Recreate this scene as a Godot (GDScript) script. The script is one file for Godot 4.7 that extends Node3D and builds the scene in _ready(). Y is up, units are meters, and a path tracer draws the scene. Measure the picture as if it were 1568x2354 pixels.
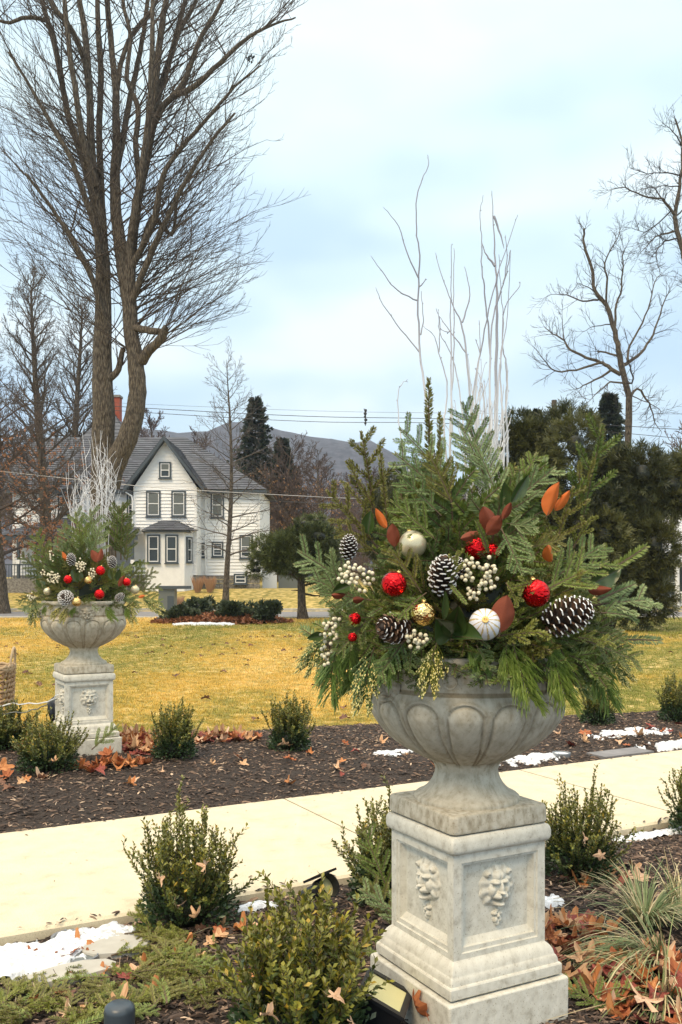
extends Node3D

# The photograph's geometry, measured: focal length, centre and horizon in the pixels of a copy 1568 wide; eye height in metres.
const FD := 2156.0
const CX := 784.0
const HY := 1332.6
const EYE := 1.6
const RX := Vector3(0.8788, 0.0, -0.4772)   # along the path, to the right and away
const LX := Vector3(-0.4772, 0.0, -0.8788)  # across the path, away
const TURN := 0.4974                        # the pedestals stand square to the path
const NEAR_AT := Vector3(0.468, 0.0, -3.498)
const FAR_AT := Vector3(-2.235, 0.085, -8.15)

var rng := RandomNumberGenerator.new()
var used := {}
var M := {}
var gnoise := FastNoiseLite.new()


# ------------------------------------------------------------------ helpers
func at(x: float, y: float, d: float) -> Vector3:
	return Vector3((x - CX) / FD * d, EYE + (HY - y) / FD * d, -d)


func rf(a: float, b: float) -> float:
	return rng.randf_range(a, b)


func rv() -> Vector3:
	return Vector3(rng.randf_range(-1, 1), rng.randf_range(-1, 1), rng.randf_range(-1, 1))


class MB:
	var v := PackedVector3Array()
	var n := PackedVector3Array()
	var c := PackedColorArray()
	var uv := PackedVector2Array()
	var ix := PackedInt32Array()
	var col := Color.WHITE
	var use_uv := false

	func p(a: Vector3, u := 0.0, w := 0.0) -> int:
		v.append(a)
		c.append(col)
		if use_uv:
			uv.append(Vector2(u, w))
		return v.size() - 1

	func tri(a: Vector3, b: Vector3, d: Vector3) -> void:
		var k := v.size()
		v.append(a); v.append(b); v.append(d)
		c.append(col); c.append(col); c.append(col)
		ix.append(k); ix.append(k + 1); ix.append(k + 2)

	func quad(a: Vector3, b: Vector3, d: Vector3, e: Vector3) -> void:
		# a b d e clockwise as seen from outside
		var k := v.size()
		v.append(a); v.append(b); v.append(d); v.append(e)
		c.append(col); c.append(col); c.append(col); c.append(col)
		ix.append(k); ix.append(k + 1); ix.append(k + 2); ix.append(k); ix.append(k + 2); ix.append(k + 3)

	func box(lo: Vector3, hi: Vector3) -> void:
		var a := lo
		var b := hi
		quad(Vector3(a.x, b.y, b.z), Vector3(b.x, b.y, b.z), Vector3(b.x, a.y, b.z), Vector3(a.x, a.y, b.z))
		quad(Vector3(b.x, b.y, a.z), Vector3(a.x, b.y, a.z), Vector3(a.x, a.y, a.z), Vector3(b.x, a.y, a.z))
		quad(Vector3(b.x, b.y, b.z), Vector3(b.x, b.y, a.z), Vector3(b.x, a.y, a.z), Vector3(b.x, a.y, b.z))
		quad(Vector3(a.x, b.y, a.z), Vector3(a.x, b.y, b.z), Vector3(a.x, a.y, b.z), Vector3(a.x, a.y, a.z))
		quad(Vector3(a.x, b.y, a.z), Vector3(b.x, b.y, a.z), Vector3(b.x, b.y, b.z), Vector3(a.x, b.y, b.z))
		quad(Vector3(a.x, a.y, b.z), Vector3(b.x, a.y, b.z), Vector3(b.x, a.y, a.z), Vector3(a.x, a.y, a.z))

	# a tube through points, radius per point
	func tube(pt: PackedVector3Array, r: PackedFloat32Array, sides: int, rough := 0.0) -> void:
		var m := pt.size()
		if m < 2:
			return
		var k := v.size()
		var side := Vector3.ZERO
		for i in m:
			var t: Vector3 = (pt[mini(i + 1, m - 1)] - pt[maxi(i - 1, 0)]).normalized()
			if i == 0:
				side = t.cross(Vector3(0.31, 0.2, 0.93)).normalized()
			else:
				side = (side - t * side.dot(t)).normalized()
			var up := t.cross(side)
			for j in sides:
				var a := TAU * j / sides
				var o := side * cos(a) + up * sin(a)
				var rr := r[i]
				if rough > 0.0:
					rr *= 1.0 + rough * sin(j * 2.7 + i * 0.9) * cos(j * 1.3 - i * 0.7)
				v.append(pt[i] + o * rr)
				c.append(col)
		for i in m - 1:
			for j in sides:
				var a := k + i * sides + j
				var b := k + i * sides + (j + 1) % sides
				ix.append(a); ix.append(a + sides); ix.append(b)
				ix.append(b); ix.append(a + sides); ix.append(b + sides)

	# a leaf-shaped blade of 4 triangles, folded along its middle
	func leaf(a: Vector3, dir: Vector3, side: Vector3, up: Vector3, l: float, w: float, fold := 0.25) -> void:
		var k := v.size()
		var mid := a + dir * (l * 0.5)
		v.append(a); v.append(mid + side * w + up * (w * fold)); v.append(a + dir * l); v.append(mid - side * w + up * (w * fold)); v.append(mid)
		c.append(col); c.append(col); c.append(col); c.append(col); c.append(col)
		for q in [0, 1, 4, 1, 2, 4, 2, 3, 4, 3, 0, 4]:
			ix.append(k + q)

	# a needle of 2 triangles
	func needle(a: Vector3, dir: Vector3, side: Vector3, l: float, w: float) -> void:
		var k := v.size()
		var mid := a + dir * (l * 0.6)
		v.append(a - side * (w * 0.5)); v.append(mid + side * w); v.append(a + dir * l); v.append(mid - side * w)
		c.append(col); c.append(col); c.append(col); c.append(col)
		ix.append(k); ix.append(k + 1); ix.append(k + 2); ix.append(k); ix.append(k + 2); ix.append(k + 3)

	func ball(o: Vector3, r: Vector3, rows := 8, cols := 12) -> void:
		var k := v.size()
		for i in rows + 1:
			var f := PI * i / rows
			for j in cols + 1:
				var g := TAU * j / cols
				var d := Vector3(sin(f) * cos(g), cos(f), sin(f) * sin(g))
				p(o + d * r, float(j) / cols, float(i) / rows)
		for i in rows:
			for j in cols:
				var a := k + i * (cols + 1) + j
				ix.append(a); ix.append(a + 1); ix.append(a + cols + 1)
				ix.append(a + 1); ix.append(a + cols + 2); ix.append(a + cols + 1)

	# a surface over a grid of points given row by row
	func grid(pts: PackedVector3Array, cols: int, cols_of := PackedColorArray()) -> void:
		var k := v.size()
		for i in pts.size():
			v.append(pts[i])
			c.append(cols_of[i] if cols_of.size() else col)
		var rows := pts.size() / cols
		for i in rows - 1:
			for j in cols - 1:
				var a := k + i * cols + j
				ix.append(a); ix.append(a + 1); ix.append(a + cols)
				ix.append(a + 1); ix.append(a + cols + 1); ix.append(a + cols)

	func made(smooth := false, angle := 180.0) -> ArrayMesh:
		var arr := []
		arr.resize(Mesh.ARRAY_MAX)
		if smooth and n.size() != v.size():
			if angle < 179.0:
				split(angle)
			else:
				normals()
		arr[Mesh.ARRAY_VERTEX] = v
		arr[Mesh.ARRAY_COLOR] = c
		if uv.size() == v.size():
			arr[Mesh.ARRAY_TEX_UV] = uv
		if n.size() == v.size():
			arr[Mesh.ARRAY_NORMAL] = n
		arr[Mesh.ARRAY_INDEX] = ix
		var m := ArrayMesh.new()
		m.add_surface_from_arrays(Mesh.PRIMITIVE_TRIANGLES, arr)
		return m

	# normals shared by the faces that share a vertex number
	func normals() -> void:
		n.resize(v.size())
		n.fill(Vector3.ZERO)
		for t in range(0, ix.size(), 3):
			var f := (v[ix[t + 2]] - v[ix[t]]).cross(v[ix[t + 1]] - v[ix[t]])
			n[ix[t]] += f; n[ix[t + 1]] += f; n[ix[t + 2]] += f
		for i in n.size():
			n[i] = n[i].normalized() if n[i].length_squared() > 0.0 else Vector3.UP

	# smooth shading up to an angle between faces, by position
	func split(angle: float) -> void:
		var lim := cos(deg_to_rad(angle))
		var at_key := {}
		var fn := PackedVector3Array()
		var nv := PackedVector3Array()
		var nc := PackedColorArray()
		var nu := PackedVector2Array()
		for t in range(0, ix.size(), 3):
			var f := (v[ix[t + 2]] - v[ix[t]]).cross(v[ix[t + 1]] - v[ix[t]])
			fn.append(f)
			for e in 3:
				var q := v[ix[t + e]]
				var key := Vector3i((q * 20000.0).round())
				if not at_key.has(key):
					at_key[key] = []
				at_key[key].append(t / 3)
				nv.append(q)
				nc.append(c[ix[t + e]])
				if uv.size():
					nu.append(uv[ix[t + e]])
		n = PackedVector3Array()
		for i in nv.size():
			var own := fn[i / 3]
			var on := own.normalized()
			var s := Vector3.ZERO
			for f in at_key[Vector3i((nv[i] * 20000.0).round())]:
				if fn[f].normalized().dot(on) >= lim:
					s += fn[f]
			n.append(s.normalized() if s.length_squared() > 0.0 else Vector3.UP)
		v = nv
		c = nc
		uv = nu
		ix = PackedInt32Array(range(nv.size()))


func numbered(nm: String) -> String:
	var k: int = used.get(nm, 0)
	used[nm] = k + 1
	return nm if k == 0 else "%s_%03d" % [nm, k]


func tag(o: Node3D, label: String, category: String, group := "") -> void:
	o.set_meta("label", label)
	o.set_meta("category", category)
	if group != "":
		o.set_meta("group", group)


func thing(nm: String, label: String, category: String, where := Vector3.ZERO, turn := 0.0, group := "") -> Node3D:
	var o := Node3D.new()
	o.name = numbered(nm)
	add_child(o)
	o.position = where
	o.rotation.y = turn
	tag(o, label, category, group)
	return o


func inst(nm: String, mesh: Mesh, mat: Material) -> MeshInstance3D:
	var o := MeshInstance3D.new()
	o.name = nm
	o.mesh = mesh
	o.material_override = null
	for i in mesh.get_surface_count():
		o.set_surface_override_material(i, mat)
	return o


func part(parent: Node3D, nm: String, mesh: Mesh, mat: Material, xf := Transform3D(), stuff := false) -> MeshInstance3D:
	var o := inst(nm, mesh, mat)
	parent.add_child(o, true)
	o.transform = xf
	if stuff:
		o.set_meta("kind", "stuff")
	return o


func solo(nm: String, label: String, category: String, mesh: Mesh, mat: Material, xf := Transform3D(), group := "") -> MeshInstance3D:
	var o := inst(numbered(nm), mesh, mat)
	add_child(o)
	o.transform = xf
	tag(o, label, category, group)
	return o


func struct(nm: String, mesh: Mesh, mat: Material, kind := "structure") -> MeshInstance3D:
	var o := inst(numbered(nm), mesh, mat)
	add_child(o)
	o.set_meta("kind", kind)
	return o


func scatter(parent: Node3D, nm: String, mesh: Mesh, mat: Material, where: Array[Transform3D], tint: PackedColorArray) -> MultiMeshInstance3D:
	var mm := MultiMesh.new()
	mm.transform_format = MultiMesh.TRANSFORM_3D
	mm.use_colors = true
	mm.mesh = mesh
	mm.instance_count = where.size()
	for i in where.size():
		mm.set_instance_transform(i, where[i])
		mm.set_instance_color(i, tint[i])
	var o := MultiMeshInstance3D.new()
	o.name = nm if parent != self else numbered(nm)
	o.multimesh = mm
	o.material_override = mat
	o.set_meta("kind", "stuff")
	parent.add_child(o, true)
	return o


func basis_y(y: Vector3, z_hint: Vector3) -> Basis:
	var yy := y.normalized()
	var zz := z_hint - yy * z_hint.dot(yy)
	if zz.length() < 0.01:
		zz = yy.cross(Vector3(0.9, 0.1, 0.4))
	zz = zz.normalized()
	return Basis(yy.cross(zz), yy, zz)


func sm(a: float, b: float, x: float) -> float:
	return smoothstep(a, b, x)


# ------------------------------------------------------------------ materials
func flat(color: Color, rough := 0.8, metal := 0.0) -> StandardMaterial3D:
	var m := StandardMaterial3D.new()
	m.albedo_color = color.linear_to_srgb()
	m.roughness = rough
	m.metallic = metal
	return m


func tinted(rough := 0.8, back := 0.0, spec := 0.5) -> StandardMaterial3D:
	var m := StandardMaterial3D.new()
	m.vertex_color_use_as_albedo = true
	m.roughness = rough
	m.metallic_specular = spec
	if back > 0.0:
		m.backlight_enabled = true
		m.backlight = Color(back, back, back)
	return m


func noise_tex(sd: int, freq: float, ramp: Array, size := 512, kind := FastNoiseLite.TYPE_SIMPLEX_SMOOTH, octaves := 5) -> NoiseTexture2D:
	var f := FastNoiseLite.new()
	f.seed = sd
	f.noise_type = kind
	f.frequency = freq
	f.fractal_octaves = octaves
	f.fractal_gain = 0.58
	var t := NoiseTexture2D.new()
	t.width = size
	t.height = size
	t.seamless = true
	t.noise = f
	if ramp.size():
		var g := Gradient.new()
		var offs := PackedFloat32Array()
		var cols := PackedColorArray()
		for r in ramp:
			offs.append(r[0])
			cols.append((r[1] as Color).linear_to_srgb())
		g.offsets = offs
		g.colors = cols
		t.color_ramp = g
	return t


func textured(tex: Texture2D, scale: Vector3, rough: float, bump: Texture2D = null, bump_cm := 0.3, world := false) -> StandardMaterial3D:
	var m := StandardMaterial3D.new()
	m.albedo_texture = tex
	m.roughness = rough
	m.uv1_triplanar = true
	m.uv1_world_triplanar = world
	m.uv1_scale = scale
	if bump:
		m.heightmap_enabled = true
		m.heightmap_texture = bump
		m.heightmap_scale = bump_cm
	return m


func g3(r: float, g: float, b: float) -> Color:
	return Color(r, g, b)


func materials() -> void:
	var grain := noise_tex(11, 0.03, [], 512)
	M.grain = grain
	# cast stone: pale with grey mottling and faint brown stains
	var pale := noise_tex(3, 0.011, [[0.0, g3(.40, .37, .30)], [0.25, g3(.55, .525, .45)], [0.45, g3(.63, .61, .53)], [0.75, g3(.68, .66, .58)], [1.0, g3(.74, .72, .65)]], 1024, FastNoiseLite.TYPE_SIMPLEX_SMOOTH, 7)
	M.stone_pale = textured(pale, Vector3(1.7, 1.4, 1.7), 0.88, grain, 0.12)
	var dull := noise_tex(5, 0.012, [[0.0, g3(.25, .21, .145)], [0.3, g3(.39, .345, .26)], [0.5, g3(.50, .455, .36)], [0.7, g3(.56, .52, .425)], [1.0, g3(.63, .60, .51)]], 1024, FastNoiseLite.TYPE_SIMPLEX_SMOOTH, 7)
	M.stone_dull = textured(dull, Vector3(2.1, 1.1, 2.1), 0.9, grain, 0.14)
	var specks := noise_tex(9, 0.07, [[0.0, Color(.30, .26, .2, 1)], [0.13, Color(.55, .5, .42, 1)], [0.24, Color(1, 1, 1, 1)], [1.0, Color(1, 1, 1, 1)]], 512, FastNoiseLite.TYPE_SIMPLEX_SMOOTH, 3)
	for m in [M.stone_pale, M.stone_dull]:
		m.vertex_color_use_as_albedo = true
		m.detail_enabled = true
		m.detail_albedo = specks
		m.detail_blend_mode = BaseMaterial3D.BLEND_MODE_MUL
		m.detail_uv_layer = BaseMaterial3D.DETAIL_UV_2
		m.uv2_triplanar = true
		m.uv2_scale = Vector3(3.1, 2.3, 3.1)
	# the pale concrete of the path
	var cream := noise_tex(21, 0.008, [[0.12, g3(.56, .485, .34)], [0.30, g3(.64, .56, .40)], [0.5, g3(.66, .58, .415)], [0.8, g3(.68, .605, .445)]], 1024, FastNoiseLite.TYPE_SIMPLEX_SMOOTH, 7)
	var grit := noise_tex(22, 0.16, [[0.0, Color(.45, .42, .36, 1)], [0.22, Color(.72, .70, .64, 1)], [0.33, Color(1, 1, 1, 1)], [0.75, Color(1, 1, 1, 1)], [0.85, Color(1, 1, 1, 1)]], 512, FastNoiseLite.TYPE_SIMPLEX, 2)
	M.path = textured(cream, Vector3(0.5, 0.5, 0.5), 0.9, grain, 0.10, true)
	M.path.detail_enabled = true
	M.path.detail_albedo = grit
	M.path.detail_blend_mode = BaseMaterial3D.BLEND_MODE_MUL
	M.path.detail_uv_layer = BaseMaterial3D.DETAIL_UV_2
	M.path.uv2_triplanar = true
	M.path.uv2_world_triplanar = true
	M.path.uv2_scale = Vector3(1.6, 1.6, 1.6)
	var lawn := noise_tex(33, 0.01, [[0.2, g3(.17, .155, .03)], [0.40, g3(.27, .215, .045)], [0.5, g3(.40, .29, .075)], [0.62, g3(.52, .375, .12)], [0.8, g3(.60, .47, .20)]], 1024, FastNoiseLite.TYPE_SIMPLEX_SMOOTH, 8)
	M.lawn = textured(lawn, Vector3(0.19, 0.19, 0.23), 0.95, grain, 0.2, true)
	var mulch := noise_tex(41, 0.03, [[0.0, g3(.010, .007, .005)], [0.5, g3(.030, .020, .014)], [1.0, g3(.085, .058, .04)]], 1024, FastNoiseLite.TYPE_SIMPLEX_SMOOTH, 6)
	M.mulch = textured(mulch, Vector3(1.2, 1.2, 1.2), 0.95, grain, 1.2, true)
	var bark := noise_tex(51, 0.02, [[0.0, g3(.022, .016, .012)], [0.36, g3(.050, .038, .028)], [0.5, g3(.115, .092, .068)], [0.64, g3(.20, .165, .12)], [1.0, g3(.27, .225, .165)]], 1024, FastNoiseLite.TYPE_SIMPLEX_SMOOTH, 6)
	var ridge := noise_tex(52, 0.022, [], 512, FastNoiseLite.TYPE_SIMPLEX_SMOOTH, 5)
	M.bark = textured(bark, Vector3(1.5, 0.20, 1.5), 0.95, ridge, 12.0)
	M.twig = tinted(0.9)
	M.asphalt = textured(noise_tex(61, 0.05, [[0.0, g3(.16, .155, .155)], [1.0, g3(.27, .26, .26)]], 256), Vector3(0.3, 0.3, 0.3), 0.92, null, 0, true)
	M.kerb = textured(noise_tex(62, 0.03, [[0.0, g3(.36, .34, .29)], [1.0, g3(.58, .56, .50)]], 256), Vector3(0.4, 0.4, 0.4), 0.9, null, 0, true)
	M.hill = textured(noise_tex(63, 0.03, [[0.3, g3(.018, .020, .027)], [0.5, g3(.038, .040, .052)], [0.7, g3(.072, .070, .085)]], 512, FastNoiseLite.TYPE_SIMPLEX_SMOOTH, 6), Vector3(0.006, 0.003, 0.006), 1.0, null, 0, true)
	M.snow = textured(noise_tex(64, 0.04, [[0.25, g3(.50, .51, .52)], [0.5, g3(.72, .75, .78)], [0.7, g3(.84, .86, .88)]], 256), Vector3(3, 3, 3), 0.7, grain, 0.5, true)
	M.foliage = tinted(0.55, 0.25)
	M.needles = tinted(0.5, 0.2)
	M.leafy = tinted(0.38, 0.25)
	M.dry = tinted(0.75, 0.35)
	M.chips = tinted(0.9)
	M.paint = tinted(0.75)
	M.stem = flat(g3(.11, .075, .045), 0.85)
	M.siding = textured(noise_tex(71, 0.02, [[0.0, g3(.76, .77, .78)], [1.0, g3(.86, .87, .87)]], 256), Vector3(0.4, 0.4, 0.4), 0.6)
	M.slate = tinted(0.7)
	M.dark_trim = flat(g3(.055, .072, .088), 0.6)
	M.white_trim = flat(g3(.78, .79, .80), 0.5)
	M.pane = flat(g3(.035, .045, .05), 0.06)
	M.curtain = flat(g3(.13, .145, .14), 0.4)
	M.black = flat(g3(.012, .013, .016), 0.38)
	M.rubble = textured(noise_tex(72, 0.03, [[0.0, g3(.10, .095, .085)], [1.0, g3(.34, .32, .29)]], 256), Vector3(0.7, 0.9, 0.7), 0.95)
	M.brick = flat(g3(.30, .075, .045), 0.9)
	M.red_foil = flat(g3(.70, .012, .016), 0.07, 0.92)
	M.red_foil.heightmap_enabled = true
	M.red_foil.heightmap_texture = noise_tex(81, 0.012, [], 256, FastNoiseLite.TYPE_SIMPLEX_SMOOTH, 2)
	M.red_foil.heightmap_scale = 0.45
	M.red_foil.uv1_triplanar = true
	M.red_foil.uv1_scale = Vector3(.8, .8, .8)
	M.gold_foil = flat(g3(.86, .60, .24), 0.14, 1.0)
	M.gold_foil.heightmap_enabled = true
	M.gold_foil.heightmap_texture = M.red_foil.heightmap_texture
	M.gold_foil.heightmap_scale = 0.45
	M.gold_foil.uv1_triplanar = true
	M.gold_foil.uv1_scale = Vector3(.8, .8, .8)
	M.champagne = textured(noise_tex(83, 0.06, [[0.0, g3(.30, .24, .12)], [0.45, g3(.62, .55, .36)], [1.0, g3(.85, .8, .62)]], 256), Vector3(1.6, 1.6, 1.6), 0.3)
	M.champagne.metallic = 0.5
	M.pearl = tinted(0.32)
	M.berry = flat(g3(.72, .66, .47), 0.35)
	M.white_twig = tinted(0.8)
	M.cone = tinted(0.7)
	M.magnolia = textured(noise_tex(84, 0.02, [[0.0, g3(.022, .045, .012)], [0.6, g3(.05, .085, .02)], [1.0, g3(.085, .12, .03)]], 256), Vector3(9, 9, 9), 0.3)
	M.felt = textured(noise_tex(85, 0.02, [[0.0, g3(.12, .022, .008)], [0.6, g3(.19, .038, .012)], [1.0, g3(.27, .06, .018)]], 256), Vector3(9, 9, 9), 0.75)
	M.orange = textured(noise_tex(86, 0.02, [[0.0, g3(.55, .11, .015)], [1.0, g3(.72, .19, .03)]], 256), Vector3(9, 9, 9), 0.6)
	for k in ["magnolia", "felt", "orange"]:
		M[k].backlight_enabled = true
		M[k].backlight = Color(.15, .15, .15)
	M.wire = flat(g3(.03, .032, .035), 0.6)
	M.grey_metal = flat(g3(.30, .31, .32), 0.4, 0.6)
	M.slate_metal = flat(g3(.045, .06, .075), .35)
	M.lens = flat(g3(.75, .70, .36), 0.15)


# ------------------------------------------------------------------ camera, sky, sun
func camera_and_sky() -> void:
	var cam := Camera3D.new()
	cam.name = "camera"
	cam.position = Vector3(0, EYE, 0)
	cam.projection = Camera3D.PROJECTION_FRUSTUM
	cam.near = 0.1
	cam.far = 4000.0
	cam.size = 0.1 * 2354.0 / FD
	cam.frustum_offset = Vector2(0, 0.1 * (HY - 1177.0) / FD)
	add_child(cam)
	cam.current = true
	var env := Environment.new()
	env.background_mode = Environment.BG_SKY
	env.tonemap_mode = Environment.TONE_MAPPER_LINEAR
	env.tonemap_exposure = 1.62
	env.sdfgi_enabled = true
	env.ssao_enabled = true
	env.ssil_enabled = true
	env.fog_enabled = true
	env.fog_density = 0.00028
	env.fog_light_color = Color(0.80, 0.86, 0.95)
	var sky := Sky.new()
	var pano := PanoramaSkyMaterial.new()
	pano.panorama = ImageTexture.create_from_image(sky_image())
	sky.sky_material = pano
	env.sky = sky
	var we := WorldEnvironment.new()
	we.name = "world"
	we.environment = env
	add_child(we)
	var sun := DirectionalLight3D.new()
	sun.name = "sun"
	sun.light_color = Color(1.0, 0.88, 0.70)
	sun.light_energy = 0.5
	sun.light_angular_distance = 25.0
	sun.shadow_enabled = true
	sun.rotation_degrees = Vector3(-52, -28, 0)
	add_child(sun)


func sky_image() -> Image:
	var w := 768
	var h := 384
	var im := Image.create(w, h, false, Image.FORMAT_RGBF)
	var f := FastNoiseLite.new()
	f.seed = 7
	f.frequency = 1.0
	f.fractal_octaves = 5
	for y in h:
		var el := PI * (0.5 - (y + 0.5) / h)
		for x in w:
			var az := TAU * (x + 0.5) / w
			var d := Vector3(cos(el) * sin(az), sin(el), -cos(el) * cos(az))
			var e := maxf(0.0, rad_to_deg(el))
			# layered cloud: stretched along the horizon near it
			var q := Vector3(d.x, d.y * 3.2, d.z) * 1.5
			var c1 := f.get_noise_3dv(q) * 1.4
			var c2 := f.get_noise_3dv(q * 2.7 + Vector3(5, 1, 3))
			var veil := clampf(0.5 + c1 * 0.75 + c2 * 0.3, 0.0, 1.0)
			var low := Color(0.56, 0.645, 0.70)
			var mid := Color(0.475, 0.607, 0.695)
			var high := Color(0.57, 0.695, 0.735)
			var col := low.lerp(mid, sm(0.0, 8.0, e)).lerp(high, sm(11.0, 29.0, e))
			var blue := Color(0.375, 0.515, 0.67)
			var pale := Color(0.66, 0.735, 0.765)
			col = col.lerp(blue, 0.8 * sm(0.50, 0.08, veil) * (1.0 - 0.5 * sm(16.0, 30.0, e)))
			col = col.lerp(pale, 0.85 * sm(0.46, 0.9, veil))
			var up := 1.0 + 0.75 * sm(30.0, 85.0, e)
			col = col.lerp(Color(0.98, 0.95, 0.88), sm(28.0, 60.0, e))
			im.set_pixel(x, y, Color(col.r * up, col.g * up, col.b * up))
	return im


# ------------------------------------------------------------------ ground
func along(u: float, n: float, y := 0.0) -> Vector3:
	return RX * u + LX * n + Vector3(0, y, 0)


func path_n(p: Vector3) -> float:
	return p.dot(LX)


func path_u(p: Vector3) -> float:
	return p.dot(RX)


func lawn_edge(u: float) -> float:
	return lerpf(9.35, 7.95, sm(2.6, 9.0, u)) + 0.10 * sin(u * 1.7) + 0.05 * sin(u * 4.3 + 1.0)


func height(x: float, z: float) -> float:
	var d := -z
	var h := 0.0
	var n := -0.4772 * x - 0.8788 * z
	h += 0.085 * exp(-((x - FAR_AT.x) ** 2 + (z - FAR_AT.z) ** 2) / 1.6)
	h += 0.02 * gnoise.get_noise_2d(x * 14.0, z * 14.0) * sm(8.0, 10.0, n)
	var rise := 1.0 - sm(3.0, 13.0, x)
	h += rise * (0.95 * sm(46.5, 55.0, d) + 0.8 * sm(56.0, 95.0, d))
	h += 0.12 * (sm(46.2, 46.8, d))
	h -= 0.05 * (sm(39.2, 39.8, d) - sm(46.0, 46.6, d))
	return h


func ground() -> void:
	# the lawn and everything beyond it: one sheet to the horizon
	var m := MB.new()
	var zs := PackedFloat32Array()
	var z := 4.0
	while z > -3200.0:
		zs.append(z)
		var d := absf(z)
		z -= 0.35 if d < 16.0 else (0.8 if d < 62.0 else (d * 0.12))
	var cols := 90
	var pts := PackedVector3Array()
	for zz in zs:
		var half := 14.0 + absf(zz) * 1.1
		for j in cols:
			var s := 2.0 * j / (cols - 1) - 1.0
			var x := half * (s * 0.55 + 0.45 * s * s * s)
			var y := height(x, zz)
			var n := -0.4772 * x - 0.8788 * zz
			var e := lawn_edge(0.8788 * x - 0.4772 * zz)
			y -= 0.09 * (1.0 - sm(e - 0.15, e + 0.05, n))
			pts.append(Vector3(x, y, zz))
	m.grid(pts, cols)
	struct("lawn_ground", m.made(true), M.lawn)
	# the path: slabs cut by joints
	var path := Node3D.new()
	path.name = "path"
	add_child(path)
	path.set_meta("kind", "structure")
	var cuts := [-9.0, -5.7, -3.57, -1.6, 0.25, 2.85, 4.99, 7.13, 9.27, 11.4, 13.5, 19.0]
	for i in cuts.size() - 1:
		var b := MB.new()
		var u0: float = cuts[i] + 0.006
		var u1: float = cuts[i + 1] - 0.006
		var prof := [[4.36, -0.12], [4.36, 0.018], [4.375, 0.03], [6.105, 0.03], [6.12, 0.018], [6.12, -0.12]]
		for k in prof.size() - 1:
			var a0: Array = prof[k]
			var a1: Array = prof[k + 1]
			b.quad(along(u0, a1[0], a1[1]), along(u1, a1[0], a1[1]), along(u1, a0[0], a0[1]), along(u0, a0[0], a0[1]))
			# the tooled edge beside the joint
		for e in [u0, u1]:
			b.quad(along(e, 4.36, 0.028), along(e, 6.12, 0.028), along(e, 6.12, -0.1), along(e, 4.36, -0.1))
		part(path, "concrete_slab", b.made(), M.path)
	var fill := MB.new()
	fill.col = Color(.12, .10, .07)
	fill.quad(along(-9, 6.1, 0.012), along(19, 6.1, 0.012), along(19, 4.38, 0.012), along(-9, 4.38, 0.012))
	part(path, "joint_fill", fill.made(), M.paint)
	# the two beds of bark mulch
	for side in 2:
		var bed := MB.new()
		var bp := PackedVector3Array()
		var rows := 46 if side == 0 else 30
		var nu := 150
		for i in rows:
			for j in nu:
				var u := -9.0 + 28.0 * j / (nu - 1)
				var s := float(i) / (rows - 1)
				var n := 0.0
				if side == 0:
					n = lerpf(-3.5, 4.355, 1.0 - (1.0 - s) ** 1.3)
				else:
					n = lerpf(6.125, lawn_edge(u) + 0.02, s)
				var p := along(u, n)
				bp.append(Vector3(p.x, bed_height(p.x, p.z), p.z))
		bed.grid(bp, nu)
		struct("mulch_bed", bed.made(true), M.mulch)
	# road, kerb and the bare verge in front of it
	var road := MB.new()
	var rp := PackedVector3Array()
	for i in 9:
		for j in 60:
			var x := -60.0 + 120.0 * j / 59.0
			var zz := -39.6 - 6.7 * i / 8.0
			rp.append(Vector3(x, height(x, zz) + 0.05 + 0.05 * sin(PI * i / 8.0), zz))
	road.grid(rp, 60)
	struct("road", road.made(true), M.asphalt)
	var kerb := MB.new()
	for i in 20:
		kerb.box(Vector3(-60 + i * 6.0, -0.1, -46.75), Vector3(-60 + i * 6.0 + 5.98, 0.17, -46.45))
		kerb.box(Vector3(-60 + i * 6.0, -0.1, -39.55), Vector3(-60 + i * 6.0 + 5.98, 0.055, -39.25))
	struct("road_kerb", kerb.made(), M.kerb)
	# the wooded ridge behind the town
	var hill := MB.new()
	var hp := PackedVector3Array()
	for i in 26:
		for j in 160:
			var x := -1500.0 + 3000.0 * j / 159.0
			var t := i / 25.0
			var ridge := 151.0 - 0.00055 * (x + 90.0) ** 2 * (1.0 if x < -90 else 2.6)
			ridge = maxf(ridge, 46.0 + 10.0 * sin(x * 0.012)) + 5.0 * sin(x * 0.05) + 4.0 * gnoise.get_noise_2d(x * 2.0, 9.0)
			var y := ridge * sin(PI * 0.5 * t) ** 1.1 + 7.0 * gnoise.get_noise_2d(x * 1.6, t * 300.0) * t
			hp.append(Vector3(x, y - 2.0, -600.0 - 330.0 * t))
	hill.grid(hp, 160)
	struct("hill", hill.made(true), M.hill)


func bed_height(x: float, z: float) -> float:
	var n := -0.4772 * x - 0.8788 * z
	var h := 0.0
	if n < 5.0:
		h = -0.015 + 0.03 * sm(4.36, 3.9, n)
	else:
		h = -0.012 + 0.05 * sm(6.12, 6.9, n) * sm(9.3, 8.6, n)
		h += 0.085 * exp(-((x - FAR_AT.x) ** 2 + (z - FAR_AT.z) ** 2) / 1.6)
	return h + 0.018 * gnoise.get_noise_2d(x * 60.0, z * 60.0)


func surface(x: float, z: float) -> float:
	var p := Vector3(x, 0, z)
	var n := path_n(p)
	if n > 4.36 and n < 6.12:
		return 0.03
	if n < lawn_edge(path_u(p)):
		return bed_height(x, z)
	return height(x, z)


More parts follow.
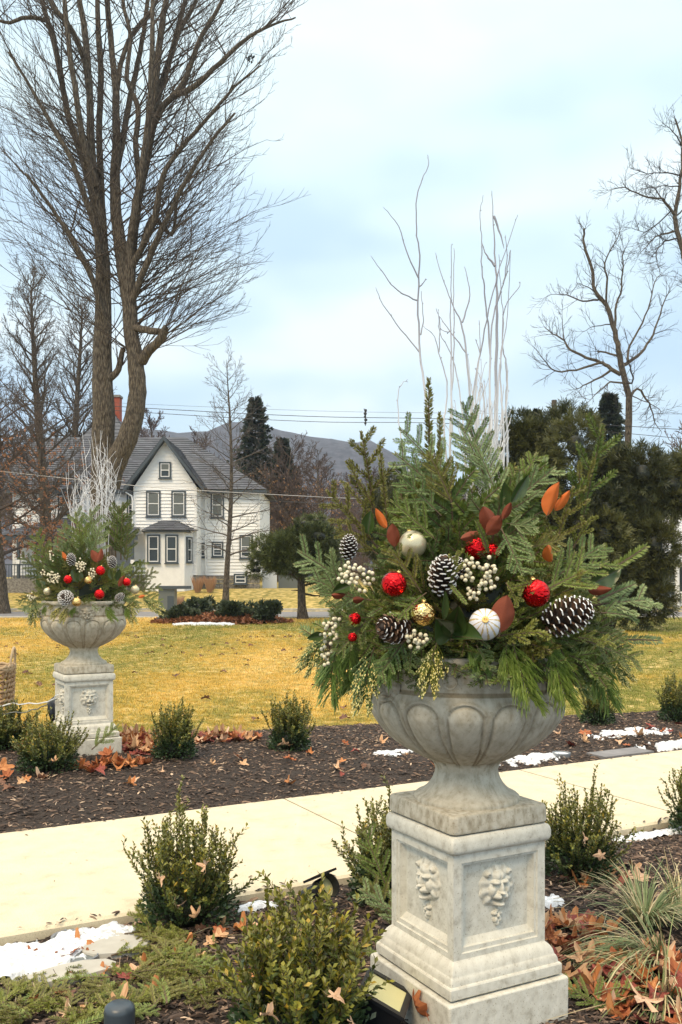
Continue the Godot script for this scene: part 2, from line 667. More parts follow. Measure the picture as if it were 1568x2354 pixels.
func grass() -> void:
	var b := MB.new()
	for i in 6:
		var a := TAU * i / 6.0 + rf(-.4, .4)
		var o := Vector3(cos(a), 0, sin(a)) * rf(0.0, 0.02)
		var dir := (Vector3(cos(a), rf(.9, 2.2), sin(a))).normalized()
		b.needle(o - Vector3(0, 0.01, 0), dir, Vector3(-sin(a), 0, cos(a)), rf(.035, .06), 0.0024)
	var tuft := b.made()
	var where: Array[Transform3D] = []
	var tint := PackedColorArray()
	var bands := [[7.6, 11.0, 26000, 0.85], [11.0, 16.0, 32000, 1.1], [16.0, 25.0, 34000, 1.6], [25.0, 39.0, 26000, 2.5]]
	for bd in bands:
		for k in int(bd[2]):
			var d := sqrt(rf(bd[0] ** 2, bd[1] ** 2))
			var x := rf(-0.42, 0.42) * d
			var p := Vector3(x, 0, -d)
			var e := path_n(p) - lawn_edge(path_u(p))
			if e < 0.0 + rf(-0.05, 0.1):
				continue
			var s: float = bd[3] * rf(.7, 1.25)
			if e < 0.4:
				s *= 0.9
			where.append(Transform3D(Basis(Vector3.UP, rf(0, TAU)).scaled(Vector3(s, s * rf(.5, 1.0) * (0.75 if d > 16.0 else 1.0), s)), Vector3(x, height(x, -d), -d)))
			var g := 0.44 + 0.8 * gnoise.get_noise_2d(x * 9.0, d * 4.5) + 0.25 * gnoise.get_noise_2d(x * 60.0 + 50, d * 40.0) + rf(-.18, .18) - .22 * sm(2.0, 7.0, x) + .10 * sm(1.0, -4.0, x)
			var c := Color(.17, .185, .030).lerp(Color(.52, .335, .060), sm(0.12, 0.6, g)).lerp(Color(.70, .48, .17), sm(0.6, 0.98, g))
			tint.append(c * rf(.95, 1.45))
	scatter(self, "lawn_grass", tuft, M.dry, where, tint)


func mulch_chips() -> void:
	var chips := []
	for i in 3:
		var b := MB.new()
		var l := 0.5
		var w := 0.07 + 0.055 * i
		var pts := [Vector3(-l, 0, -w * .5), Vector3(-l * .3, 0.02, -w), Vector3(l * .8, 0, -w * .7), Vector3(l, 0, w * .3), Vector3(l * .2, 0.03, w), Vector3(-l * .9, 0, w * .6)]
		var top := Vector3(0.05, 0.14, 0)
		for k in 6:
			b.tri(top, pts[(k + 1) % 6], pts[k])
		chips.append(b.made())
	var tones := [Color(.024, .017, .013), Color(.05, .034, .026), Color(.095, .063, .047), Color(.16, .105, .075), Color(.26, .175, .12), Color(.46, .34, .24)]
	for kind in 3:
		var where: Array[Transform3D] = []
		var tint := PackedColorArray()
		for k in 30000:
			var near := k % 2 == 0
			var d := 0.0
			var x := 0.0
			if near:
				d = rf(2.2, 5.9)
			else:
				d = sqrt(rf(30.0, 130.0))
			x = rf(-0.42, 0.42) * d
			var p := Vector3(x, 0, -d)
			var n := path_n(p)
			if n > 4.40 and n < 6.08 or n > lawn_edge(path_u(p)) + rf(-.1, .04):
				continue
			if n > 4.32 and n < 6.16 and rng.randf() < 0.75:
				continue
			var s := rf(.014, .048) * (1.0 if near else 1.15)
			if rng.randf() < 0.05:
				s *= 1.7
			var bs := Basis(Vector3.UP, rf(0, TAU)) * Basis(Vector3.RIGHT, rf(-.45, .45)) * Basis(Vector3.BACK, rf(-.35, .35))
			where.append(Transform3D(bs.scaled(Vector3(s, s, s)), Vector3(x, surface(x, -d) + rf(0.0, .012), -d)))
			var r := rng.randf()
			var c: Color = tones[0] if r < .22 else (tones[1] if r < .48 else (tones[2] if r < .70 else (tones[3] if r < .86 else (tones[4] if r < .955 else tones[5]))))
			tint.append(c * rf(.8, 1.25))
		scatter(self, "bark_mulch", chips[kind], M.chips, where, tint)
	path_crumbs(chips[1])


# crumbs of bark and twig on the path
func path_crumbs(chip: Mesh) -> void:
	var where: Array[Transform3D] = []
	var tint := PackedColorArray()
	for k in 190:
		var n := rf(4.4, 6.1)
		if k % 3 == 0:
			n = 4.40 + .22 * rng.randf() ** 2 if k % 2 == 0 else 6.09 - .2 * rng.randf() ** 2
		var p := along(rf(-1.5, 9.0), n, .034)
		var s := rf(.006, .022) if k % 9 else rf(.025, .04)
		where.append(Transform3D(Basis(Vector3.UP, rf(0, TAU)).scaled(Vector3(s, s, s * .8)), p))
		tint.append(Color(.06, .045, .025).lerp(Color(.22, .16, .09), rng.randf()))
	scatter(self, "path_crumbs", chip, M.chips, where, tint)


# snow, leaf litter and other soft patches: a raised sheet with a torn edge
func snow_patch(where: Vector3, ru: float, rn: float, sd: int, label: String, cut := 0.0, thick := 0.028) -> void:
	var f := FastNoiseLite.new()
	f.seed = sd
	f.frequency = 1.0
	f.fractal_octaves = 4
	var b := MB.new()
	var res := 0.018
	var nu := int(2.0 * ru / res) + 3
	var nn := int(2.0 * rn / res) + 3
	var hs := PackedFloat32Array()
	var vs := PackedVector3Array()
	for i in nn:
		for j in nu:
			var a := -ru + res * j
			var c := -rn + res * i
			var q := 1.0 - (a / ru) ** 2 - (c / rn) ** 2
			var k := q * 0.8 - 0.15 - cut + 0.9 * f.get_noise_2d(a * 5.0, c * 5.0) + 0.35 * f.get_noise_2d(a * 22.0, c * 22.0)
			var w := where + RX * a + LX * c
			hs.append(k)
			var hh := thick * sqrt(clampf(k, 0.0, 1.0)) * (1.0 + 0.5 * f.get_noise_2d(a * 30.0, c * 30.0))
			vs.append(Vector3(w.x, surface(w.x, w.z) + (hh + 0.012 if k > 0.0 else -0.01), w.z) - Vector3(where.x, 0, where.z))
	for i in nn - 1:
		for j in nu - 1:
			var q0 := i * nu + j
			if hs[q0] > 0.0 or hs[q0 + 1] > 0.0 or hs[q0 + nu] > 0.0 or hs[q0 + nu + 1] > 0.0:
				b.quad(vs[q0], vs[q0 + nu], vs[q0 + nu + 1], vs[q0 + 1])
	if b.v.size() == 0:
		return
	solo("snow_patch", label, "snow patch", b.made(true, 80.0), M.snow, Transform3D(Basis(), Vector3(where.x, 0, where.z)), "patches of thawing snow")


# ------------------------------------------------------------------ pedestals and urns
# square rings swept up a profile of [half width, height]; corners softened by `soft`
func square_lathe(prof: Array, soft: float, cap_top := true, wob := 0.0) -> MB:
	var b := MB.new()
	var ring := 4 * 4
	for k in prof.size():
		var w: float = prof[k][0]
		var y: float = prof[k][1]
		for q in 4:
			for s in 4:
				var a := TAU * (q + 0.5) / 4.0 + (s - 1.5) / 3.0 * TAU / 4.0
				var c := Vector2(cos(TAU * (q + 0.5) / 4.0), sin(TAU * (q + 0.5) / 4.0)) * (w - soft) * sqrt(2.0)
				var p := c + Vector2(cos(a), sin(a)) * soft
				var j := wob * (gnoise.get_noise_3d(p.x * 300.0, y * 300.0, p.y * 300.0))
				b.v.append(Vector3(p.x * (1.0 + j), y, p.y * (1.0 + j)))
				b.c.append(Color.WHITE)
	for k in prof.size() - 1:
		for j in ring:
			var a := k * ring + j
			var d := k * ring + (j + 1) % ring
			b.ix.append_array([a, d, a + ring, d, d + ring, a + ring])
	if cap_top:
		var top := (prof.size() - 1) * ring
		for j in range(1, ring - 1):
			b.ix.append_array([top, top + j, top + j + 1])
	return b


# one face of the shaft: a frame, a stepped moulding and a sunk panel, in the plane z = half, local x across, y up
func panel_face(half: float, y0: float, y1: float) -> ArrayMesh:
	var b := MB.new()
	var rings := []
	var ins := [[0.0, 0.0, 0.0, 0.0], [0.034, 0.022, 0.026, 0.0], [0.0365, 0.0245, 0.0285, -0.0055], [0.046, 0.040, 0.036, -0.0065], [0.0485, 0.043, 0.038, -0.014], [0.057, 0.064, 0.045, -0.030]]
	for r in ins:
		var h: float = half - r[0]
		var lo: float = y0 + r[1]
		var hi: float = y1 - r[2]
		var z: float = half + r[3]
		rings.append([Vector3(-h, hi, z), Vector3(h, hi, z), Vector3(h, lo, z), Vector3(-h, lo, z)])
	for k in rings.size() - 1:
		for e in 4:
			var f := (e + 1) % 4
			b.quad(rings[k][e], rings[k][f], rings[k + 1][f], rings[k + 1][e])
	var l: Array = rings[rings.size() - 1]
	b.quad(l[0], l[1], l[2], l[3])
	return b.made()


func dome(u: float, v: float, cx: float, cy: float, rx: float, ry: float, h: float) -> float:
	var q := 1.0 - ((u - cx) / rx) ** 2 - ((v - cy) / ry) ** 2
	return h * sqrt(q) if q > 0.0 else 0.0


func dent(u: float, v: float, cx: float, cy: float, rx: float, ry: float, h: float) -> float:
	return h * exp(-((u - cx) / rx) ** 2 - ((v - cy) / ry) ** 2)


func smax(a: float, b: float, k: float) -> float:
	var h := clampf(0.5 + 0.5 * (a - b) / k, 0.0, 1.0)
	return lerpf(b, a, h) + k * h * (1.0 - h)


func add(h: float, d: float, k: float) -> float:
	return smax(h, d, k) if d > 0.0 else h


# a lion's mask in relief, u -1..1 across and v up; with a knot of drapery hanging from its chin
func lion_mesh(w: float, deep: float, tassel := true) -> ArrayMesh:
	var nx := 88
	var ny := 150
	var vmin := -1.62 if tassel else -0.95
	var hs := PackedFloat32Array()
	var b := MB.new()
	for i in ny:
		var v := lerpf(1.08, vmin, float(i) / (ny - 1))
		for j in nx:
			var u := lerpf(-0.98, 0.98, float(j) / (nx - 1))
			var h := 0.0
			var ang := atan2(v - 0.06, u)
			var rad := sqrt(u * u + (v - 0.06) ** 2 * 0.85)
			# the mane: a low collar of combed locks round the face
			var edge := 0.83 * (1.0 + 0.045 * sin(ang * 11.0 + 1.3))
			if rad < edge and v > -0.72:
				var fall := sqrt(1.0 - pow(rad / edge, 3.0)) * sm(-0.74, -0.45, v)
				var lock := sin(ang * 11.0 + 3.4 * rad + 0.9)
				h = 0.36 * fall * (1.0 + 0.17 * sm(0.42, 0.6, rad) * lock)
			h = add(h, dome(u, v, 0, 0.08, 0.50, 0.60, 0.52), 0.05)
			h = add(h, dome(u, v, 0, 0.50, 0.36, 0.26, 0.62), 0.08)
			for s in [-1.0, 1.0]:
				h = add(h, dome(u, v, s * 0.50, 0.60, 0.15, 0.14, 0.62), 0.03)       # ears
				h = add(h, dome(u, v, s * 0.34, -0.02, 0.20, 0.30, 0.64), 0.10)      # cheeks
				h = add(h, dome(u, v, s * 0.19, 0.30, 0.24, 0.115, 0.80), 0.05)      # brows
				h = add(h, dome(u, v, s * 0.15, -0.24, 0.21, 0.16, 0.92), 0.06)      # muzzle
			h = add(h, dome(u, v, 0, 0.06, 0.14, 0.40, 0.86), 0.06)
			h = add(h, dome(u, v, 0, -0.10, 0.17, 0.10, 1.04), 0.05)
			h = add(h, dome(u, v, 0, -0.57, 0.24, 0.13, 0.80), 0.05)
			for s in [-1.0, 1.0]:
				h -= dent(u, v, s * 0.50, 0.58, 0.065, 0.065, 0.26)
				h -= dent(u, v, s * 0.24, 0.155, 0.12, 0.045, 0.20)                  # eye sockets
				h += dent(u, v, s * 0.22, 0.150, 0.05, 0.026, 0.13)                  # eyeballs
				h -= dent(u, v, s * 0.06, -0.155, 0.032, 0.022, 0.14)
				h -= dent(u, v, s * 0.30, -0.40, 0.06, 0.09, 0.16)
			h -= dent(u, v, 0, -0.42, 0.22, 0.045, 0.42)                             # open mouth
			h -= dent(u, v, 0, -0.26, 0.022, 0.10, 0.12)
			h -= dent(u, v, 0, 0.46, 0.035, 0.14, 0.12)
			if tassel:
				for q in [[0.0, -0.86, .07, .12, .26], [-.13, -.98, .13, .09, .34], [.13, -.98, .13, .09, .34], [0.0, -1.07, .10, .10, .42], [-.09, -1.22, .10, .14, .34], [.09, -1.22, .10, .14, .34], [0.0, -1.36, .09, .15, .30]]:
					h = add(h, dome(u, v, q[0], q[1], q[2], q[3], q[4]), 0.02)
			hs.append(h)
			# browner tone in the mouth, the eye sockets and between the locks
			var hollow_tone := 0.0
			if rad < 0.8:
				hollow_tone = clampf(dent(u, v, 0, -0.42, 0.24, 0.06, 0.9) + dent(u, v, 0.24, 0.155, 0.11, 0.04, 0.55) + dent(u, v, -0.24, 0.155, 0.11, 0.04, 0.55) + 0.35 * sm(0.55, 0.62, rad) * sm(-0.2, -0.9, sin(ang * 11.0 + 3.4 * rad + 0.9)), 0.0, 0.9)
			b.col = Color.WHITE.lerp(Color(.50, .45, .37), hollow_tone)
			b.p(Vector3(u * w, v * w, maxf(h, -0.02) * deep - 0.0008))
	for i in ny - 1:
		for j in nx - 1:
			var a := i * nx + j
			if hs[a] > 0.012 or hs[a + 1] > 0.012 or hs[a + nx] > 0.012 or hs[a + nx + 1] > 0.012:
				b.ix.append_array([a, a + 1, a + nx, a + 1, a + nx + 1, a + nx])
	return b.made(true)


# the bowl with its fourteen outlined lobes
func bowl_mesh(phase: float) -> ArrayMesh:
	var prof := [[0.118, 0.905], [0.122, 0.918], [0.140, 0.934], [0.172, 0.950], [0.212, 0.972], [0.250, 0.998], [0.285, 1.028], [0.314, 1.060], [0.336, 1.092], [0.350, 1.122], [0.3545, 1.150], [0.352, 1.172], [0.345, 1.190], [0.337, 1.203], [0.3325, 1.2075], [0.3315, 1.213], [0.3345, 1.217], [0.3335, 1.24], [0.3335, 1.275], [0.335, 1.292], [0.3385, 1.2965], [0.345, 1.300], [0.351, 1.308], [0.353, 1.318], [0.351, 1.328], [0.344, 1.333], [0.325, 1.334], [0.313, 1.328], [0.306, 1.30], [0.30, 1.24]]
	var fine := []
	for k in prof.size() - 1:
		var steps := 1 if prof[k][1] > 1.2 or prof[k][1] < 0.93 else 6
		for s in steps:
			var t := float(s) / steps
			fine.append([lerpf(prof[k][0], prof[k + 1][0], t), lerpf(prof[k][1], prof[k + 1][1], t)])
	fine.append(prof[prof.size() - 1])
	# soften the facets of the measured profile
	for pass_ in 3:
		for k in range(1, fine.size() - 1):
			if fine[k][1] > 0.93 and fine[k][1] < 1.195:
				fine[k][0] = 0.25 * fine[k - 1][0] + 0.5 * fine[k][0] + 0.25 * fine[k + 1][0]
	var segs := 14 * 22
	var b := MB.new()
	for k in fine.size():
		for j in segs + 1:
			var a := TAU * j / segs
			var r: float = fine[k][0]
			var y: float = fine[k][1]
			var tone := Color.WHITE
			if y > 1.195 and y < 1.215:
				tone = Color(.62, .56, .47)
			if y > 0.925 and y < 1.20:
				var t := (a - phase) / (TAU / 14.0)
				var fx: float = (t - floor(t) - 0.5) * TAU / 14.0 * r  # metres from the lobe's middle
				# outline: straight sides that close towards the stem, round head at the top
				var half := 0.0
				var head := 1.118
				var full := 0.061
				if y <= head:
					half = full * (0.42 + 0.58 * pow(clampf((y - 0.90) / (head - 0.90), 0.0, 1.0), 0.62))
					half = minf(half, TAU / 14.0 * r * 0.42)
				else:
					var q := (y - head) / 0.053
					half = full * sqrt(maxf(0.0, 1.0 - q * q)) if q < 1.0 else -0.02
				var e := absf(fx) - half   # < 0 inside
				if y > head:
					var dd := Vector2(fx / full, (y - head) / 0.053).length()
					e = (dd - 1.0) * 0.056
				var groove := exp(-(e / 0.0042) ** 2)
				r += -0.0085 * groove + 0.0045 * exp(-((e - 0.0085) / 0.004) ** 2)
				var stain_shade := clampf(0.75 * groove + 0.45 * exp(-((e - 0.016) / 0.006) ** 2) + 0.35 * sm(1.04, 0.93, y), 0.0, 1.0)  # brown stain and painted shade that make the lobe grooves read
				stain_shade *= 0.7 + 0.6 * gnoise.get_noise_3d(a * 200.0, y * 260.0, 5.0)
				tone = Color.WHITE.lerp(Color(.46, .40, .31), clampf(stain_shade, 0.0, 1.0))
				r += 0.011 * sqrt(clampf(-e / 0.055, 0.0, 1.0)) * sm(0.93, 1.0, y)
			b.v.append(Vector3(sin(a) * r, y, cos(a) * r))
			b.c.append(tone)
	var w := segs + 1
	for k in fine.size() - 1:
		for j in segs:
			var q := k * w + j
			b.ix.append_array([q, q + w, q + 1, q + 1, q + w, q + w + 1])
	return b.made(true)


func lathe(prof: Array, segs := 64) -> MB:
	var b := MB.new()
	for k in prof.size():
		for j in segs + 1:
			var a := TAU * j / segs
			b.v.append(Vector3(sin(a) * prof[k][0], prof[k][1], cos(a) * prof[k][0]))
			b.c.append(b.col)
	for k in prof.size() - 1:
		for j in segs:
			var q := k * (segs + 1) + j
			b.ix.append_array([q, q + segs + 1, q + 1, q + 1, q + segs + 1, q + segs + 2])
	return b


func urns() -> void:
	var plinth := square_lathe([[0.260, -0.15], [0.2645, -0.14], [0.2645, 0.158], [0.262, 0.163], [0.258, 0.1655]], 0.012, true, 0.012)
	var base := square_lathe([[0.240, 0.1705], [0.246, 0.176], [0.2475, 0.190], [0.2465, 0.208], [0.243, 0.213], [0.238, 0.2145], [0.2375, 0.2185], [0.2365, 0.228], [0.2325, 0.238], [0.2295, 0.2405], [0.2275, 0.2455], [0.2245, 0.258], [0.2175, 0.271], [0.2105, 0.2785], [0.2065, 0.282], [0.2035, 0.286]], 0.006, true, 0.006)
	var cap := square_lathe([[0.199, 0.640], [0.2035, 0.643], [0.2045, 0.649], [0.208, 0.652], [0.2135, 0.655], [0.2185, 0.662], [0.2205, 0.672], [0.2205, 0.690], [0.2185, 0.702], [0.213, 0.711], [0.205, 0.7145]], 0.008, true, 0.006)
	var socle := MB.new()
	var pr := [[0.205, 0.7185], [0.2105, 0.7225], [0.2125, 0.730], [0.2105, 0.776], [0.207, 0.783], [0.198, 0.7865]]
	for k in pr.size():
		var w: float = pr[k][0]
		for q in 4:
			for s in 3:
				var ch := 0.016 + 0.004 * sin(q * 2.0)
				var sx := [Vector2(1, 1), Vector2(-1, 1), Vector2(-1, -1), Vector2(1, -1)][q] as Vector2
				var p := [Vector2(sx.x * w, sx.y * (w - ch)), Vector2(sx.x * (w - ch * .35), sx.y * (w - ch * .35)), Vector2(sx.x * (w - ch), sx.y * w)][s] as Vector2
				if q % 2 == 1:
					p = [Vector2(sx.x * (w - ch), sx.y * w), Vector2(sx.x * (w - ch * .35), sx.y * (w - ch * .35)), Vector2(sx.x * w, sx.y * (w - ch))][s]
				var j := 1.0 + 0.008 * gnoise.get_noise_3d(p.x * 300, pr[k][1] * 300, p.y * 300)
				socle.p(Vector3(p.x * j, pr[k][1], p.y * j))
	for k in pr.size() - 1:
		for j in 12:
			socle.ix.append_array([k * 12 + j, k * 12 + (j + 1) % 12, k * 12 + 12 + j, k * 12 + (j + 1) % 12, k * 12 + 12 + (j + 1) % 12, k * 12 + 12 + j])
	for j in range(1, 11):
		socle.ix.append_array([60, 60 + j, 61 + j])
	var foot := lathe([[0.194, 0.7845], [0.1955, 0.794], [0.1945, 0.801], [0.188, 0.807], [0.180, 0.810], [0.166, 0.818], [0.150, 0.830], [0.136, 0.846], [0.126, 0.863], [0.1195, 0.880], [0.1165, 0.895], [0.1165, 0.905], [0.120, 0.913], [0.118, 0.922]])
	var soil := lathe([[0.31, 1.285], [0.26, 1.31], [0.16, 1.335], [0.0, 1.345]], 32)
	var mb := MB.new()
	mb.col = Color(.014, .020, .009)  # added opaque core, near black to stand for shade inside the sprigs
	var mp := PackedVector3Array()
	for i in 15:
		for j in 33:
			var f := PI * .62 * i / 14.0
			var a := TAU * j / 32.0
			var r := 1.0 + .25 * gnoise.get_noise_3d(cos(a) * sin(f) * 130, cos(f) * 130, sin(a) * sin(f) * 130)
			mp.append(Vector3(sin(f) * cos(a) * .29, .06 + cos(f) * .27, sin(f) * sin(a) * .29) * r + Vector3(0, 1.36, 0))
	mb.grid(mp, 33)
	var dark_core := mb.made(true)
	var face := panel_face(0.2025, 0.284, 0.645)
	var lion := lion_mesh(0.091, 0.052)
	var mask := lion_mesh(0.076, 0.055, false)
	var face_m := face
	var lathe_m := {"plinth": plinth.made(true, 35.0), "base": base.made(true, 30.0), "cap": cap.made(true, 30.0), "socle": socle.made(true, 28.0), "foot": foot.made(true), "soil": soil.made(true)}
	var sites := [[NEAR_AT, 0.035, "near", [30.0, -90.0, 150.0]], [FAR_AT, 0.20, "far", [-9.0, -95.0, 81.0, 171.0]]]
	for s in sites:
		var near: bool = s[2] == "near"
		var o: Vector3 = s[0]
		solo("plinth_block", "plain square stone block under the foreground lion pedestal" if near else "plain stone block under the distant lion pedestal, half hidden by shrub and leaves", "plinth", lathe_m.plinth, M.stone_pale, Transform3D(Basis(Vector3.UP, TURN), o))
		var p := thing("lion_pedestal", "large pale stone pedestal with lion panels, in front of the path" if near else "smaller-looking pale stone pedestal with lion panels at the lawn edge", "pedestal", o, TURN)
		var shaft := part(p, "shaft", square_lathe([[0.17, 0.285], [0.17, 0.645]], 0.01).made(), M.stone_pale)
		for q in 4:
			var spin := Basis(Vector3.UP, PI / 2 * q)
			part(p, "panel", face_m, M.stone_pale, Transform3D(spin, Vector3.ZERO))
			part(p, "lion_relief", lion, M.stone_pale, Transform3D(spin, spin * Vector3(0.004, 0.502, 0.1725)))
		part(p, "base_moulding", lathe_m.base, M.stone_pale)
		part(p, "cap_moulding", lathe_m.cap, M.stone_pale)
		var urn := thing("stone_urn", "big weathered stone urn with lobed bowl, overflowing with greenery in the foreground" if near else "distant grey stone urn with lobed bowl and lion masks, standing at the lawn", "urn", o, TURN)
		part(urn, "socle", lathe_m.socle, M.stone_dull)
		part(urn, "foot", lathe_m.foot, M.stone_dull)
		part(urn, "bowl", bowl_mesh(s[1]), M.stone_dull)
		part(urn, "soil", lathe_m.soil, M.mulch)
		part(urn, "dark_core", dark_core, M.foliage, Transform3D(Basis().scaled(Vector3(.94, 1, .94)), Vector3(0, -.02, 0)) if near else Transform3D(Basis().scaled(Vector3(.8, .95, .8)), Vector3.ZERO))
		for a in s[3]:
			var spin := Basis(Vector3.UP, deg_to_rad(a))
			part(urn, "lion_mask", mask, M.stone_dull, Transform3D(spin * Basis(Vector3.RIGHT, 0.10), spin * Vector3(0, 1.218, 0.333)))
		# the rosettes on the band
		for k in 14:
			var a := TAU * k / 14.0 + 0.1
			var spin := Basis(Vector3.UP, a)
			var ring := TorusMesh.new()
			ring.inner_radius = 0.020
			ring.outer_radius = 0.027
			ring.rings = 24
			ring.ring_segments = 8
			part(urn, "rosette", ring, M.stone_dull, Transform3D(spin * Basis(Vector3.RIGHT, PI / 2), spin * Vector3(0, 1.252, 0.3325)))


# ------------------------------------------------------------------ greenery of the arrangements
const PAL := {
	"silver": [Color(.125, .185, .060), Color(.30, .375, .155)],
	"blue": [Color(.080, .135, .034), Color(.20, .27, .085)],
	"green": [Color(.085, .135, .022), Color(.225, .28, .055)],
	"dark": [Color(.050, .082, .015), Color(.135, .17, .036)],
	"olive": [Color(.105, .112, .016), Color(.25, .235, .050)],
	"lime": [Color(.15, .18, .025), Color(.25, .26, .05)],
}


# a branch along +Y in the plane XY: its stem, side shoots and needles. flat: two-ranked needles; else a bottlebrush
func fir_branch(l: float, pal: String, shoots: int, brush: bool, nl: float, dens := 1.0) -> Array:
	var stem := MB.new()
	var b := MB.new()
	var lines := []
	var bend := rf(-.10, .10)
	var main := PackedVector3Array()
	var rad := PackedFloat32Array()
	for i in 9:
		var t := i / 8.0
		main.append(Vector3(bend * l * t * t, l * t, 0.05 * l * sin(t * 2.2)))
		rad.append(lerpf(0.0042, 0.0014, t))
	lines.append([main, 0.12 if shoots > 0 else 0.0])
	stem.tube(main, rad, 5)
	for k in shoots:
		var t := lerpf(0.16, 0.86, float(k) / maxf(1.0, shoots - 1.0)) + rf(-.03, .03)
		var s := -1.0 if k % 2 == 0 else 1.0
		var o := Vector3(bend * l * t * t, l * t, 0.05 * l * sin(t * 2.2))
		var ang := deg_to_rad(rf(38, 55))
		var sl := l * rf(.38, .52) * (1.08 - 0.66 * t)
		var dir := Vector3(s * sin(ang), cos(ang), rf(-.1, .25)).normalized()
		var pts := PackedVector3Array()
		var rr := PackedFloat32Array()
		for i in 6:
			var q := i / 5.0
			pts.append(o + dir * sl * q + Vector3(0, 0.10 * sl * q * q, 0.10 * sl * q * q))
			rr.append(lerpf(0.0022, 0.0010, q))
		lines.append([pts, 0.06])
		stem.tube(pts, rr, 4)
		if sl > 0.14:
			for e in 2:
				var f := 0.45 + 0.2 * e
				var d2 := (dir + Vector3(-s if e == 0 else s, .4, 0) * 0.7).normalized()
				var p2 := PackedVector3Array()
				for i in 4:
					p2.append(pts[2 + e] + d2 * sl * 0.36 * i / 3.0 + Vector3(0, 0, 0.02 * i / 3.0))
				lines.append([p2, 0.0])
				stem.tube(p2, PackedFloat32Array([.0014, .0012, .001, .0008]), 3)
	var c0: Color = PAL[pal][0]
	var c1: Color = PAL[pal][1]
	for ln in lines:
		var pts: PackedVector3Array = ln[0]
		var total := 0.0
		for i in pts.size() - 1:
			total += pts[i].distance_to(pts[i + 1])
		var count := int(total / 0.00105 * dens * (1.6 if brush else 1.0))
		var tone := rf(0, 1)
		for k in count:
			var t := (k + rng.randf()) / count
			if t < ln[1]:
				continue
			var ft := t * (pts.size() - 1)
			var i := mini(int(ft), pts.size() - 2)
			var o := pts[i].lerp(pts[i + 1], ft - i)
			var dir := (pts[i + 1] - pts[i]).normalized()
			var side := dir.cross(Vector3(0, 0, 1)).normalized()
			var up := side.cross(dir)
			var a := 0.0
			if brush:
				a = rf(0, TAU)
			else:
				a = rf(-0.35, 0.75)
				if k % 2 == 0:
					a = PI - a
			var out := side * cos(a) + up * sin(a)
			var lean := rf(.55, .85) + 0.55 * sm(0.88, 1.0, t)
			var nd := (out + dir * lean + Vector3(0, 0, 0.12)).normalized()
			var len_ := nl * rf(.82, 1.1) * (1.0 - 0.35 * sm(0.8, 1.0, t)) * (0.7 + 0.3 * sm(0.0, 0.2, t))
			b.col = c0.lerp(c1, clampf(0.55 * tone + rf(-.1, .5), 0.0, 1.0))
			if t > 0.93 and rng.randf() < 0.4:
				b.col = b.col.lerp(Color(.30, .24, .10), 0.5)
			b.needle(o, nd, nd.cross(up + rv() * 0.5).normalized(), len_, rf(0.0014, 0.0020))
	return [stem.made(), b.made(), l]


# a drooping spray of cedar: thread-like strands hanging from a short stem; +Y is the way it hangs
func cedar_spray(l: float, pal: Array, strands: int, cones: bool) -> Array:
	var stem := MB.new()
	var b := MB.new()
	var g := MB.new()
	var main := PackedVector3Array()
	var rad := PackedFloat32Array()
	for i in 8:
		var t := i / 7.0
		main.append(Vector3(0.04 * l * sin(t * 3.0), l * 0.75 * t, 0.07 * l * sin(t * 3.1)))
		rad.append(lerpf(.003, .001, t))
	stem.tube(main, rad, 4)
	for k in strands:
		var t := rf(0.06, 1.0)
		var ft := t * 7.0
		var i := mini(int(ft), 6)
		var o := main[i].lerp(main[i + 1], ft - i)
		var s := -1.0 if k % 2 == 0 else 1.0
		var sl := l * rf(.30, .48) * (1.0 - 0.4 * t)
		var out := Vector3(s * rf(.25, .9), rf(.6, 1.0), rf(-.35, .45)).normalized()
		var pts := PackedVector3Array()
		var rr := PackedFloat32Array()
		for q in 6:
			var f := q / 5.0
			pts.append(o + out * sl * f * (1.0 - 0.25 * f) + Vector3(0, 0.34 * sl * f * f, 0) + rv() * 0.0015)
			rr.append(lerpf(.0019, .0010, f))
		b.col = (pal[0] as Color).lerp(pal[1], rng.randf())
		b.tube(pts, rr, 3)
		for e in 9:
			var f := rf(.15, .95)
			var fi := mini(int(f * 5.0), 4)
			var p0 := pts[fi].lerp(pts[fi + 1], f * 5.0 - fi)
			var d2 := (out + Vector3(rf(-.6, .6), rf(.5, 1.0), rf(-.4, .4))).normalized()
			var sl2 := sl * rf(.14, .30)
			b.col = (pal[0] as Color).lerp(pal[1], rng.randf()) * rf(.85, 1.15)
			b.tube(PackedVector3Array([p0, p0 + d2 * sl2 * .5, p0 + d2 * sl2 + Vector3(0, sl2 * .25, 0)]), PackedFloat32Array([.0017, .0015, .0006]), 3)
			if cones and rng.randf() < 0.62:
				g.col = Color(.62, .50, .12).lerp(Color(.78, .70, .32), rng.randf())
				g.ball(p0 + d2 * sl2 * rf(.6, 1.0) + Vector3(0, 0, .002), Vector3(.0028, .0042, .0028), 4, 6)
	var out_ := [stem.made(), b.made(), l]
	if g.v.size():
		out_.append(g.made(true))
	return out_


func place(root: Node3D, base: Vector3, tip: Vector3, face: Vector3, l: float) -> void:
	var s := base.distance_to(tip) / l
	root.transform = Transform3D(basis_y(tip - base, face).scaled_local(Vector3(s, s, s)), base)


func fir(v: Array, base: Vector3, tip: Vector3, face: Vector3, label: String, group := "", nm := "fir_branch") -> Node3D:
	var o := thing(nm, label, nm.replace("_", " "), Vector3.ZERO, 0.0, group)
	part(o, "stem", v[0], M.stem)
	part(o, "needles", v[1], M.needles, Transform3D(), true)
	place(o, base, tip, face, v[2])
	return o


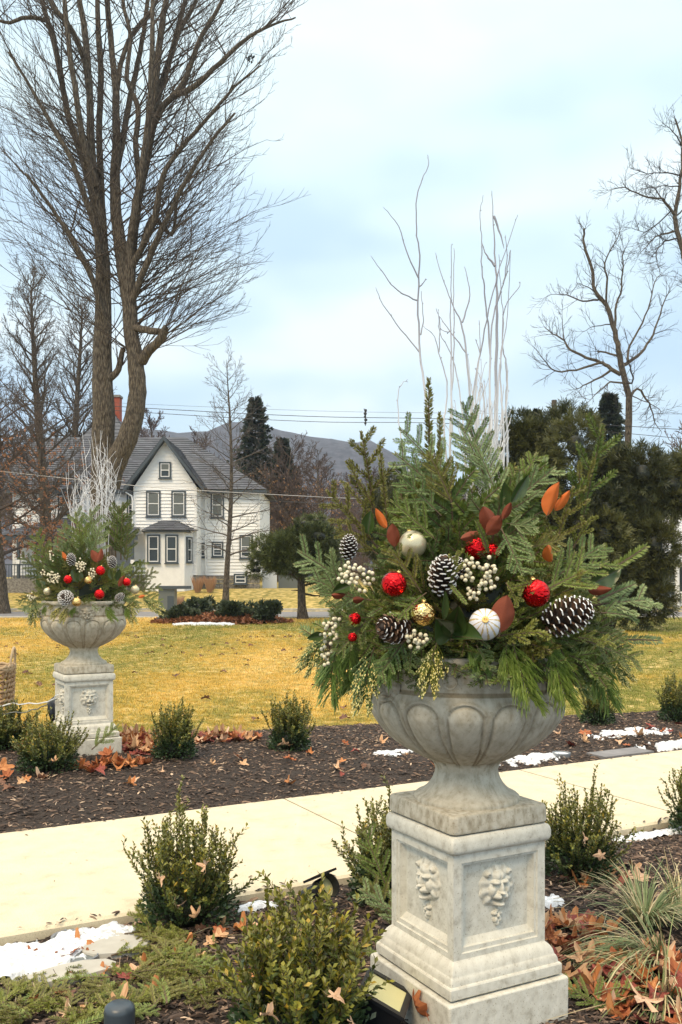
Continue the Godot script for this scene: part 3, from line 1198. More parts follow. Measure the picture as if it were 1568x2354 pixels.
func cedar(v: Array, base: Vector3, tip: Vector3, face: Vector3, label: String, group := "") -> Node3D:
	var o := thing("cedar_spray", label, "cedar spray", Vector3.ZERO, 0.0, group)
	part(o, "stem", v[0], M.stem)
	part(o, "strands", v[1], M.needles, Transform3D(), true)
	if v.size() > 3:
		part(o, "yellow_buds", v[3], M.needles, Transform3D(), true)
	place(o, base, tip, face, v[2])
	return o


# an evergreen magnolia leaf along +Y, upper side to +Z; two skins a millimetre apart
func magnolia_meshes(curl: float, cup: float) -> Array:
	var out := []
	for skin in 2:
		var b := MB.new()
		var pts := PackedVector3Array()
		for i in 15:
			var t := i / 14.0
			var w := 0.235 * pow(sin(PI * pow(t, 0.85)), 0.75) if t > 0.0 and t < 1.0 else 0.004
			for j in 9:
				var s := j / 4.0 - 1.0
				var x := s * w
				var z := cup * absf(s) ** 1.6 * w * 1.6 + curl * t * t * 0.35 + 0.012 * sin(t * 14.0 + s * 3.0) * absf(s) - 0.018 * exp(-(s * 9.0) ** 2)
				pts.append(Vector3(x, t, z - (0.008 if skin == 1 else 0.0)))
		b.grid(pts, 9)
		out.append(b.made(true))
	var rib := MB.new()
	var rp := PackedVector3Array()
	var rr := PackedFloat32Array()
	for i in 9:
		var t := i / 8.0 - 0.12
		rp.append(Vector3(0, t, curl * t * t * 0.35 - 0.014))
		rr.append(lerpf(.013, .004, i / 8.0))
	rib.tube(rp, rr, 5)
	out.append(rib.made())
	return out


func magnolia(v: Array, base: Vector3, tip: Vector3, face: Vector3, back: Material, label: String, broad := 1.0, group := "") -> void:
	var o := thing("magnolia_leaf", label, "magnolia leaf", Vector3.ZERO, 0.0, group)
	part(o, "upper_side", v[0], M.magnolia)
	part(o, "underside", v[1], back)
	part(o, "midrib", v[2], M.stem)
	var s := base.distance_to(tip)
	o.transform = Transform3D(basis_y(tip - base, face).scaled_local(Vector3(s * broad, s, s * broad)), base)


func pine_cone(white: float) -> Array:
	var b := MB.new()
	var w := MB.new()
	var core := MB.new()
	core.col = Color(.016, .009, .006)
	core.ball(Vector3(0, 0.5, 0), Vector3(.20, .46, .20), 10, 14)
	var nsc := 76
	for k in nsc:
		var t := (k + 0.5) / nsc
		var a := k * 2.39996
		var env := 0.31 * pow(sin(PI * (0.10 + 0.84 * pow(t, 0.9))), 0.7)
		var y := 0.03 + 0.93 * t
		var out := Vector3(cos(a), 0, sin(a))
		var side := Vector3(-sin(a), 0, cos(a))
		var rise := lerpf(0.10, 0.95, t)
		var dir := (out + Vector3.UP * rise).normalized()
		var up := side.cross(dir)
		if up.y < 0.0:
			up = -up
		var o := Vector3(0, y - 0.06, 0) + out * env * 0.35
		var l := env * 0.82 + 0.025
		var ww := 0.074 * (0.6 + 0.4 * sin(PI * t)) 
		var tip := o + dir * l
		b.col = Color(.055, .028, .016).lerp(Color(.12, .065, .035), rng.randf())
		# the scale widens to its end and is thick there
		var e0 := o - side * ww * 0.35
		var e1 := o + side * ww * 0.35
		var f0 := tip - side * ww - dir * l * 0.14
		var f1 := tip + side * ww - dir * l * 0.14
		var th := up * 0.018
		b.quad(e0 + th, e1 + th, f1 + th, f0 + th)
		b.tri(f0 + th, f1 + th, tip + th * 1.6)
		b.quad(e1 - th, e0 - th, f0 - th, f1 - th)
		b.tri(f1 - th, f0 - th, tip - th)
		b.quad(e0 + th, f0 + th, f0 - th, e0 - th)
		b.quad(f1 + th, e1 + th, e1 - th, f1 - th)
		# the rim, brushed with white
		w.col = Color(.74, .74, .72) if rng.randf() < white else Color(.22, .13, .08)
		var g0 := f0 + dir * 0.004
		var g1 := f1 + dir * 0.004
		var gt := tip + dir * 0.010
		w.quad(g0 + th * 1.15, gt + th * 1.3, gt - th * .2, g0 - th * .1)
		w.quad(gt + th * 1.3, g1 + th * 1.15, g1 - th * .1, gt - th * .2)
		if white > 0.5:
			w.quad(g0 + th * 1.15, f0.lerp(e0, .08) + th * 1.1, tip - dir * l * 0.04 + th * 1.6, gt + th * 1.3)
			w.quad(gt + th * 1.3, tip - dir * l * 0.04 + th * 1.6, f1.lerp(e1, .08) + th * 1.1, g1 + th * 1.15)
	return [core.made(true), b.made(), w.made()]


func cone(v: Array, base: Vector3, tip: Vector3, fat: float, label: String, group := "") -> void:
	var o := thing("pine_cone", label, "pine cone", Vector3.ZERO, 0.0, group)
	part(o, "core", v[0], M.cone)
	part(o, "scales", v[1], M.cone, Transform3D(), true)
	part(o, "scale_tips", v[2], M.cone, Transform3D(), true)
	var s := base.distance_to(tip)
	o.transform = Transform3D(basis_y(tip - base, Vector3(0.3, 0.2, 1)).scaled_local(Vector3(s * fat, s, s * fat)), base)


var ball_mesh: SphereMesh
var pearl_mesh: ArrayMesh
var ring_mesh: TorusMesh
var cup_mesh: CylinderMesh


func bauble(where: Vector3, r: float, mat: Material, face: Vector3, label: String, group := "") -> void:
	var o := thing("bauble", label, "bauble", where, 0.0, group)
	var s := Basis().scaled(Vector3(r, r, r))
	part(o, "ball", pearl_mesh if mat == M.pearl else ball_mesh, mat, Transform3D(s, Vector3.ZERO))
	part(o, "cap", cup_mesh, M.gold_cap, Transform3D(s, Vector3(0, r * 1.04, 0)))
	part(o, "loop", ring_mesh, M.gold_cap, Transform3D(s * Basis(Vector3.RIGHT, PI / 2), Vector3(0, r * 1.22, 0)))
	o.basis = basis_y(Vector3(face.x, 0.9, -0.45), Vector3(0.1, 0.2, 0.9)) if mat != M.pearl else basis_y(face, Vector3(0.1, 0.9, 0.2))


func bauble_meshes() -> void:
	M.gold_cap = flat(g3(.70, .48, .18), 0.3, 1.0)
	ball_mesh = SphereMesh.new()
	ball_mesh.radius = 1.0
	ball_mesh.height = 2.0
	ball_mesh.radial_segments = 40
	ball_mesh.rings = 20
	cup_mesh = CylinderMesh.new()
	cup_mesh.top_radius = 0.20
	cup_mesh.bottom_radius = 0.22
	cup_mesh.height = 0.16
	cup_mesh.radial_segments = 16
	ring_mesh = TorusMesh.new()
	ring_mesh.inner_radius = 0.09
	ring_mesh.outer_radius = 0.12
	ring_mesh.rings = 16
	ring_mesh.ring_segments = 6
	# white ball with gold glitter petals round its pole
	var b := MB.new()
	for i in 61:
		var f := PI * i / 60.0
		for j in 121:
			var a := TAU * j / 120.0
			var d := Vector3(sin(f) * cos(a), cos(f), sin(f) * sin(a))
			var q := a / TAU * 13.0
			var e := absf(q - floor(q) - 0.5)   # 0.5 on a seam
			var wide := 0.11 + 0.10 * gnoise.get_noise_3d(d.x * 260.0, d.y * 260.0, d.z * 260.0)
			b.col = Color(.72, .73, .78)
			if 0.5 - e < wide * (1.2 if f < 1.9 else 0.8) or f < 0.16 + 0.1 * gnoise.get_noise_2d(a * 90.0, 3.0):
				b.col = Color(.36, .25, .09).lerp(Color(.66, .53, .27), rng.randf())
			b.p(d)
	for i in 60:
		for j in 120:
			var k := i * 121 + j
			b.ix.append_array([k, k + 1, k + 121, k + 1, k + 122, k + 121])
	pearl_mesh = b.made(true)


func berries(o: Vector3, spread: Vector3, count: int, r: float, hang: Vector3, label: String, merged := false, group := "") -> void:
	var t := thing("berry_sprig", label, "berry sprig", o, 0.0, group)
	var stems := MB.new()
	stems.col = Color(.10, .065, .04)
	var all := MB.new()
	var sp := SphereMesh.new()
	sp.radius = r
	sp.height = r * 2.0
	sp.radial_segments = 14
	sp.rings = 7
	var spots: Array[Vector3] = []
	var tries := 0
	while spots.size() < count and tries < count * 60:
		tries += 1
		var q := rv()
		if q.length() > 1.0:
			continue
		var p := q * spread + hang * rf(-.5, .5)
		var ok := true
		for s in spots:
			if s.distance_to(p) < r * 1.75:
				ok = false
				break
		if ok:
			spots.append(p)
	var root := -hang * 0.6 - Vector3(0, 0, spread.z * 1.5)
	for p in spots:
		var mid := p * 0.55 + root * 0.25 + rv() * r
		stems.tube(PackedVector3Array([root.lerp(mid, 0.3), mid, p]), PackedFloat32Array([r * .22, r * .18, r * .14]), 4)
		if merged:
			all.ball(p, Vector3(r, r, r), 6, 9)
		else:
			part(t, "berry", sp, M.berry, Transform3D(Basis(), p))
	part(t, "stems", stems.made(), M.twig)
	if merged:
		part(t, "berries", all.made(true), M.berry, Transform3D(), true)


# a painted twig through points, with side twigs and buds
func birch(lines: Array, label: String, r0: float, group := "") -> void:
	var t := thing("birch_twig", label, "birch twig", Vector3.ZERO, 0.0, group)
	var b := MB.new()
	b.col = Color(.74, .74, .75)
	var buds := MB.new()
	buds.col = Color(.45, .45, .48)
	var first := true
	for ln in lines:
		var raw: PackedVector3Array = ln
		var pts := bent(raw, 4, 0.0022)
		var rad := PackedFloat32Array()
		for i in pts.size():
			rad.append(lerpf(r0 if first else r0 * 0.55, 0.0011, pow(float(i) / (pts.size() - 1), 0.8)))
		# white paint below; backlit greyness put into the colour towards the tips
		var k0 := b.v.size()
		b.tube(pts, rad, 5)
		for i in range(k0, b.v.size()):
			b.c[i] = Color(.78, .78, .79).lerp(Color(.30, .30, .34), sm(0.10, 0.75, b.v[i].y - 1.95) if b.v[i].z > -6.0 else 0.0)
		for i in range(3, pts.size(), 3):
			var d := (pts[i] - pts[i - 1]).normalized()
			var o := (d * 1.5 + rv()).normalized()
			buds.leaf(pts[i], o, o.cross(Vector3(.2, .3, .9)).normalized(), Vector3(0, 0, 1), 0.009, 0.0022, 0.9)
			buds.leaf(pts[i], o, o.cross(Vector3(.9, .3, .2)).normalized(), Vector3(1, 0, 0), 0.009, 0.0022, 0.9)
		first = false
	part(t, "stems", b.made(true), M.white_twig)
	if buds.v.size():
		part(t, "buds", buds.made(), M.white_twig, Transform3D(), true)


# points on a smooth line through the given ones, slightly crooked
func bent(raw: PackedVector3Array, per: int, jit: float) -> PackedVector3Array:
	var out := PackedVector3Array()
	for i in raw.size() - 1:
		var p0 := raw[maxi(i - 1, 0)]
		var p3 := raw[mini(i + 2, raw.size() - 1)]
		for k in per:
			var q := raw[i].cubic_interpolate(raw[i + 1], p0, p3, float(k) / per)
			if not (i == 0 and k == 0):
				q += rv() * jit
			out.append(q)
	out.append(raw[raw.size() - 1])
	return out


# ------------------------------------------------------------------ the two planted urns
var F := {}
var CED := []
var MAG := []
var CONE := []


func stock() -> void:
	bauble_meshes()
	F.silver_a = fir_branch(.32, "silver", 8, false, 0.019)
	F.silver_b = fir_branch(.24, "silver", 6, false, 0.018)
	F.blue_a = fir_branch(.32, "blue", 8, false, 0.019)
	F.blue_b = fir_branch(.24, "blue", 7, false, 0.018)
	F.green_a = fir_branch(.30, "green", 8, false, 0.018)
	F.green_b = fir_branch(.22, "green", 6, false, 0.017)
	F.dark_a = fir_branch(.30, "dark", 8, false, 0.018)
	F.dark_b = fir_branch(.22, "dark", 7, true, 0.016)
	F.dark_leader = fir_branch(.34, "green", 5, true, .019)
	F.olive_a = fir_branch(.28, "olive", 6, true, 0.016)
	F.olive_b = fir_branch(.20, "olive", 0, true, 0.017)
	F.olive_c = fir_branch(.26, "olive", 7, false, 0.018)
	F.leader = fir_branch(.30, "olive", 0, true, 0.018)
	F.lime = fir_branch(.17, "lime", 4, true, 0.015)
	F.spray = fir_branch(.16, "silver", 0, false, 0.022)
	F.spray_g = fir_branch(.16, "green", 0, false, 0.020)
	F.spray_b = fir_branch(.18, "blue", 2, false, 0.020)
	CED.append(cedar_spray(.30, [Color(.10, .17, .035), Color(.20, .30, .07)], 95, false))
	CED.append(cedar_spray(.26, [Color(.13, .20, .03), Color(.26, .33, .07)], 90, false))
	CED.append(cedar_spray(.24, [Color(.09, .12, .015), Color(.20, .22, .035)], 80, true))
	CED.append(cedar_spray(.28, [Color(.07, .13, .04), Color(.14, .22, .07)], 90, true))
	for q in [[.1, .25], [.35, .45], [-.25, .55]]:
		MAG.append(magnolia_meshes(q[0], q[1]))
	CONE.append(pine_cone(1.0))
	CONE.append(pine_cone(.35))


# a point given by its place in the enlarged picture of the near urn and its distance before the urn's axis
func P(x: float, y: float, dz: float) -> Vector3:
	return at(671.6 + 0.5717 * x, 848.3 + 0.5717 * y, 3.498 - dz)


func Q(x: float, y: float, dz: float) -> Vector3:
	return at(0.2525 * x, 989.7 + 0.2525 * y, 8.15 - dz)


const TOWARD := Vector3(0.0, 0.35, 1.0)


# what a filling sprig looks like and where on the mound it sits
func spot_words(kind: String, d: Vector3) -> String:
	var hue: String = {"silver": "silvery", "blue_a": "blue-green", "blue_b": "short blue-green", "green": "green", "dark_a": "dark", "dark_leader": "tall dark", "dark_b": "bushy dark", "olive": "olive"}.get(kind, {"silver": "silvery", "green": "green", "olive": "olive", "lime": "yellow-green", "spray": "bright"}.get(kind.get_slice("_", 0), "green"))
	var lift := "upright at the crown" if d.y > .75 else ("high" if d.y > .4 else ("at mid height" if d.y > .05 else "low over the rim"))
	var side := "left" if d.x < -.35 else ("right" if d.x > .35 else "middle")
	var face := "front" if d.z > .15 else "back"
	return "%s fir sprig %s, %s %s of the " % [hue, lift, side, face]


# short tips that crowd between the ornaments
func fir_tips(heart: Vector3, count: int, whose: String, group: String) -> void:
	var tips := ["spray_g", "lime", "green_b", "spray_b", "olive_b", "spray_g", "blue_b", "spray"]
	for k in count:
		var a := lerpf(-1.75, 1.75, fmod(k * 0.618034, 1.0))
		var el := lerpf(-.35, 1.05, fmod(k * 0.754878 + .3, 1.0))
		var d := Vector3(cos(el) * sin(a), sin(el), cos(el) * cos(a))
		var out := (d + rv() * .55 + Vector3(0, .15, 0)).normalized()
		var b := heart + Vector3(0, .03, 0) + d * Vector3(.33, .36, .30) * rf(.75, 1.0)
		var key: String = tips[k % tips.size()]
		fir(F[key], b, b + out * rf(.11, .17), d + Vector3(rf(-.5, .5), .6, .4), spot_words(key, d).replace("fir sprig", "fir tip") + whose, group, "fir_tip")


func near_urn() -> void:
	var list := [
		[555, 480, .05, 560, 45, .05, "leader", "tall straight olive fir shoot, highest tip of the foreground arrangement"],
		[590, 420, .10, 600, 180, .10, "olive_b", "short fir shoot beside the tallest olive tip in the foreground arrangement"],
		[775, 420, .05, 672, 140, .08, "blue_a", "blue-green fir branch leaning left over the white birch twigs' feet"],
		[640, 470, .14, 440, 232, .16, "silver_a", "silvery fir branch reaching up left below the tallest olive tip"],
		[620, 520, .18, 408, 345, .20, "silver_b", "silvery fir branch second below the tallest tip, pointing left"],
		[600, 590, .22, 425, 430, .22, "blue_a", "blue-green fir branch above the long bright left-pointing frond"],
		[590, 700, .28, 392, 535, .30, "green_a", "bright fir frond pointing up left above the champagne ball"],
		[325, 600, -.05, 288, 255, -.05, "olive_a", "dark olive fir branch with upright tip at the arrangement's left shoulder"],
		[330, 560, .0, 222, 372, .0, "olive_b", "olive fir shoot on the left shoulder, upper of two leaning left"],
		[330, 600, .03, 200, 450, .03, "olive_b", "olive fir shoot on the left shoulder, lower of two leaning left"],
		[345, 720, .15, 152, 480, .15, "olive_a", "long yellow-olive fir branch sweeping up left past the green-backed leaf"],
		[345, 745, .2, 178, 632, .2, "olive_a", "olive fir branch pointing left just above the snowy cone on the left"],
		[385, 640, .1, 358, 318, .05, "leader", "slender olive fir shoot rising left of the silvery fronds"],
		[280, 900, .2, 38, 722, .15, "silver_a", "silvery fir branch whose tip is farthest left, above the berries"],
		[290, 930, .22, 78, 848, .2, "silver_b", "silvery fir branch below the leftmost tip, pointing left"],
		[320, 930, .25, 110, 905, .25, "blue_a", "blue-green fir branch pointing left beside the dark leaf at the left edge"],
		[180, 840, .2, 155, 735, .2, "silver_b", "short silvery fir tuft standing above the left berry sprig"],
		[800, 500, .12, 690, 225, .10, "silver_a", "pale fir branch between the olive tips and the birch twigs"],
		[840, 560, .15, 740, 300, .12, "silver_a", "pale fir branch in front of the thick birch stems"],
		[650, 560, .2, 560, 330, .2, "olive_c", "olive-green fir branch rising through the middle of the silvery fronds"],
		[1160, 640, .0, 1215, 228, .0, "dark_leader", "tall dark fir branch standing upright on the arrangement's right side"],
		[1150, 560, .02, 1160, 372, .02, "olive_b", "short thick fir shoot left of the tall right-hand branch"],
		[1165, 520, .02, 1222, 362, .02, "olive_b", "short thick fir shoot against the tall right-hand branch"],
		[1040, 760, .15, 1145, 482, .15, "olive_a", "olive fir branch rising right of the orange leaves"],
		[1130, 720, .1, 1198, 590, .1, "lime", "small yellow-green fir tip on the right below the tall dark branch"],
		[880, 540, .1, 1052, 398, .05, "silver_b", "pale fir branch pointing right behind the green magnolia leaves"],
		[890, 500, .05, 1000, 352, .0, "green_b", "fir tip pointing up right behind the green magnolia leaves"],
		[900, 560, .1, 992, 488, .1, "spray", "small white-backed fir spray right of the green magnolia leaves"],
		[1230, 830, .1, 1430, 735, .05, "spray_g", "bright green fir spray pointing far right above the dark magnolia leaf"],
		[1245, 800, .1, 1270, 705, .1, "spray_g", "short green fir spray upright on the far right"],
		[1030, 860, .25, 1245, 708, .2, "blue_a", "long blue-green fir branch reaching right above the big snowy cone"],
		[1000, 900, .28, 1262, 775, .22, "green_a", "long olive-tipped fir branch just above the big snowy cone"],
		[1210, 950, .22, 1438, 935, .12, "silver_b", "silvery fir branch pointing right, level with the big cone's tip"],
		[1230, 930, .24, 1368, 858, .15, "spray", "silvery fir spray pointing up right beside the big cone"],
		[1240, 980, .24, 1372, 992, .18, "spray_b", "blue-green fir spray drooping right of the big cone"],
		[1310, 1090, .15, 1478, 1085, .08, "spray", "brown-tipped pale fir spray, farthest right of the arrangement"],
		[790, 740, .33, 755, 610, .36, "spray_g", "small fir spray crossing the paired red balls"],
		[900, 640, .30, 980, 765, .36, "spray_b", "blue-green fir spray hanging down right of the brown leaves"],
		[860, 620, .30, 990, 640, .32, "silver_b", "white-streaked fir branch pointing right of the brown leaves"],
		[840, 640, .32, 930, 830, .40, "blue_b", "blue-green fir branch hanging between the red balls"],
		[950, 720, .28, 1100, 690, .30, "olive_c", "olive fir branch around the small orange leaf"],
		[520, 900, .38, 400, 715, .38, "olive_c", "olive fir branch rising above the left red ball"],
		[530, 880, .38, 510, 760, .42, "olive_b", "stubby olive fir shoot between left red ball and the snowy middle cone"],
		[640, 880, .42, 655, 730, .42, "lime", "yellow-green fir shoot crossing the snowy middle cone"],
		[630, 860, .42, 690, 950, .46, "spray_g", "green fir spray hanging right of the snowy middle cone"],
		[540, 900, .38, 410, 1005, .46, "green_b", "olive fir spray pointing down left between gold ball and brown cone"],
		[1000, 850, .40, 880, 890, .46, "lime", "yellow-green fir spray pointing left above the right red ball"],
		[860, 860, .40, 915, 955, .46, "lime", "yellow-green fir sprig hanging left of the right red ball"],
		[790, 1080, .40, 1020, 1050, .44, "lime", "golden-green fir sprig under the right red ball"],
		[870, 1060, .40, 880, 1110, .46, "lime", "golden-green fir tuft right of the white and gold ball"],
		[560, 1080, .42, 490, 1145, .46, "spray", "silvery fir tip under the white berries on the rim"],
		[740, 1080, .40, 800, 1120, .46, "spray", "pale fir spray on the rim below the white and gold ball"],
		[740, 1110, .38, 800, 1210, .44, "blue_b", "blue-green fir sprig hanging over the rim right of centre"],
		[460, 1080, .34, 350, 1240, .40, "blue_b", "blue-green fir sprig hanging over the rim left of the golden cedar"],
		[480, 1120, .36, 470, 1225, .42, "blue_b", "small blue-green fir tip hanging against the bowl near the golden cedar"],
		[330, 1000, .28, 200, 1000, .34, "green_b", "bright green fir sprig under the left red ball"],
		[360, 960, .32, 310, 1000, .40, "spray", "pale fir spray left of the brown cone"],
		[300, 1010, .28, 180, 1150, .34, "dark_a", "dark fir branch sloping down at the lower left"],
		[1180, 1090, .28, 1385, 1180, .22, "dark_a", "dark fir branch sloping down at the lower right"],
		[1150, 1080, .30, 1290, 1100, .30, "lime", "yellow-green fir tuft at the lower right under the big cone"],
	]
	for q in list:
		var b := P(q[0], q[1], q[2])
		var t := P(q[3], q[4], q[5])
		fir(F[q[6]], b, t, Vector3(rf(-.4, .4), rf(.1, .6), 1.0), q[7])
	# sprigs that fill the dome between them
	var keys := ["green_a", "green_b", "dark_a", "olive_a", "blue_a", "blue_b", "olive_c", "silver_b", "green_b", "dark_a"]
	var heart := Vector3(NEAR_AT.x, 1.36, NEAR_AT.z)
	for k in 220:
		var a := k * 2.39996
		if k % 3 != 0:
			a = lerpf(-1.9, 1.9, fmod(k * 0.618034, 1.0))
		var t := (k + 0.5) / 220.0
		var el := lerpf(-0.30, 1.25, t * t * 0.55 + t * 0.45)
		var d := Vector3(cos(el) * sin(a), sin(el), cos(el) * cos(a))
		var s := Vector3(lerpf(.60, .47, sm(0.1, .9, el)), .55 + .20 * sm(.5, 1.2, el), .48) if el > 0.0 else Vector3(.60, .50, .48)
		var tip := heart + d * s * rf(.68, .98)
		var b := heart + Vector3(d.x * .16, d.y * .10, d.z * .16) + Vector3(0, 0.06, 0)
		fir(F[keys[k % keys.size()]], b, tip, d + Vector3(0, .4, .5), spot_words(keys[k % keys.size()], d) + "foreground urn", "fir sprigs filling the foreground urn")
	fir_tips(heart, 90, "foreground urn", "short fir tips between the ornaments of the foreground urn")
	# cedar hanging over the rim
	var c := [
		[330, 1120, .30, 285, 1395, .34, 3, "bright cedar spray with pale buds hanging over the bowl's left side"],
		[190, 1090, .22, 148, 1375, .24, 0, "thin cedar spray hanging free at far left, beside the berries' tail"],
		[160, 1060, .20, 38, 1235, .22, 3, "bushy cedar spray drooping at the far left edge"],
		[250, 1080, .22, 222, 1260, .24, 0, "dark cedar spray hanging between the two left cedar tails"],
		[585, 1090, .40, 545, 1325, .43, 2, "golden cedar sprig full of yellow buds over the middle of the rim"],
		[885, 1090, .38, 985, 1400, .40, 1, "broad bright cedar fan hanging before the bowl right of centre"],
		[860, 1100, .40, 880, 1300, .42, 1, "shorter cedar fan left of the broad bright one"],
		[1040, 1100, .32, 1125, 1400, .34, 1, "arching cedar spray hanging past the lion mask on the right"],
		[1000, 1090, .34, 1100, 1190, .36, 0, "small cedar spray on the rim behind the arching one"],
		[1210, 1120, .22, 1300, 1395, .24, 0, "dense cedar tail hanging at the right, outside the bowl"],
		[1250, 1120, .18, 1372, 1270, .18, 3, "cedar spray spreading to the right above the small shrub"],
		[700, 1100, .36, 790, 1250, .40, 0, "small dull cedar sprig hanging right of the golden one"],
		[420, 1090, .34, 370, 1290, .38, 0, "cedar sprig falling before the bowl's left shoulder"],
	]
	for q in c:
		cedar(CED[q[6]], P(q[0], q[1], q[2]), P(q[3], q[4], q[5]), TOWARD, q[7])
	# more cedar behind, round the rim
	for k in 12:
		var a := PI * (0.55 + 0.9 * k / 11.0)
		var o := Vector3(NEAR_AT.x + .33 * sin(a), 1.34, NEAR_AT.z + .33 * cos(a))
		cedar(CED[k % 2], o, o + Vector3(.16 * sin(a), -.2, .16 * cos(a)), Vector3(sin(a), .3, cos(a)), "cedar spray hanging over the back of the foreground urn", "cedar sprays behind the foreground urn")
	# magnolia leaves: base, tip, which side faces us
	var g := [
		[850, 575, .2, 850, 452, .2, 1, .85, 0, "upright green magnolia leaf, left of the pair by the birch stems"],
		[880, 545, .2, 945, 425, .18, 1, .8, 0, "upright green magnolia leaf, right of the pair by the birch stems"],
		[820, 660, .26, 775, 555, .28, -1, 1.25, 0, "broad brown-backed magnolia leaf above the paired red balls"],
		[780, 665, .28, 838, 590, .32, -1, 1.2, 0, "rolled brown-backed magnolia leaf before the broad one"],
		[845, 605, .24, 882, 535, .24, -1, .9, 0, "narrow rusty magnolia leaf under the green pair"],
		[760, 660, .26, 682, 682, .28, -1, .8, 0, "dark red-brown magnolia leaf pointing left over the red ball"],
		[1025, 590, .1, 1068, 452, .1, -1, .95, 1, "bright orange magnolia leaf, taller of the orange pair"],
		[1055, 570, .08, 1118, 488, .08, -1, .8, 1, "folded orange magnolia leaf, shorter of the orange pair"],
		[1045, 775, .2, 1035, 715, .24, -1, 1.2, 1, "small orange magnolia leaf among fir on the right"],
		[305, 665, .1, 315, 570, .1, 1, 1.2, 0, "pale green magnolia leaf standing on the left shoulder"],
		[380, 640, .12, 335, 560, .1, -1, .8, 1, "orange magnolia leaf curling before the pale green one"],
		[415, 715, .2, 405, 622, .2, -1, 1.2, 0, "red-brown pointed magnolia leaf left of the champagne ball"],
		[835, 1060, .40, 866, 912, .40, -1, 1.35, 0, "large dark brown magnolia leaf behind the white and gold ball"],
		[640, 1080, .44, 565, 985, .52, 1, 1.3, 0, "green magnolia leaf left of the trio under the gold ball"],
		[640, 1080, .45, 672, 940, .50, 1, 1.2, 0, "green magnolia leaf upright in the trio beside the white ball"],
		[650, 1075, .46, 756, 1075, .54, 1, 1.25, 0, "green magnolia leaf lying against the white and gold ball"],
		[610, 1010, .36, 612, 890, .36, 1, .55, 0, "narrow twisted magnolia leaf rising above the green trio"],
		[1200, 870, .16, 1322, 800, .12, 1, 1.2, 0, "dark green magnolia leaf at the right among pale fir"],
		[1190, 890, .18, 1285, 885, .16, -1, .9, 0, "brown magnolia leaf half hidden right of the big cone"],
		[230, 870, .2, 165, 895, .22, 1, 1.2, 0, "dark green magnolia leaf under the left berries"],
		[215, 905, .22, 155, 912, .24, -1, .8, 0, "rusty magnolia leaf under the left berries"],
		[290, 925, .26, 240, 930, .28, -1, .9, 0, "small red-brown magnolia leaf below the left red ball"],
		[130, 1070, .2, 55, 1085, .22, 1, .9, 0, "pale green magnolia leaf poking out at the far left"],
	]
	for q in g:
		var back: Material = M.orange if q[8] == 1 else M.felt
		magnolia(MAG[int(q[0]) % 3], P(q[0], q[1], q[2] + .08), P(q[3], q[4], q[5] + .10), Vector3(rf(-.35, .35), rf(-.1, .35), 1.0) * q[6], back, q[9], q[7])
	bauble(P(410, 865, .42), .042, M.red_foil, Vector3(.4, .3, 1), "shiny red ball left of the snowy middle cone")
	bauble(P(737, 722, .30), .041, M.red_foil, Vector3(-.2, .5, .7), "shiny red ball under the brown leaves, left one of a pair")
	bauble(P(802, 735, .24), .030, M.red_foil, Vector3(.5, .6, .2), "small dark red ball tucked right of its bigger twin")
	bauble(P(980, 902, .40), .047, M.red_foil, Vector3(-.1, .8, .5), "large shiny red ball above the big snowy cone")
	bauble(P(527, 985, .44), .041, M.gold_foil, Vector3(.1, .8, -.2), "mirror gold ball above the white berries")
	bauble(P(485, 705, .28), .048, M.champagne, Vector3(-.2, .8, .4), "champagne glitter ball half hidden by fir")
	bauble(P(775, 1027, .46), .052, M.pearl, Vector3(-.12, .35, 1), "white ball with gold stripes beside the green leaves")
	bauble(P(252, 1005, .32), .022, M.red_foil, Vector3(.3, .8, .2), "little red ball, upper of two at lower left")
	bauble(P(243, 1078, .33), .016, M.red_foil, Vector3(.3, .8, .2), "tiny red ball, lower of two at lower left")
	cone(CONE[0], P(1018, 1030, .36), P(1212, 950, .40), 1.08, "big pine cone with white-tipped scales, lying on the right")
	cone(CONE[1], P(455, 1045, .38), P(352, 1038, .48), 1.1, "brown pine cone under the mirror gold ball")
	cone(CONE[0], P(602, 895, .36), P(612, 752, .44), 1.0, "white-edged pine cone standing in the middle")
	cone(CONE[0], P(224, 760, .20), P(232, 665, .24), 1.0, "white-tipped pine cone on the left shoulder")
	cone(CONE[0], P(665, 830, .32), P(655, 755, .36), 1.2, "small white-edged cone peeping out right of the standing one")
	berries(P(255, 830, .38), Vector3(.070, .042, .03), 38, .0068, Vector3(.03, -.03, 0), "wide sprig of cream berries left of the red ball")
	berries(P(708, 800, .42), Vector3(.028, .055, .025), 16, .0072, Vector3(.0, -.05, 0), "cream berry sprig below the paired red balls, left half")
	berries(P(785, 820, .42), Vector3(.038, .052, .03), 28, .0072, Vector3(.0, -.04, 0), "cream berry sprig below the paired red balls, right half")
	berries(P(735, 905, .42), Vector3(.028, .035, .02), 10, .0070, Vector3(.0, -.04, 0), "few cream berries dangling over the white ball")
	berries(P(500, 1085, .46), Vector3(.040, .036, .025), 20, .0072, Vector3(.0, -.02, 0), "tight cream berry cluster under the gold ball")
	berries(P(150, 1040, .28), Vector3(.036, .040, .025), 18, .0068, Vector3(-.02, -.04, 0), "cream berries at far left, upper part of the trailing sprig")
	berries(P(140, 1130, .28), Vector3(.025, .055, .02), 16, .0068, Vector3(-.02, -.06, 0), "cream berries at far left, trailing tail of the sprig")
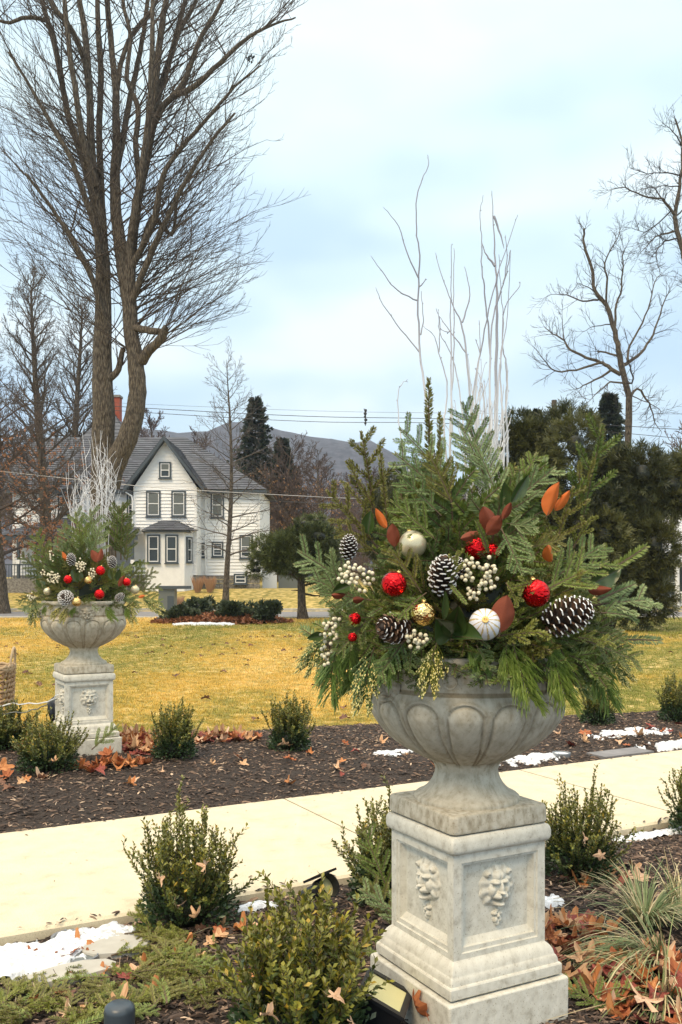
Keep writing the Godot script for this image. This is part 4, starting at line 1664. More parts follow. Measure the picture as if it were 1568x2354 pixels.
	# birch twigs: measured ones, given in the enlarged picture of the twigs
	var w := [
		[[[445, 1800], [430, 1680], [400, 1480], [380, 1200], [378, 1000], [388, 740], [365, 560], [367, 340], [405, 220], [450, 110], [440, 50]], [[375, 1045], [240, 975], [155, 880], [62, 750]], [[385, 1395], [260, 1240], [140, 1070], [92, 965]], [[380, 890], [310, 740], [245, 540], [150, 420]], [[385, 950], [437, 900]], [[395, 1280], [412, 1180], [400, 980]]],
		[[[605, 2200], [608, 1900], [605, 1500], [600, 1150], [605, 970], [605, 670]], [[604, 1250], [575, 1260], [530, 1240]]],
		[[[750, 2200], [740, 1800], [710, 1420], [670, 1190], [620, 1090], [555, 920], [498, 720]], [[680, 1195], [730, 1010], [695, 815]], [[705, 1400], [600, 1260], [520, 1150]]],
		[[[900, 2350], [907, 2000], [915, 1350], [918, 1000], [905, 780], [895, 530], [882, 295]], [[905, 810], [850, 740], [815, 650]], [[895, 470], [940, 600], [965, 690]]],
		[[[735, 2100], [745, 1780], [790, 1470], [850, 1170], [905, 930], [975, 700], [1060, 460]]],
		[[[868, 2200], [870, 1800], [868, 1330], [850, 1150], [830, 950], [812, 820], [815, 640], [800, 480], [820, 335]]],
		[[[880, 2300], [880, 2000], [870, 1450], [895, 1150], [960, 930], [985, 740], [975, 600]], [[960, 930], [990, 820], [1010, 700]]],
		[[[960, 2200], [955, 1800], [940, 1600], [945, 1400], [965, 1200], [945, 1000], [930, 730]]],
		[[[990, 2200], [980, 1800], [985, 1580], [975, 1450], [955, 1350], [970, 1100], [1065, 960], [1070, 920]], [[985, 1600], [995, 1525]]],
		[[[605, 2200], [600, 1850], [620, 1500], [622, 1200], [620, 940], [625, 700]]],
		[[[560, 2000], [565, 1800], [575, 1600], [520, 1400], [490, 1290], [420, 1230]], [[520, 1400], [525, 1200], [500, 1100]]],
		[[[700, 2200], [690, 1900], [650, 1600], [600, 1400], [530, 1270], [515, 1120]]],
		[[[780, 2200], [770, 1700], [800, 1400], [795, 1180]], [[800, 1400], [770, 1310]]],
		[[[930, 2250], [920, 1900], [935, 1500], [990, 1150], [1010, 700]]],
		[[[840, 2250], [835, 1750], [800, 1570], [765, 1510]]],
		[[[330, 2250], [262, 1990], [240, 1780], [250, 1640], [305, 1585]]],
	]
	var said := ["white birch twig leaning left, the tallest, with long bare side twigs", "white birch twig, straight one left of the middle", "white birch twig bending left with a bud at its tip", "thickest white birch stem, straight and right of the middle", "white birch twig crossing behind the thick stem to the right", "white birch twig curving just left of the thick stem", "white birch twig curving right of the thick stem", "white birch twig close along the thick stem's right side", "white birch twig at the far right with a forked elbow", "white birch twig close beside the straight middle one", "short white birch twig bowing left at mid height", "white birch twig leaning left behind the bowing one", "white birch twig in the gap left of the thick stem", "slender white birch twig fanning out to the right", "short dark-tipped birch twig kinked to the left", "hooked pale twig alone at the left of the twigs"]
	for k in w.size():
		var dz := rf(-.14, .02)
		var lines := []
		for ln in w[k]:
			var pts := PackedVector3Array()
			for q in ln:
				pts.append(at(834.2 + 0.3362 * q[0], 339.3 + 0.3362 * q[1], 3.498 - dz - 0.02 * sin(q[1] * 0.004 + k)))
			lines.append(pts)
		if k != 15:
			var foot: Vector3 = lines[0][0]
			lines[0].insert(0, Vector3(lerpf(foot.x, NEAR_AT.x + .08, .5), 1.42, lerpf(foot.z, NEAR_AT.z - .03, .5)))
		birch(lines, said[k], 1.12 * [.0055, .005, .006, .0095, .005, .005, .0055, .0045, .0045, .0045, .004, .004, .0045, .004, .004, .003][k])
	for k in 26:
		var x := rf(600, 1000)
		var o := at(834.2 + 0.3362 * (x * 0.4 + 500), 1150, 3.52)
		var t := at(834.2 + 0.3362 * x, 339.3 + 0.3362 * (rf(1400, 1950)), 3.55 + rf(-.1, .1))
		var line := PackedVector3Array([o, o.lerp(t, .35) + Vector3(rf(-.03, .03), 0, 0), o.lerp(t, .7) + Vector3(rf(-.04, .04), 0, 0), t])
		var lines := [line, PackedVector3Array([o.lerp(t, .55), o.lerp(t, .8) + Vector3(rf(-.06, .06), .02, 0)])]
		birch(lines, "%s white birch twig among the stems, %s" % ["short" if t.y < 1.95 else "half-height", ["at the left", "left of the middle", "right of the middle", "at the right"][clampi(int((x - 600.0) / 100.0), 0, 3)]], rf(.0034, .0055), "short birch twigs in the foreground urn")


func far_urn() -> void:
	var list := [
		[860, 1150, 0, 850, 720, .0, "silver_a"], [780, 1150, .05, 690, 745, .0, "green_a"], [700, 1150, .1, 590, 850, .1, "silver_a"], [640, 1150, .1, 490, 1000, .1, "silver_b"],
		[1050, 1150, -.1, 1080, 690, -.1, "green_a"], [1100, 1180, -.1, 1128, 660, -.1, "dark_a"], [1130, 1180, 0, 1170, 860, 0, "dark_a"], [1150, 1200, 0, 1190, 1060, 0, "green_b"],
		[450, 1250, 0, 330, 930, 0, "green_a"], [420, 1300, .05, 320, 1130, .05, "green_a"], [390, 1300, .0, 195, 1140, 0, "dark_a"], [400, 1350, .1, 250, 1300, .1, "dark_b"], [330, 1480, .2, 170, 1560, .2, "dark_a"], [360, 1520, .2, 200, 1640, .2, "silver_a"],
		[700, 1300, .3, 580, 1210, .3, "olive_a"], [870, 1350, .35, 860, 1200, .4, "olive_c"], [850, 1450, .4, 860, 1350, .45, "blue_b"], [950, 1450, .4, 1000, 1400, .45, "blue_b"], [620, 1480, .35, 470, 1400, .4, "olive_c"],
		[1090, 1290, .3, 1210, 1250, .3, "silver_b"], [1180, 1350, .2, 1330, 1190, .2, "green_b"], [1220, 1420, .15, 1420, 1280, .1, "dark_a"], [1230, 1460, .15, 1470, 1440, .1, "dark_a"], [1230, 1500, .2, 1480, 1580, .1, "green_a"], [1150, 1480, .35, 1120, 1450, .4, "silver_b"], [1100, 1520, .38, 1200, 1560, .4, "blue_b"],
		[740, 1530, .4, 620, 1430, .45, "blue_b"], [830, 1580, .4, 900, 1640, .45, "silver_b"], [420, 1560, .3, 350, 1620, .35, "silver_b"], [760, 1180, .1, 790, 850, .1, "green_a"], [820, 1190, .15, 940, 850, .12, "silver_a"], [760, 1080, .15, 650, 930, .2, "green_a"],
	]
	for q in list:
		fir(F[q[6]], Q(q[0], q[1], q[2]), Q(q[3], q[4], q[5]), Vector3(rf(-.4, .4), rf(.1, .6), 1.0), spot_words(q[6], Vector3((q[3] - 800.0) / 600.0, (1400.0 - q[4]) / 600.0, .6)) + "distant urn", "fir branches of the distant urn", "fir_bough")
	var keys := ["green_a", "green_b", "dark_a", "dark_b", "blue_a", "olive_c", "green_b", "dark_a"]
	var heart := Vector3(FAR_AT.x, 1.44, FAR_AT.z)
	for k in 56:
		var a := k * 2.39996
		var t := (k + 0.5) / 56.0
		var el := lerpf(-0.35, 1.25, t)
		var d := Vector3(cos(el) * sin(a), sin(el), cos(el) * cos(a))
		var tip := heart + d * Vector3(.52, .52, .46) * rf(.7, .95)
		fir(F[keys[k % keys.size()]], heart + Vector3(d.x * .14, .05, d.z * .14), tip, d + Vector3(0, .4, .5), spot_words(keys[k % keys.size()], d) + "distant urn", "fir branches of the distant urn", "fir_bough")
	fir_tips(heart, 54, "distant urn", "short fir tips of the distant urn")
	for q in [[330, 1560, .2, 300, 1790, .2, 3], [560, 1600, .36, 470, 1730, .4, 2], [620, 1600, .38, 560, 1760, .42, 2], [960, 1590, .38, 1060, 1750, .42, 1], [1180, 1560, .3, 1230, 1780, .34, 2], [1300, 1540, .2, 1500, 1660, .2, 3], [260, 1580, .2, 215, 1650, .2, 0], [1150, 1600, .34, 1170, 1720, .38, 1], [700, 1600, .4, 640, 1700, .44, 1], [420, 1590, .3, 400, 1690, .34, 1]]:
		cedar(CED[q[6]], Q(q[0], q[1], q[2]), Q(q[3], q[4], q[5]), TOWARD, "cedar spray hanging over the distant urn's rim, %s" % ["far left" if q[3] < 320 else ("left of the bowl's middle" if q[3] < 600 else ("near the bowl's middle" if q[3] < 1000 else ("right of the middle" if q[3] < 1200 else "far right")))], "cedar sprays of the distant urn")
	for q in [[900, 1200, .3, 830, 1085, .3, -1, 1.2, 0, "brown magnolia leaf above the distant urn's upper red ball, left"], [890, 1190, .32, 930, 1075, .3, -1, 1.0, 0, "brown magnolia leaf above the distant urn's upper red ball, right"], [590, 1200, .2, 570, 1100, .2, -1, 1.0, 1, "orange magnolia leaf beside a cone on the distant urn"], [1080, 1420, .34, 1130, 1320, .36, -1, 1.0, 0, "rusty magnolia leaf left of the distant urn's right red ball"], [1200, 1230, .1, 1300, 1195, .1, 1, 1.0, 0, "green magnolia leaf at the distant urn's right shoulder"], [690, 1380, .36, 660, 1260, .36, 1, 1.1, 0, "green magnolia leaf between two red balls on the distant urn"], [720, 1390, .36, 730, 1260, .36, 1, 1.1, 0, "dark green magnolia leaf right of the distant urn's left red ball"], [1020, 1360, .3, 1000, 1250, .3, 1, 1.0, 0, "dark magnolia leaf below the distant urn's right cone"], [1060, 1370, .3, 1090, 1260, .3, 1, 1.0, 0, "green magnolia leaf near the distant urn's right cone"], [390, 1440, .15, 350, 1320, .1, 1, 1.2, 0, "large green magnolia leaf at the distant urn's left side"], [1260, 1520, .2, 1320, 1500, .2, -1, 1.0, 1, "orange magnolia leaf at the distant urn's lower right"]]:
		magnolia(MAG[int(q[0]) % 3], Q(q[0], q[1], q[2]), Q(q[3], q[4], q[5]), Vector3(rf(-.35, .35), rf(-.1, .35), 1.0) * q[6], M.orange if q[8] == 1 else M.felt, q[9], q[7])
	bauble(Q(620, 1355, .45), .036, M.red_foil, Vector3(.3, .8, .3), "red ball on the distant urn, left of three in a row")
	bauble(Q(915, 1275, .42), .040, M.red_foil, Vector3(.1, .8, .3), "red ball on the distant urn, under the brown leaves")
	bauble(Q(905, 1490, .48), .042, M.red_foil, Vector3(.1, .9, .1), "red ball on the distant urn, lowest one")
	bauble(Q(1155, 1380, .40), .034, M.red_foil, Vector3(-.3, .8, .3), "red ball on the distant urn, rightmost beside a rusty leaf")
	bauble(Q(805, 1362, .45), .032, M.gold_foil, Vector3(.1, .8, .3), "gold ball on the distant urn between the red balls")
	bauble(Q(700, 1560, .48), .038, M.gold_foil, Vector3(.1, .9, .2), "gold ball on the distant urn beside a cone at the rim")
	bauble(Q(1230, 1450, .30), .036, M.champagne, Vector3(.1, .9, .2), "pale ball at the distant urn's right edge")
	bauble(Q(432, 1465, .32), .032, M.champagne, Vector3(.1, .9, .2), "pale ball at the distant urn's left edge")
	cone(CONE[0], Q(655, 1225, .38), Q(640, 1115, .42), 1.0, "white-edged cone high on the distant urn's left")
	cone(CONE[0], Q(1025, 1245, .38), Q(1018, 1140, .42), 1.05, "white-edged cone high on the distant urn's right")
	cone(CONE[0], Q(620, 1535, .40), Q(570, 1510, .52), 1.5, "white-edged cone at the rim of the distant urn")
	cone(CONE[0], Q(1060, 1540, .40), Q(1125, 1490, .44), 1.0, "dark cone under silvery fir on the distant urn")
	for q in [[490, 1340, .42, .06, .05, 34, "distant urn's berry sprig left of its left red ball"], [740, 1235, .42, .045, .05, 26, "distant urn's berry sprig under the left cone"], [838, 1300, .45, .03, .04, 16, "distant urn's berries beside the upper red ball"], [290, 1510, .25, .045, .028, 18, "distant urn's berry sprig sticking out at the left"], [470, 1135, .15, .02, .05, 10, "distant urn's berries high on the left shoulder"], [390, 1285, .25, .03, .025, 10, "distant urn's small berry sprig at the left edge"]]:
		berries(Q(q[0], q[1], q[2]), Vector3(q[3], q[4], .03), q[5], .0075, Vector3(.02, -.03, 0), q[6], true)
	for k in 30:
		var x := 0.0
		var y := 0.0
		if k < 6:
			x = [750, 860, 915, 980, 1110, 600][k]
			y = [10, 20, 5, 60, 260, 380][k]
		else:
			x = rf(640, 1090)
			y = rf(60, 620) + absf(x - 880) * 0.7
		var o := Q(lerpf(880, x, 0.35) + rf(-60, 60), 1180, -.05)
		var t := Q(x, y, rf(-.15, .1))
		var mid := o.lerp(t, .55) + Vector3(rf(-.04, .04), 0, 0)
		var lines := [PackedVector3Array([o, o.lerp(mid, .5) + Vector3(rf(-.02, .02), 0, 0), mid, t])]
		for e in 4:
			var f := rf(.4, .85)
			var s := o.lerp(mid, f / .55) if f < .55 else mid.lerp(t, (f - .55) / .45)
			lines.append(PackedVector3Array([s, s + Vector3(rf(-.05, .05), rf(.05, .12), rf(-.04, .04)), s + Vector3(rf(-.09, .09), rf(.13, .26), rf(-.06, .06))]))
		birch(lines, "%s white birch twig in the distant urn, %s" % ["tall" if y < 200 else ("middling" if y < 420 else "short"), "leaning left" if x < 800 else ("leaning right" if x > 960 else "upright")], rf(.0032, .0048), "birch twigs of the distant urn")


# ------------------------------------------------------------------ trees
class Grower:
	var mb: MB
	var r: RandomNumberGenerator
	var thin := 0.006     # radius of the finest twigs drawn

	func jit() -> Vector3:
		return Vector3(r.randf_range(-1, 1), r.randf_range(-1, 1), r.randf_range(-1, 1))

	# one limb: grows from p along d, bends towards `pull`, and bears others
	func limb(p: Vector3, d: Vector3, l: float, rad: float, level: int, pull: Vector3, wig: float, kids: int, spread: float, ratio: float) -> void:
		var n := 7 if level >= 2 else (5 if level == 1 else 3)
		var pts := PackedVector3Array([p])
		var rr := PackedFloat32Array([rad])
		var dir := d.normalized()
		var q := p
		var tip := maxf(thin * 0.6, rad * 0.25)
		for i in n:
			dir = (dir + jit() * wig + pull * (0.9 / n)).normalized()
			q += dir * (l / n)
			pts.append(q)
			rr.append(lerpf(rad, tip, float(i + 1) / n))
		mb.tube(pts, rr, 6 if level >= 3 else (4 if level == 2 else 3))
		if level <= 0:
			return
		for k in kids:
			var t := 0.18 + 0.82 * (k + r.randf()) / kids
			var f := minf(t * n, n - 0.001)
			var i := int(f)
			var o := pts[i].lerp(pts[i + 1], f - i)
			var fd := (pts[i + 1] - pts[i]).normalized()
			var out := jit()
			out = (out - fd * out.dot(fd)).normalized()
			var nd := (fd + out * spread * r.randf_range(.7, 1.3)).normalized()
			var nr := maxf(thin, lerpf(rad, tip, t) * r.randf_range(.45, .65))
			limb(o, nd, l * ratio * r.randf_range(.6, 1.15) * (1.15 - 0.5 * t), nr, level - 1, pull, wig * 1.1, maxi(2, int(kids * 0.75)), spread, ratio)


func tree_mesh(sd: int) -> Grower:
	var t := Grower.new()
	t.mb = MB.new()
	t.r = RandomNumberGenerator.new()
	t.r.seed = sd
	return t


# a whole bare tree: [trunk, crown]. kind: how it grows
func bare_tree(sd: int, h: float, r0: float, first: float, limbs: int, spread: float, up: float, kids: int, levels: int, tone: Color, thin: float, arch := 0.0) -> Array:
	var t := tree_mesh(sd)
	t.thin = thin
	t.mb.col = tone
	var trunk := MB.new()
	var pts := PackedVector3Array()
	var rr := PackedFloat32Array()
	var lean := t.jit() * 0.03
	for i in 13:
		var f := i / 12.0
		pts.append(Vector3(lean.x * h * f + 0.012 * h * sin(f * 5.0 + sd), h * f - 0.15, lean.z * h * f + 0.012 * h * cos(f * 4.0 + sd)))
		rr.append(maxf(thin, r0 * pow(1.0 - f, 0.75) * (1.35 if i == 0 else 1.0)))
	trunk.tube(pts, rr, 10, 0.08)
	for k in limbs:
		var f := lerpf(first, 0.97, pow((k + t.r.randf() * .6) / limbs, 0.9))
		var q := minf(f * 12.0, 11.99)
		var o := pts[int(q)].lerp(pts[int(q) + 1], q - int(q))
		var a := k * 2.39996 + t.r.randf_range(-.4, .4)
		var g := 1.0 - (f - first) / (1.0 - first)
		var d := Vector3(cos(a), up * (1.4 - g) + t.r.randf_range(-.1, .2), sin(a)).normalized()
		var l := h * spread * (0.35 + 0.65 * pow(g, 0.8)) * t.r.randf_range(.75, 1.15)
		t.limb(o, d, l, maxf(thin * 1.5, r0 * 0.28 * (0.35 + 0.65 * g)), levels, Vector3(0, up * .5 - arch * g, 0), 0.13, kids, .75, .5)
	return [trunk.made(true), t.mb.made()]


func put_tree(v: Array, where: Vector3, turn: float, s: float, label: String, group := "", nm := "bare_tree") -> Node3D:
	var o := thing(nm, label, "tree", where, turn, group)
	part(o, "trunk", v[0], M.bark)
	part(o, "crown", v[1], M.twig, Transform3D(), true)
	o.scale = Vector3(s, s, s)
	return o


func big_tree() -> void:
	var dep := 27.0
	var o := thing("maple_tree", "great bare twin-trunked tree on the lawn, fanning out over the house", "tree", at(245, 1470, dep))
	var base := o.position
	var t := tree_mesh(77)
	t.thin = 0.0058
	t.mb.col = Color(.068, .052, .040)
	var trunk := MB.new()
	# the two trunks and the great limbs, measured: x, y, nearer(+) or farther(-), radius in the same pixels
	var limbs := [
		[[236, 1480, 0, 50], [236, 1400, 0, 40], [237, 1250, 0, 36], [236, 1100, 0, 34], [238, 960, 0, 32], [236, 820, 0, 27], [238, 700, 0, 23], [236, 600, .1, 20], [229, 510, .1, 17], [214, 425, .15, 14], [208, 300, .2, 11], [205, 190, .3, 9], [196, 80, .3, 8], [178, -30, .4, 6], [160, -150, .4, 4]],
		[[229, 505, .1, 14], [205, 405, 0, 13], [186, 350, -.1, 11], [160, 275, -.2, 9], [145, 205, -.3, 8.5], [128, 110, -.4, 7.5], [102, 20, -.5, 6.5], [80, -80, -.5, 5]],
		[[150, 225, -.3, 6], [135, 165, 0, 5], [118, 60, .3, 5], [60, 40, .5, 5], [22, 52, .6, 4], [-30, 40, .7, 3]],
		[[208, 250, .2, 8], [196, 150, .5, 7], [165, 70, .9, 6.5], [120, 10, 1.1, 6], [95, -60, 1.2, 5]],
		[[238, 560, 0, 13], [232, 430, -.3, 10], [228, 300, -.5, 9], [232, 180, -.8, 8], [226, 60, -1, 7], [222, -90, -1, 5]],
		[[248, 1120, .1, 34], [262, 1070, .15, 31], [287, 1020, .2, 29], [306, 965, .2, 27], [316, 900, .2, 25], [312, 830, .2, 23], [301, 760, .2, 21], [298, 700, .2, 21], [288, 640, .15, 20], [281, 590, .1, 20], [270, 520, -.1, 17], [264, 430, -.2, 15], [268, 330, -.3, 12.5], [266, 215, -.3, 10], [256, 100, -.4, 8.5], [246, -10, -.4, 7], [238, -150, -.4, 5]],
		[[299, 690, .2, 16], [300, 600, .3, 16], [310, 500, .3, 14], [322, 430, .3, 13], [342, 340, .35, 12], [350, 250, .4, 10.5], [362, 150, .5, 9.5], [372, 60, .5, 8], [390, -50, .5, 6], [400, -150, .5, 4]],
		[[318, 470, .3, 8], [318, 400, .1, 8], [312, 320, -.1, 7], [318, 250, -.2, 7], [292, 180, -.2, 6], [300, 90, -.3, 5], [282, 0, -.4, 5], [275, -100, -.4, 3]],
		[[338, 360, .35, 10], [356, 280, .6, 9.5], [392, 226, .8, 8.5], [440, 204, 1, 7], [505, 145, 1.2, 5.5], [565, 90, 1.4, 4.5], [620, 60, 1.5, 3], [680, 40, 1.5, 1.6]],
		[[392, 228, .8, 7], [425, 185, .9, 6.5], [448, 120, 1, 6], [474, 65, 1, 5.5], [510, 5, 1, 4.5], [545, -70, 1, 3]],
		[[355, 230, .4, 7], [392, 130, .1, 6], [410, 75, 0, 6], [440, 25, -.2, 5], [475, -60, -.3, 3]],
		[[265, 230, -.3, 7], [282, 130, -.5, 6], [310, 70, -.7, 5.5], [345, 30, -.8, 5], [375, -30, -.9, 3]],
		[[285, 650, .15, 10], [330, 560, .6, 9], [356, 500, .8, 8], [370, 420, 1, 7], [400, 360, 1.2, 5.5], [470, 280, 1.4, 4.5], [540, 200, 1.6, 3], [600, 150, 1.7, 1.5]],
		[[290, 640, .2, 10], [305, 540, .5, 9], [318, 440, .8, 8.5], [335, 330, 1, 8], [345, 220, 1.1, 7], [350, 100, 1.2, 6], [352, -40, 1.2, 4]],
		[[262, 420, -.2, 9], [280, 330, -.5, 8], [300, 220, -.8, 7.5], [322, 120, -1, 6.5], [338, 20, -1.2, 5.5], [350, -100, -1.3, 4]],
		[[222, 430, .3, 9], [190, 320, .6, 8], [175, 220, .9, 7], [160, 120, 1.1, 6.5], [150, 10, 1.2, 5.5], [140, -90, 1.3, 4]],
		[[236, 640, .2, 9], [222, 540, .5, 8], [190, 440, .8, 7], [165, 370, 1, 6], [120, 290, 1.2, 5], [70, 200, 1.4, 4], [20, 120, 1.5, 2.5]],
		[[245, 760, .1, 8], [215, 650, .5, 7], [170, 560, .9, 6], [120, 480, 1.1, 4.5], [60, 400, 1.3, 3]],
		[[300, 700, .3, 9], [340, 600, .7, 8], [385, 500, 1, 6.5], [430, 410, 1.2, 5], [490, 320, 1.4, 4], [540, 260, 1.5, 2.5]],
		[[345, 290, .4, 8], [372, 200, .2, 7], [400, 100, 0, 6], [425, 0, -.2, 5.5], [445, -90, -.3, 4]],
		[[327, 830, .3, 15], [342, 806, .5, 13], [366, 784, .7, 12], [380, 760, .8, 11]],
		[[304, 752, .2, 11], [335, 758, .5, 10], [372, 763, .7, 9], [383, 752, .8, 9]],
		[[320, 590, .3, 6], [350, 500, .2, 6], [395, 540, .1, 5], [405, 470, .0, 3]],
		[[250, 870, .1, 12], [272, 850, .1, 9], [283, 800, 0, 6]],
	]
	var sprouts := []
	for lm in limbs:
		var pts := PackedVector3Array()
		var rr := PackedFloat32Array()
		for q in lm:
			pts.append(at(q[0], q[1], dep - q[2]) - base)
			rr.append(q[3] * (.80 if q[3] > 8.0 else .9) / FD * dep)
		var fine := bent(pts, 4, 0.012)
		var fr := PackedFloat32Array()
		for i in fine.size():
			var f := float(i) / (fine.size() - 1) * (rr.size() - 1)
			var k := mini(int(f), rr.size() - 2)
			fr.append(lerpf(rr[k], rr[k + 1], f - k))
		trunk.tube(fine, fr, 14, 0.06)
		for i in range(2, fine.size() - 1):
			sprouts.append([fine[i], (fine[i + 1] - fine[i]).normalized(), fr[i]])
	# long whippy sprouts, most of them rising outwards
	var r := t.r
	for k in 380:
		var s: Array = sprouts[r.randi() % sprouts.size()]
		var p: Vector3 = s[0]
		if p.y < 7.6 or (s[2] > 0.34 and p.y < 9.2):
			continue
		var a := r.randf() * TAU
		var out := Vector3(cos(a), 0, sin(a) * 0.8)
		var away := Vector3(signf(p.x - 0.2), 0, 0)
		if r.randf() < 0.55:
			out = (out * 0.6 + away).normalized()
		var d := (out + Vector3(0, r.randf_range(.4, 1.3), 0)).normalized()
		var l := r.randf_range(1.1, 3.6)
		var room := 4.3 + 1.6 * sm(14.0, 18.0, p.y) - absf(p.x - 0.35) * 0.8
		l = minf(l, maxf(0.8, room * 1.0))
		t.limb(p, d, l, minf(s[2] * .4, r.randf_range(.014, .026)), 2, Vector3(0, .40, 0), .11, 5, .62, .46)
	var stems := []
	for lm in [limbs[0], limbs[5], limbs[0], limbs[5], limbs[6], limbs[4]]:
		for i in range(lm.size() - 1):
			for e in 4:
				var f := e / 4.0
				var q0: Array = lm[i]
				var q1: Array = lm[i + 1]
				var yy := lerpf(q0[1], q1[1], f)
				if yy > 330.0 and yy < 835.0:
					stems.append(at(lerpf(q0[0], q1[0], f), yy, dep - lerpf(q0[2], q1[2], f)) - base)
	for k in 125:
		var p: Vector3 = stems[r.randi() % stems.size()]
		var sx := -1.0 if p.x < .35 else 1.0
		if r.randf() < .2:
			sx = -sx
		var d := Vector3(sx * r.randf_range(.7, 1.0), r.randf_range(.2, .95), r.randf_range(-.8, .8)).normalized()
		t.limb(p, d, r.randf_range(2.4, 4.8), r.randf_range(.013, .024), 2, Vector3(0, .34, 0), .10, 6, .58, .42)
	# the brush of shoots on the broken low limb at the right
	for k in 7:
		var p := at(380 + r.randf_range(-16, 6), 756 + r.randf_range(-6, 20), dep - .75) - base
		var a := r.randf_range(-1.0, 1.0)
		var d := Vector3(0.5 + 0.7 * r.randf(), r.randf_range(.25, 1.1), a * 0.6).normalized()
		t.limb(p, d, r.randf_range(1.6, 2.9), r.randf_range(.011, .018), 2, Vector3(.1, .3, 0), .07, 7, .5, .4)
	part(o, "trunk", trunk.made(true), M.bark)
	part(o, "crown", t.mb.made(), M.twig, Transform3D(), true)
	var nest := MB.new()
	nest.col = Color(.03, .022, .016)
	for k in 26:
		var p := at(575 + r.randf_range(-9, 9), 135 + r.randf_range(-5, 5), dep - 1.3)
		var d := t.jit().normalized()
		nest.leaf(p, d, d.cross(Vector3(.3, .8, .2)).normalized(), Vector3.UP, .10, .03)
	solo("leaf_clump", "small dark clump of dead leaves high in the great tree's right side", "leaf clump", nest.made(), M.dry)


func measured_tree(lines: Array, org: Vector2, sc: float, dep: float, label: String, sd: int, tone: Color, dens: float, foot: Vector3) -> void:
	var o := thing("bare_tree", label, "tree", foot)
	var t := tree_mesh(sd)
	t.thin = 0.007
	t.mb.col = tone
	var trunk := MB.new()
	for k in lines.size():
		var ln: Array = lines[k]
		var pts := PackedVector3Array()
		var r0: float = ln[0] * .64
		var r1: float = ln[1] * .8
		var drift := t.r.randf_range(-2.2, 2.2) if k > 0 else 0.0
		for i in range(2, ln.size()):
			var f := float(i - 2) / (ln.size() - 3)
			pts.append(at(org.x + sc * ln[i][0], org.y + sc * ln[i][1], dep + drift * f) - foot)
		if k == 0:
			pts.insert(0, Vector3(0, -0.1, 0))
		var fine := bent(pts, 3, 0.03)
		var rr := PackedFloat32Array()
		for i in fine.size():
			rr.append(lerpf(r0, r1, float(i) / (fine.size() - 1)))
		(trunk if r0 > 0.05 else t.mb).tube(fine, rr, 8 if r0 > .05 else 5, 0.05)
		for i in range(3, fine.size()):
			if k == 0 and fine[i].y < 5.5:
				continue
			var n := int(dens * t.r.randf_range(.6, 1.6))
			for e in n:
				var fd := (fine[i] - fine[i - 1]).normalized()
				var out := t.jit()
				out = (out - fd * out.dot(fd)).normalized()
				t.limb(fine[i], (fd * .7 + out + Vector3(0, .25, 0)).normalized(), t.r.randf_range(.4, 1.15), maxf(.008, minf(.015, rr[i] * .6)), 1, Vector3(0, .25, 0), .22, 5, .7, .45)
	part(o, "trunk", trunk.made(true), M.bark)
	part(o, "crown", t.mb.made(), M.twig, Transform3D(), true)


# sprays of needles or leaves for evergreen crowns
func spray_mesh(n: int, l: float, w: float, droop: float) -> ArrayMesh:
	var b := MB.new()
	for k in n:
		var a := rf(-1.1, 1.1)
		var o := Vector3(0, rf(0, .5), 0) * l
		var d := Vector3(sin(a), cos(a), rf(-.5, .5)).normalized()
		b.col = Color.WHITE * rf(.7, 1.15)
		b.needle(o, d, d.cross(Vector3(rf(-.4, .4), rf(-.4, .4), 1)).normalized(), l * rf(.4, .7), w)
	return b.made()


func lumps(o: Vector3, r: Vector3, n: int, sd: int) -> Array:
	var rr := RandomNumberGenerator.new()
	rr.seed = sd
	var out := []
	for k in n:
		var d := Vector3(rr.randf_range(-1, 1), rr.randf_range(-1, 1), rr.randf_range(-1, 1))
		while d.length() > 1.0:
			d = Vector3(rr.randf_range(-1, 1), rr.randf_range(-1, 1), rr.randf_range(-1, 1))
		var s := rr.randf_range(.22, .40)
		out.append([o + d * r * 0.78, r * s])
	return out


# an evergreen crown: dark inner masses and sprays over each lump of them
func evergreen(o: Node3D, blobs: Array, count: int, spray: Mesh, size: float, c0: Color, c1: Color, hang := 0.0, core := 0.36, away := Vector3.ZERO) -> void:
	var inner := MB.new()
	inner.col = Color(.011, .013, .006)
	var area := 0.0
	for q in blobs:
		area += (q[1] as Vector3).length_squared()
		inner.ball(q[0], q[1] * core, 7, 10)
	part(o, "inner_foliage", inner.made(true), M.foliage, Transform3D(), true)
	var where: Array[Transform3D] = []
	var tint := PackedColorArray()
	for q in blobs:
		var n := int(count * (q[1] as Vector3).length_squared() / area)
		var tone := rf(0, .6)
		for k in n:
			var d := rv().normalized()
			if away != Vector3.ZERO and d.dot(away) > .55:
				continue
			var p: Vector3 = q[0] + d * q[1] * rf(.72, 1.12)
			var g := (d + Vector3(0, .35 - hang, 0) + rv() * .55).normalized()
			var s := size * rf(.6, 1.3)
			where.append(Transform3D(basis_y(g, rv()).scaled_local(Vector3(s, s, s)), p))
			tint.append(c0.lerp(c1, clampf(tone + rf(-.15, .45), 0, 1)) * rf(.8, 1.2))
	scatter(o, "foliage", spray, M.foliage, where, tint)


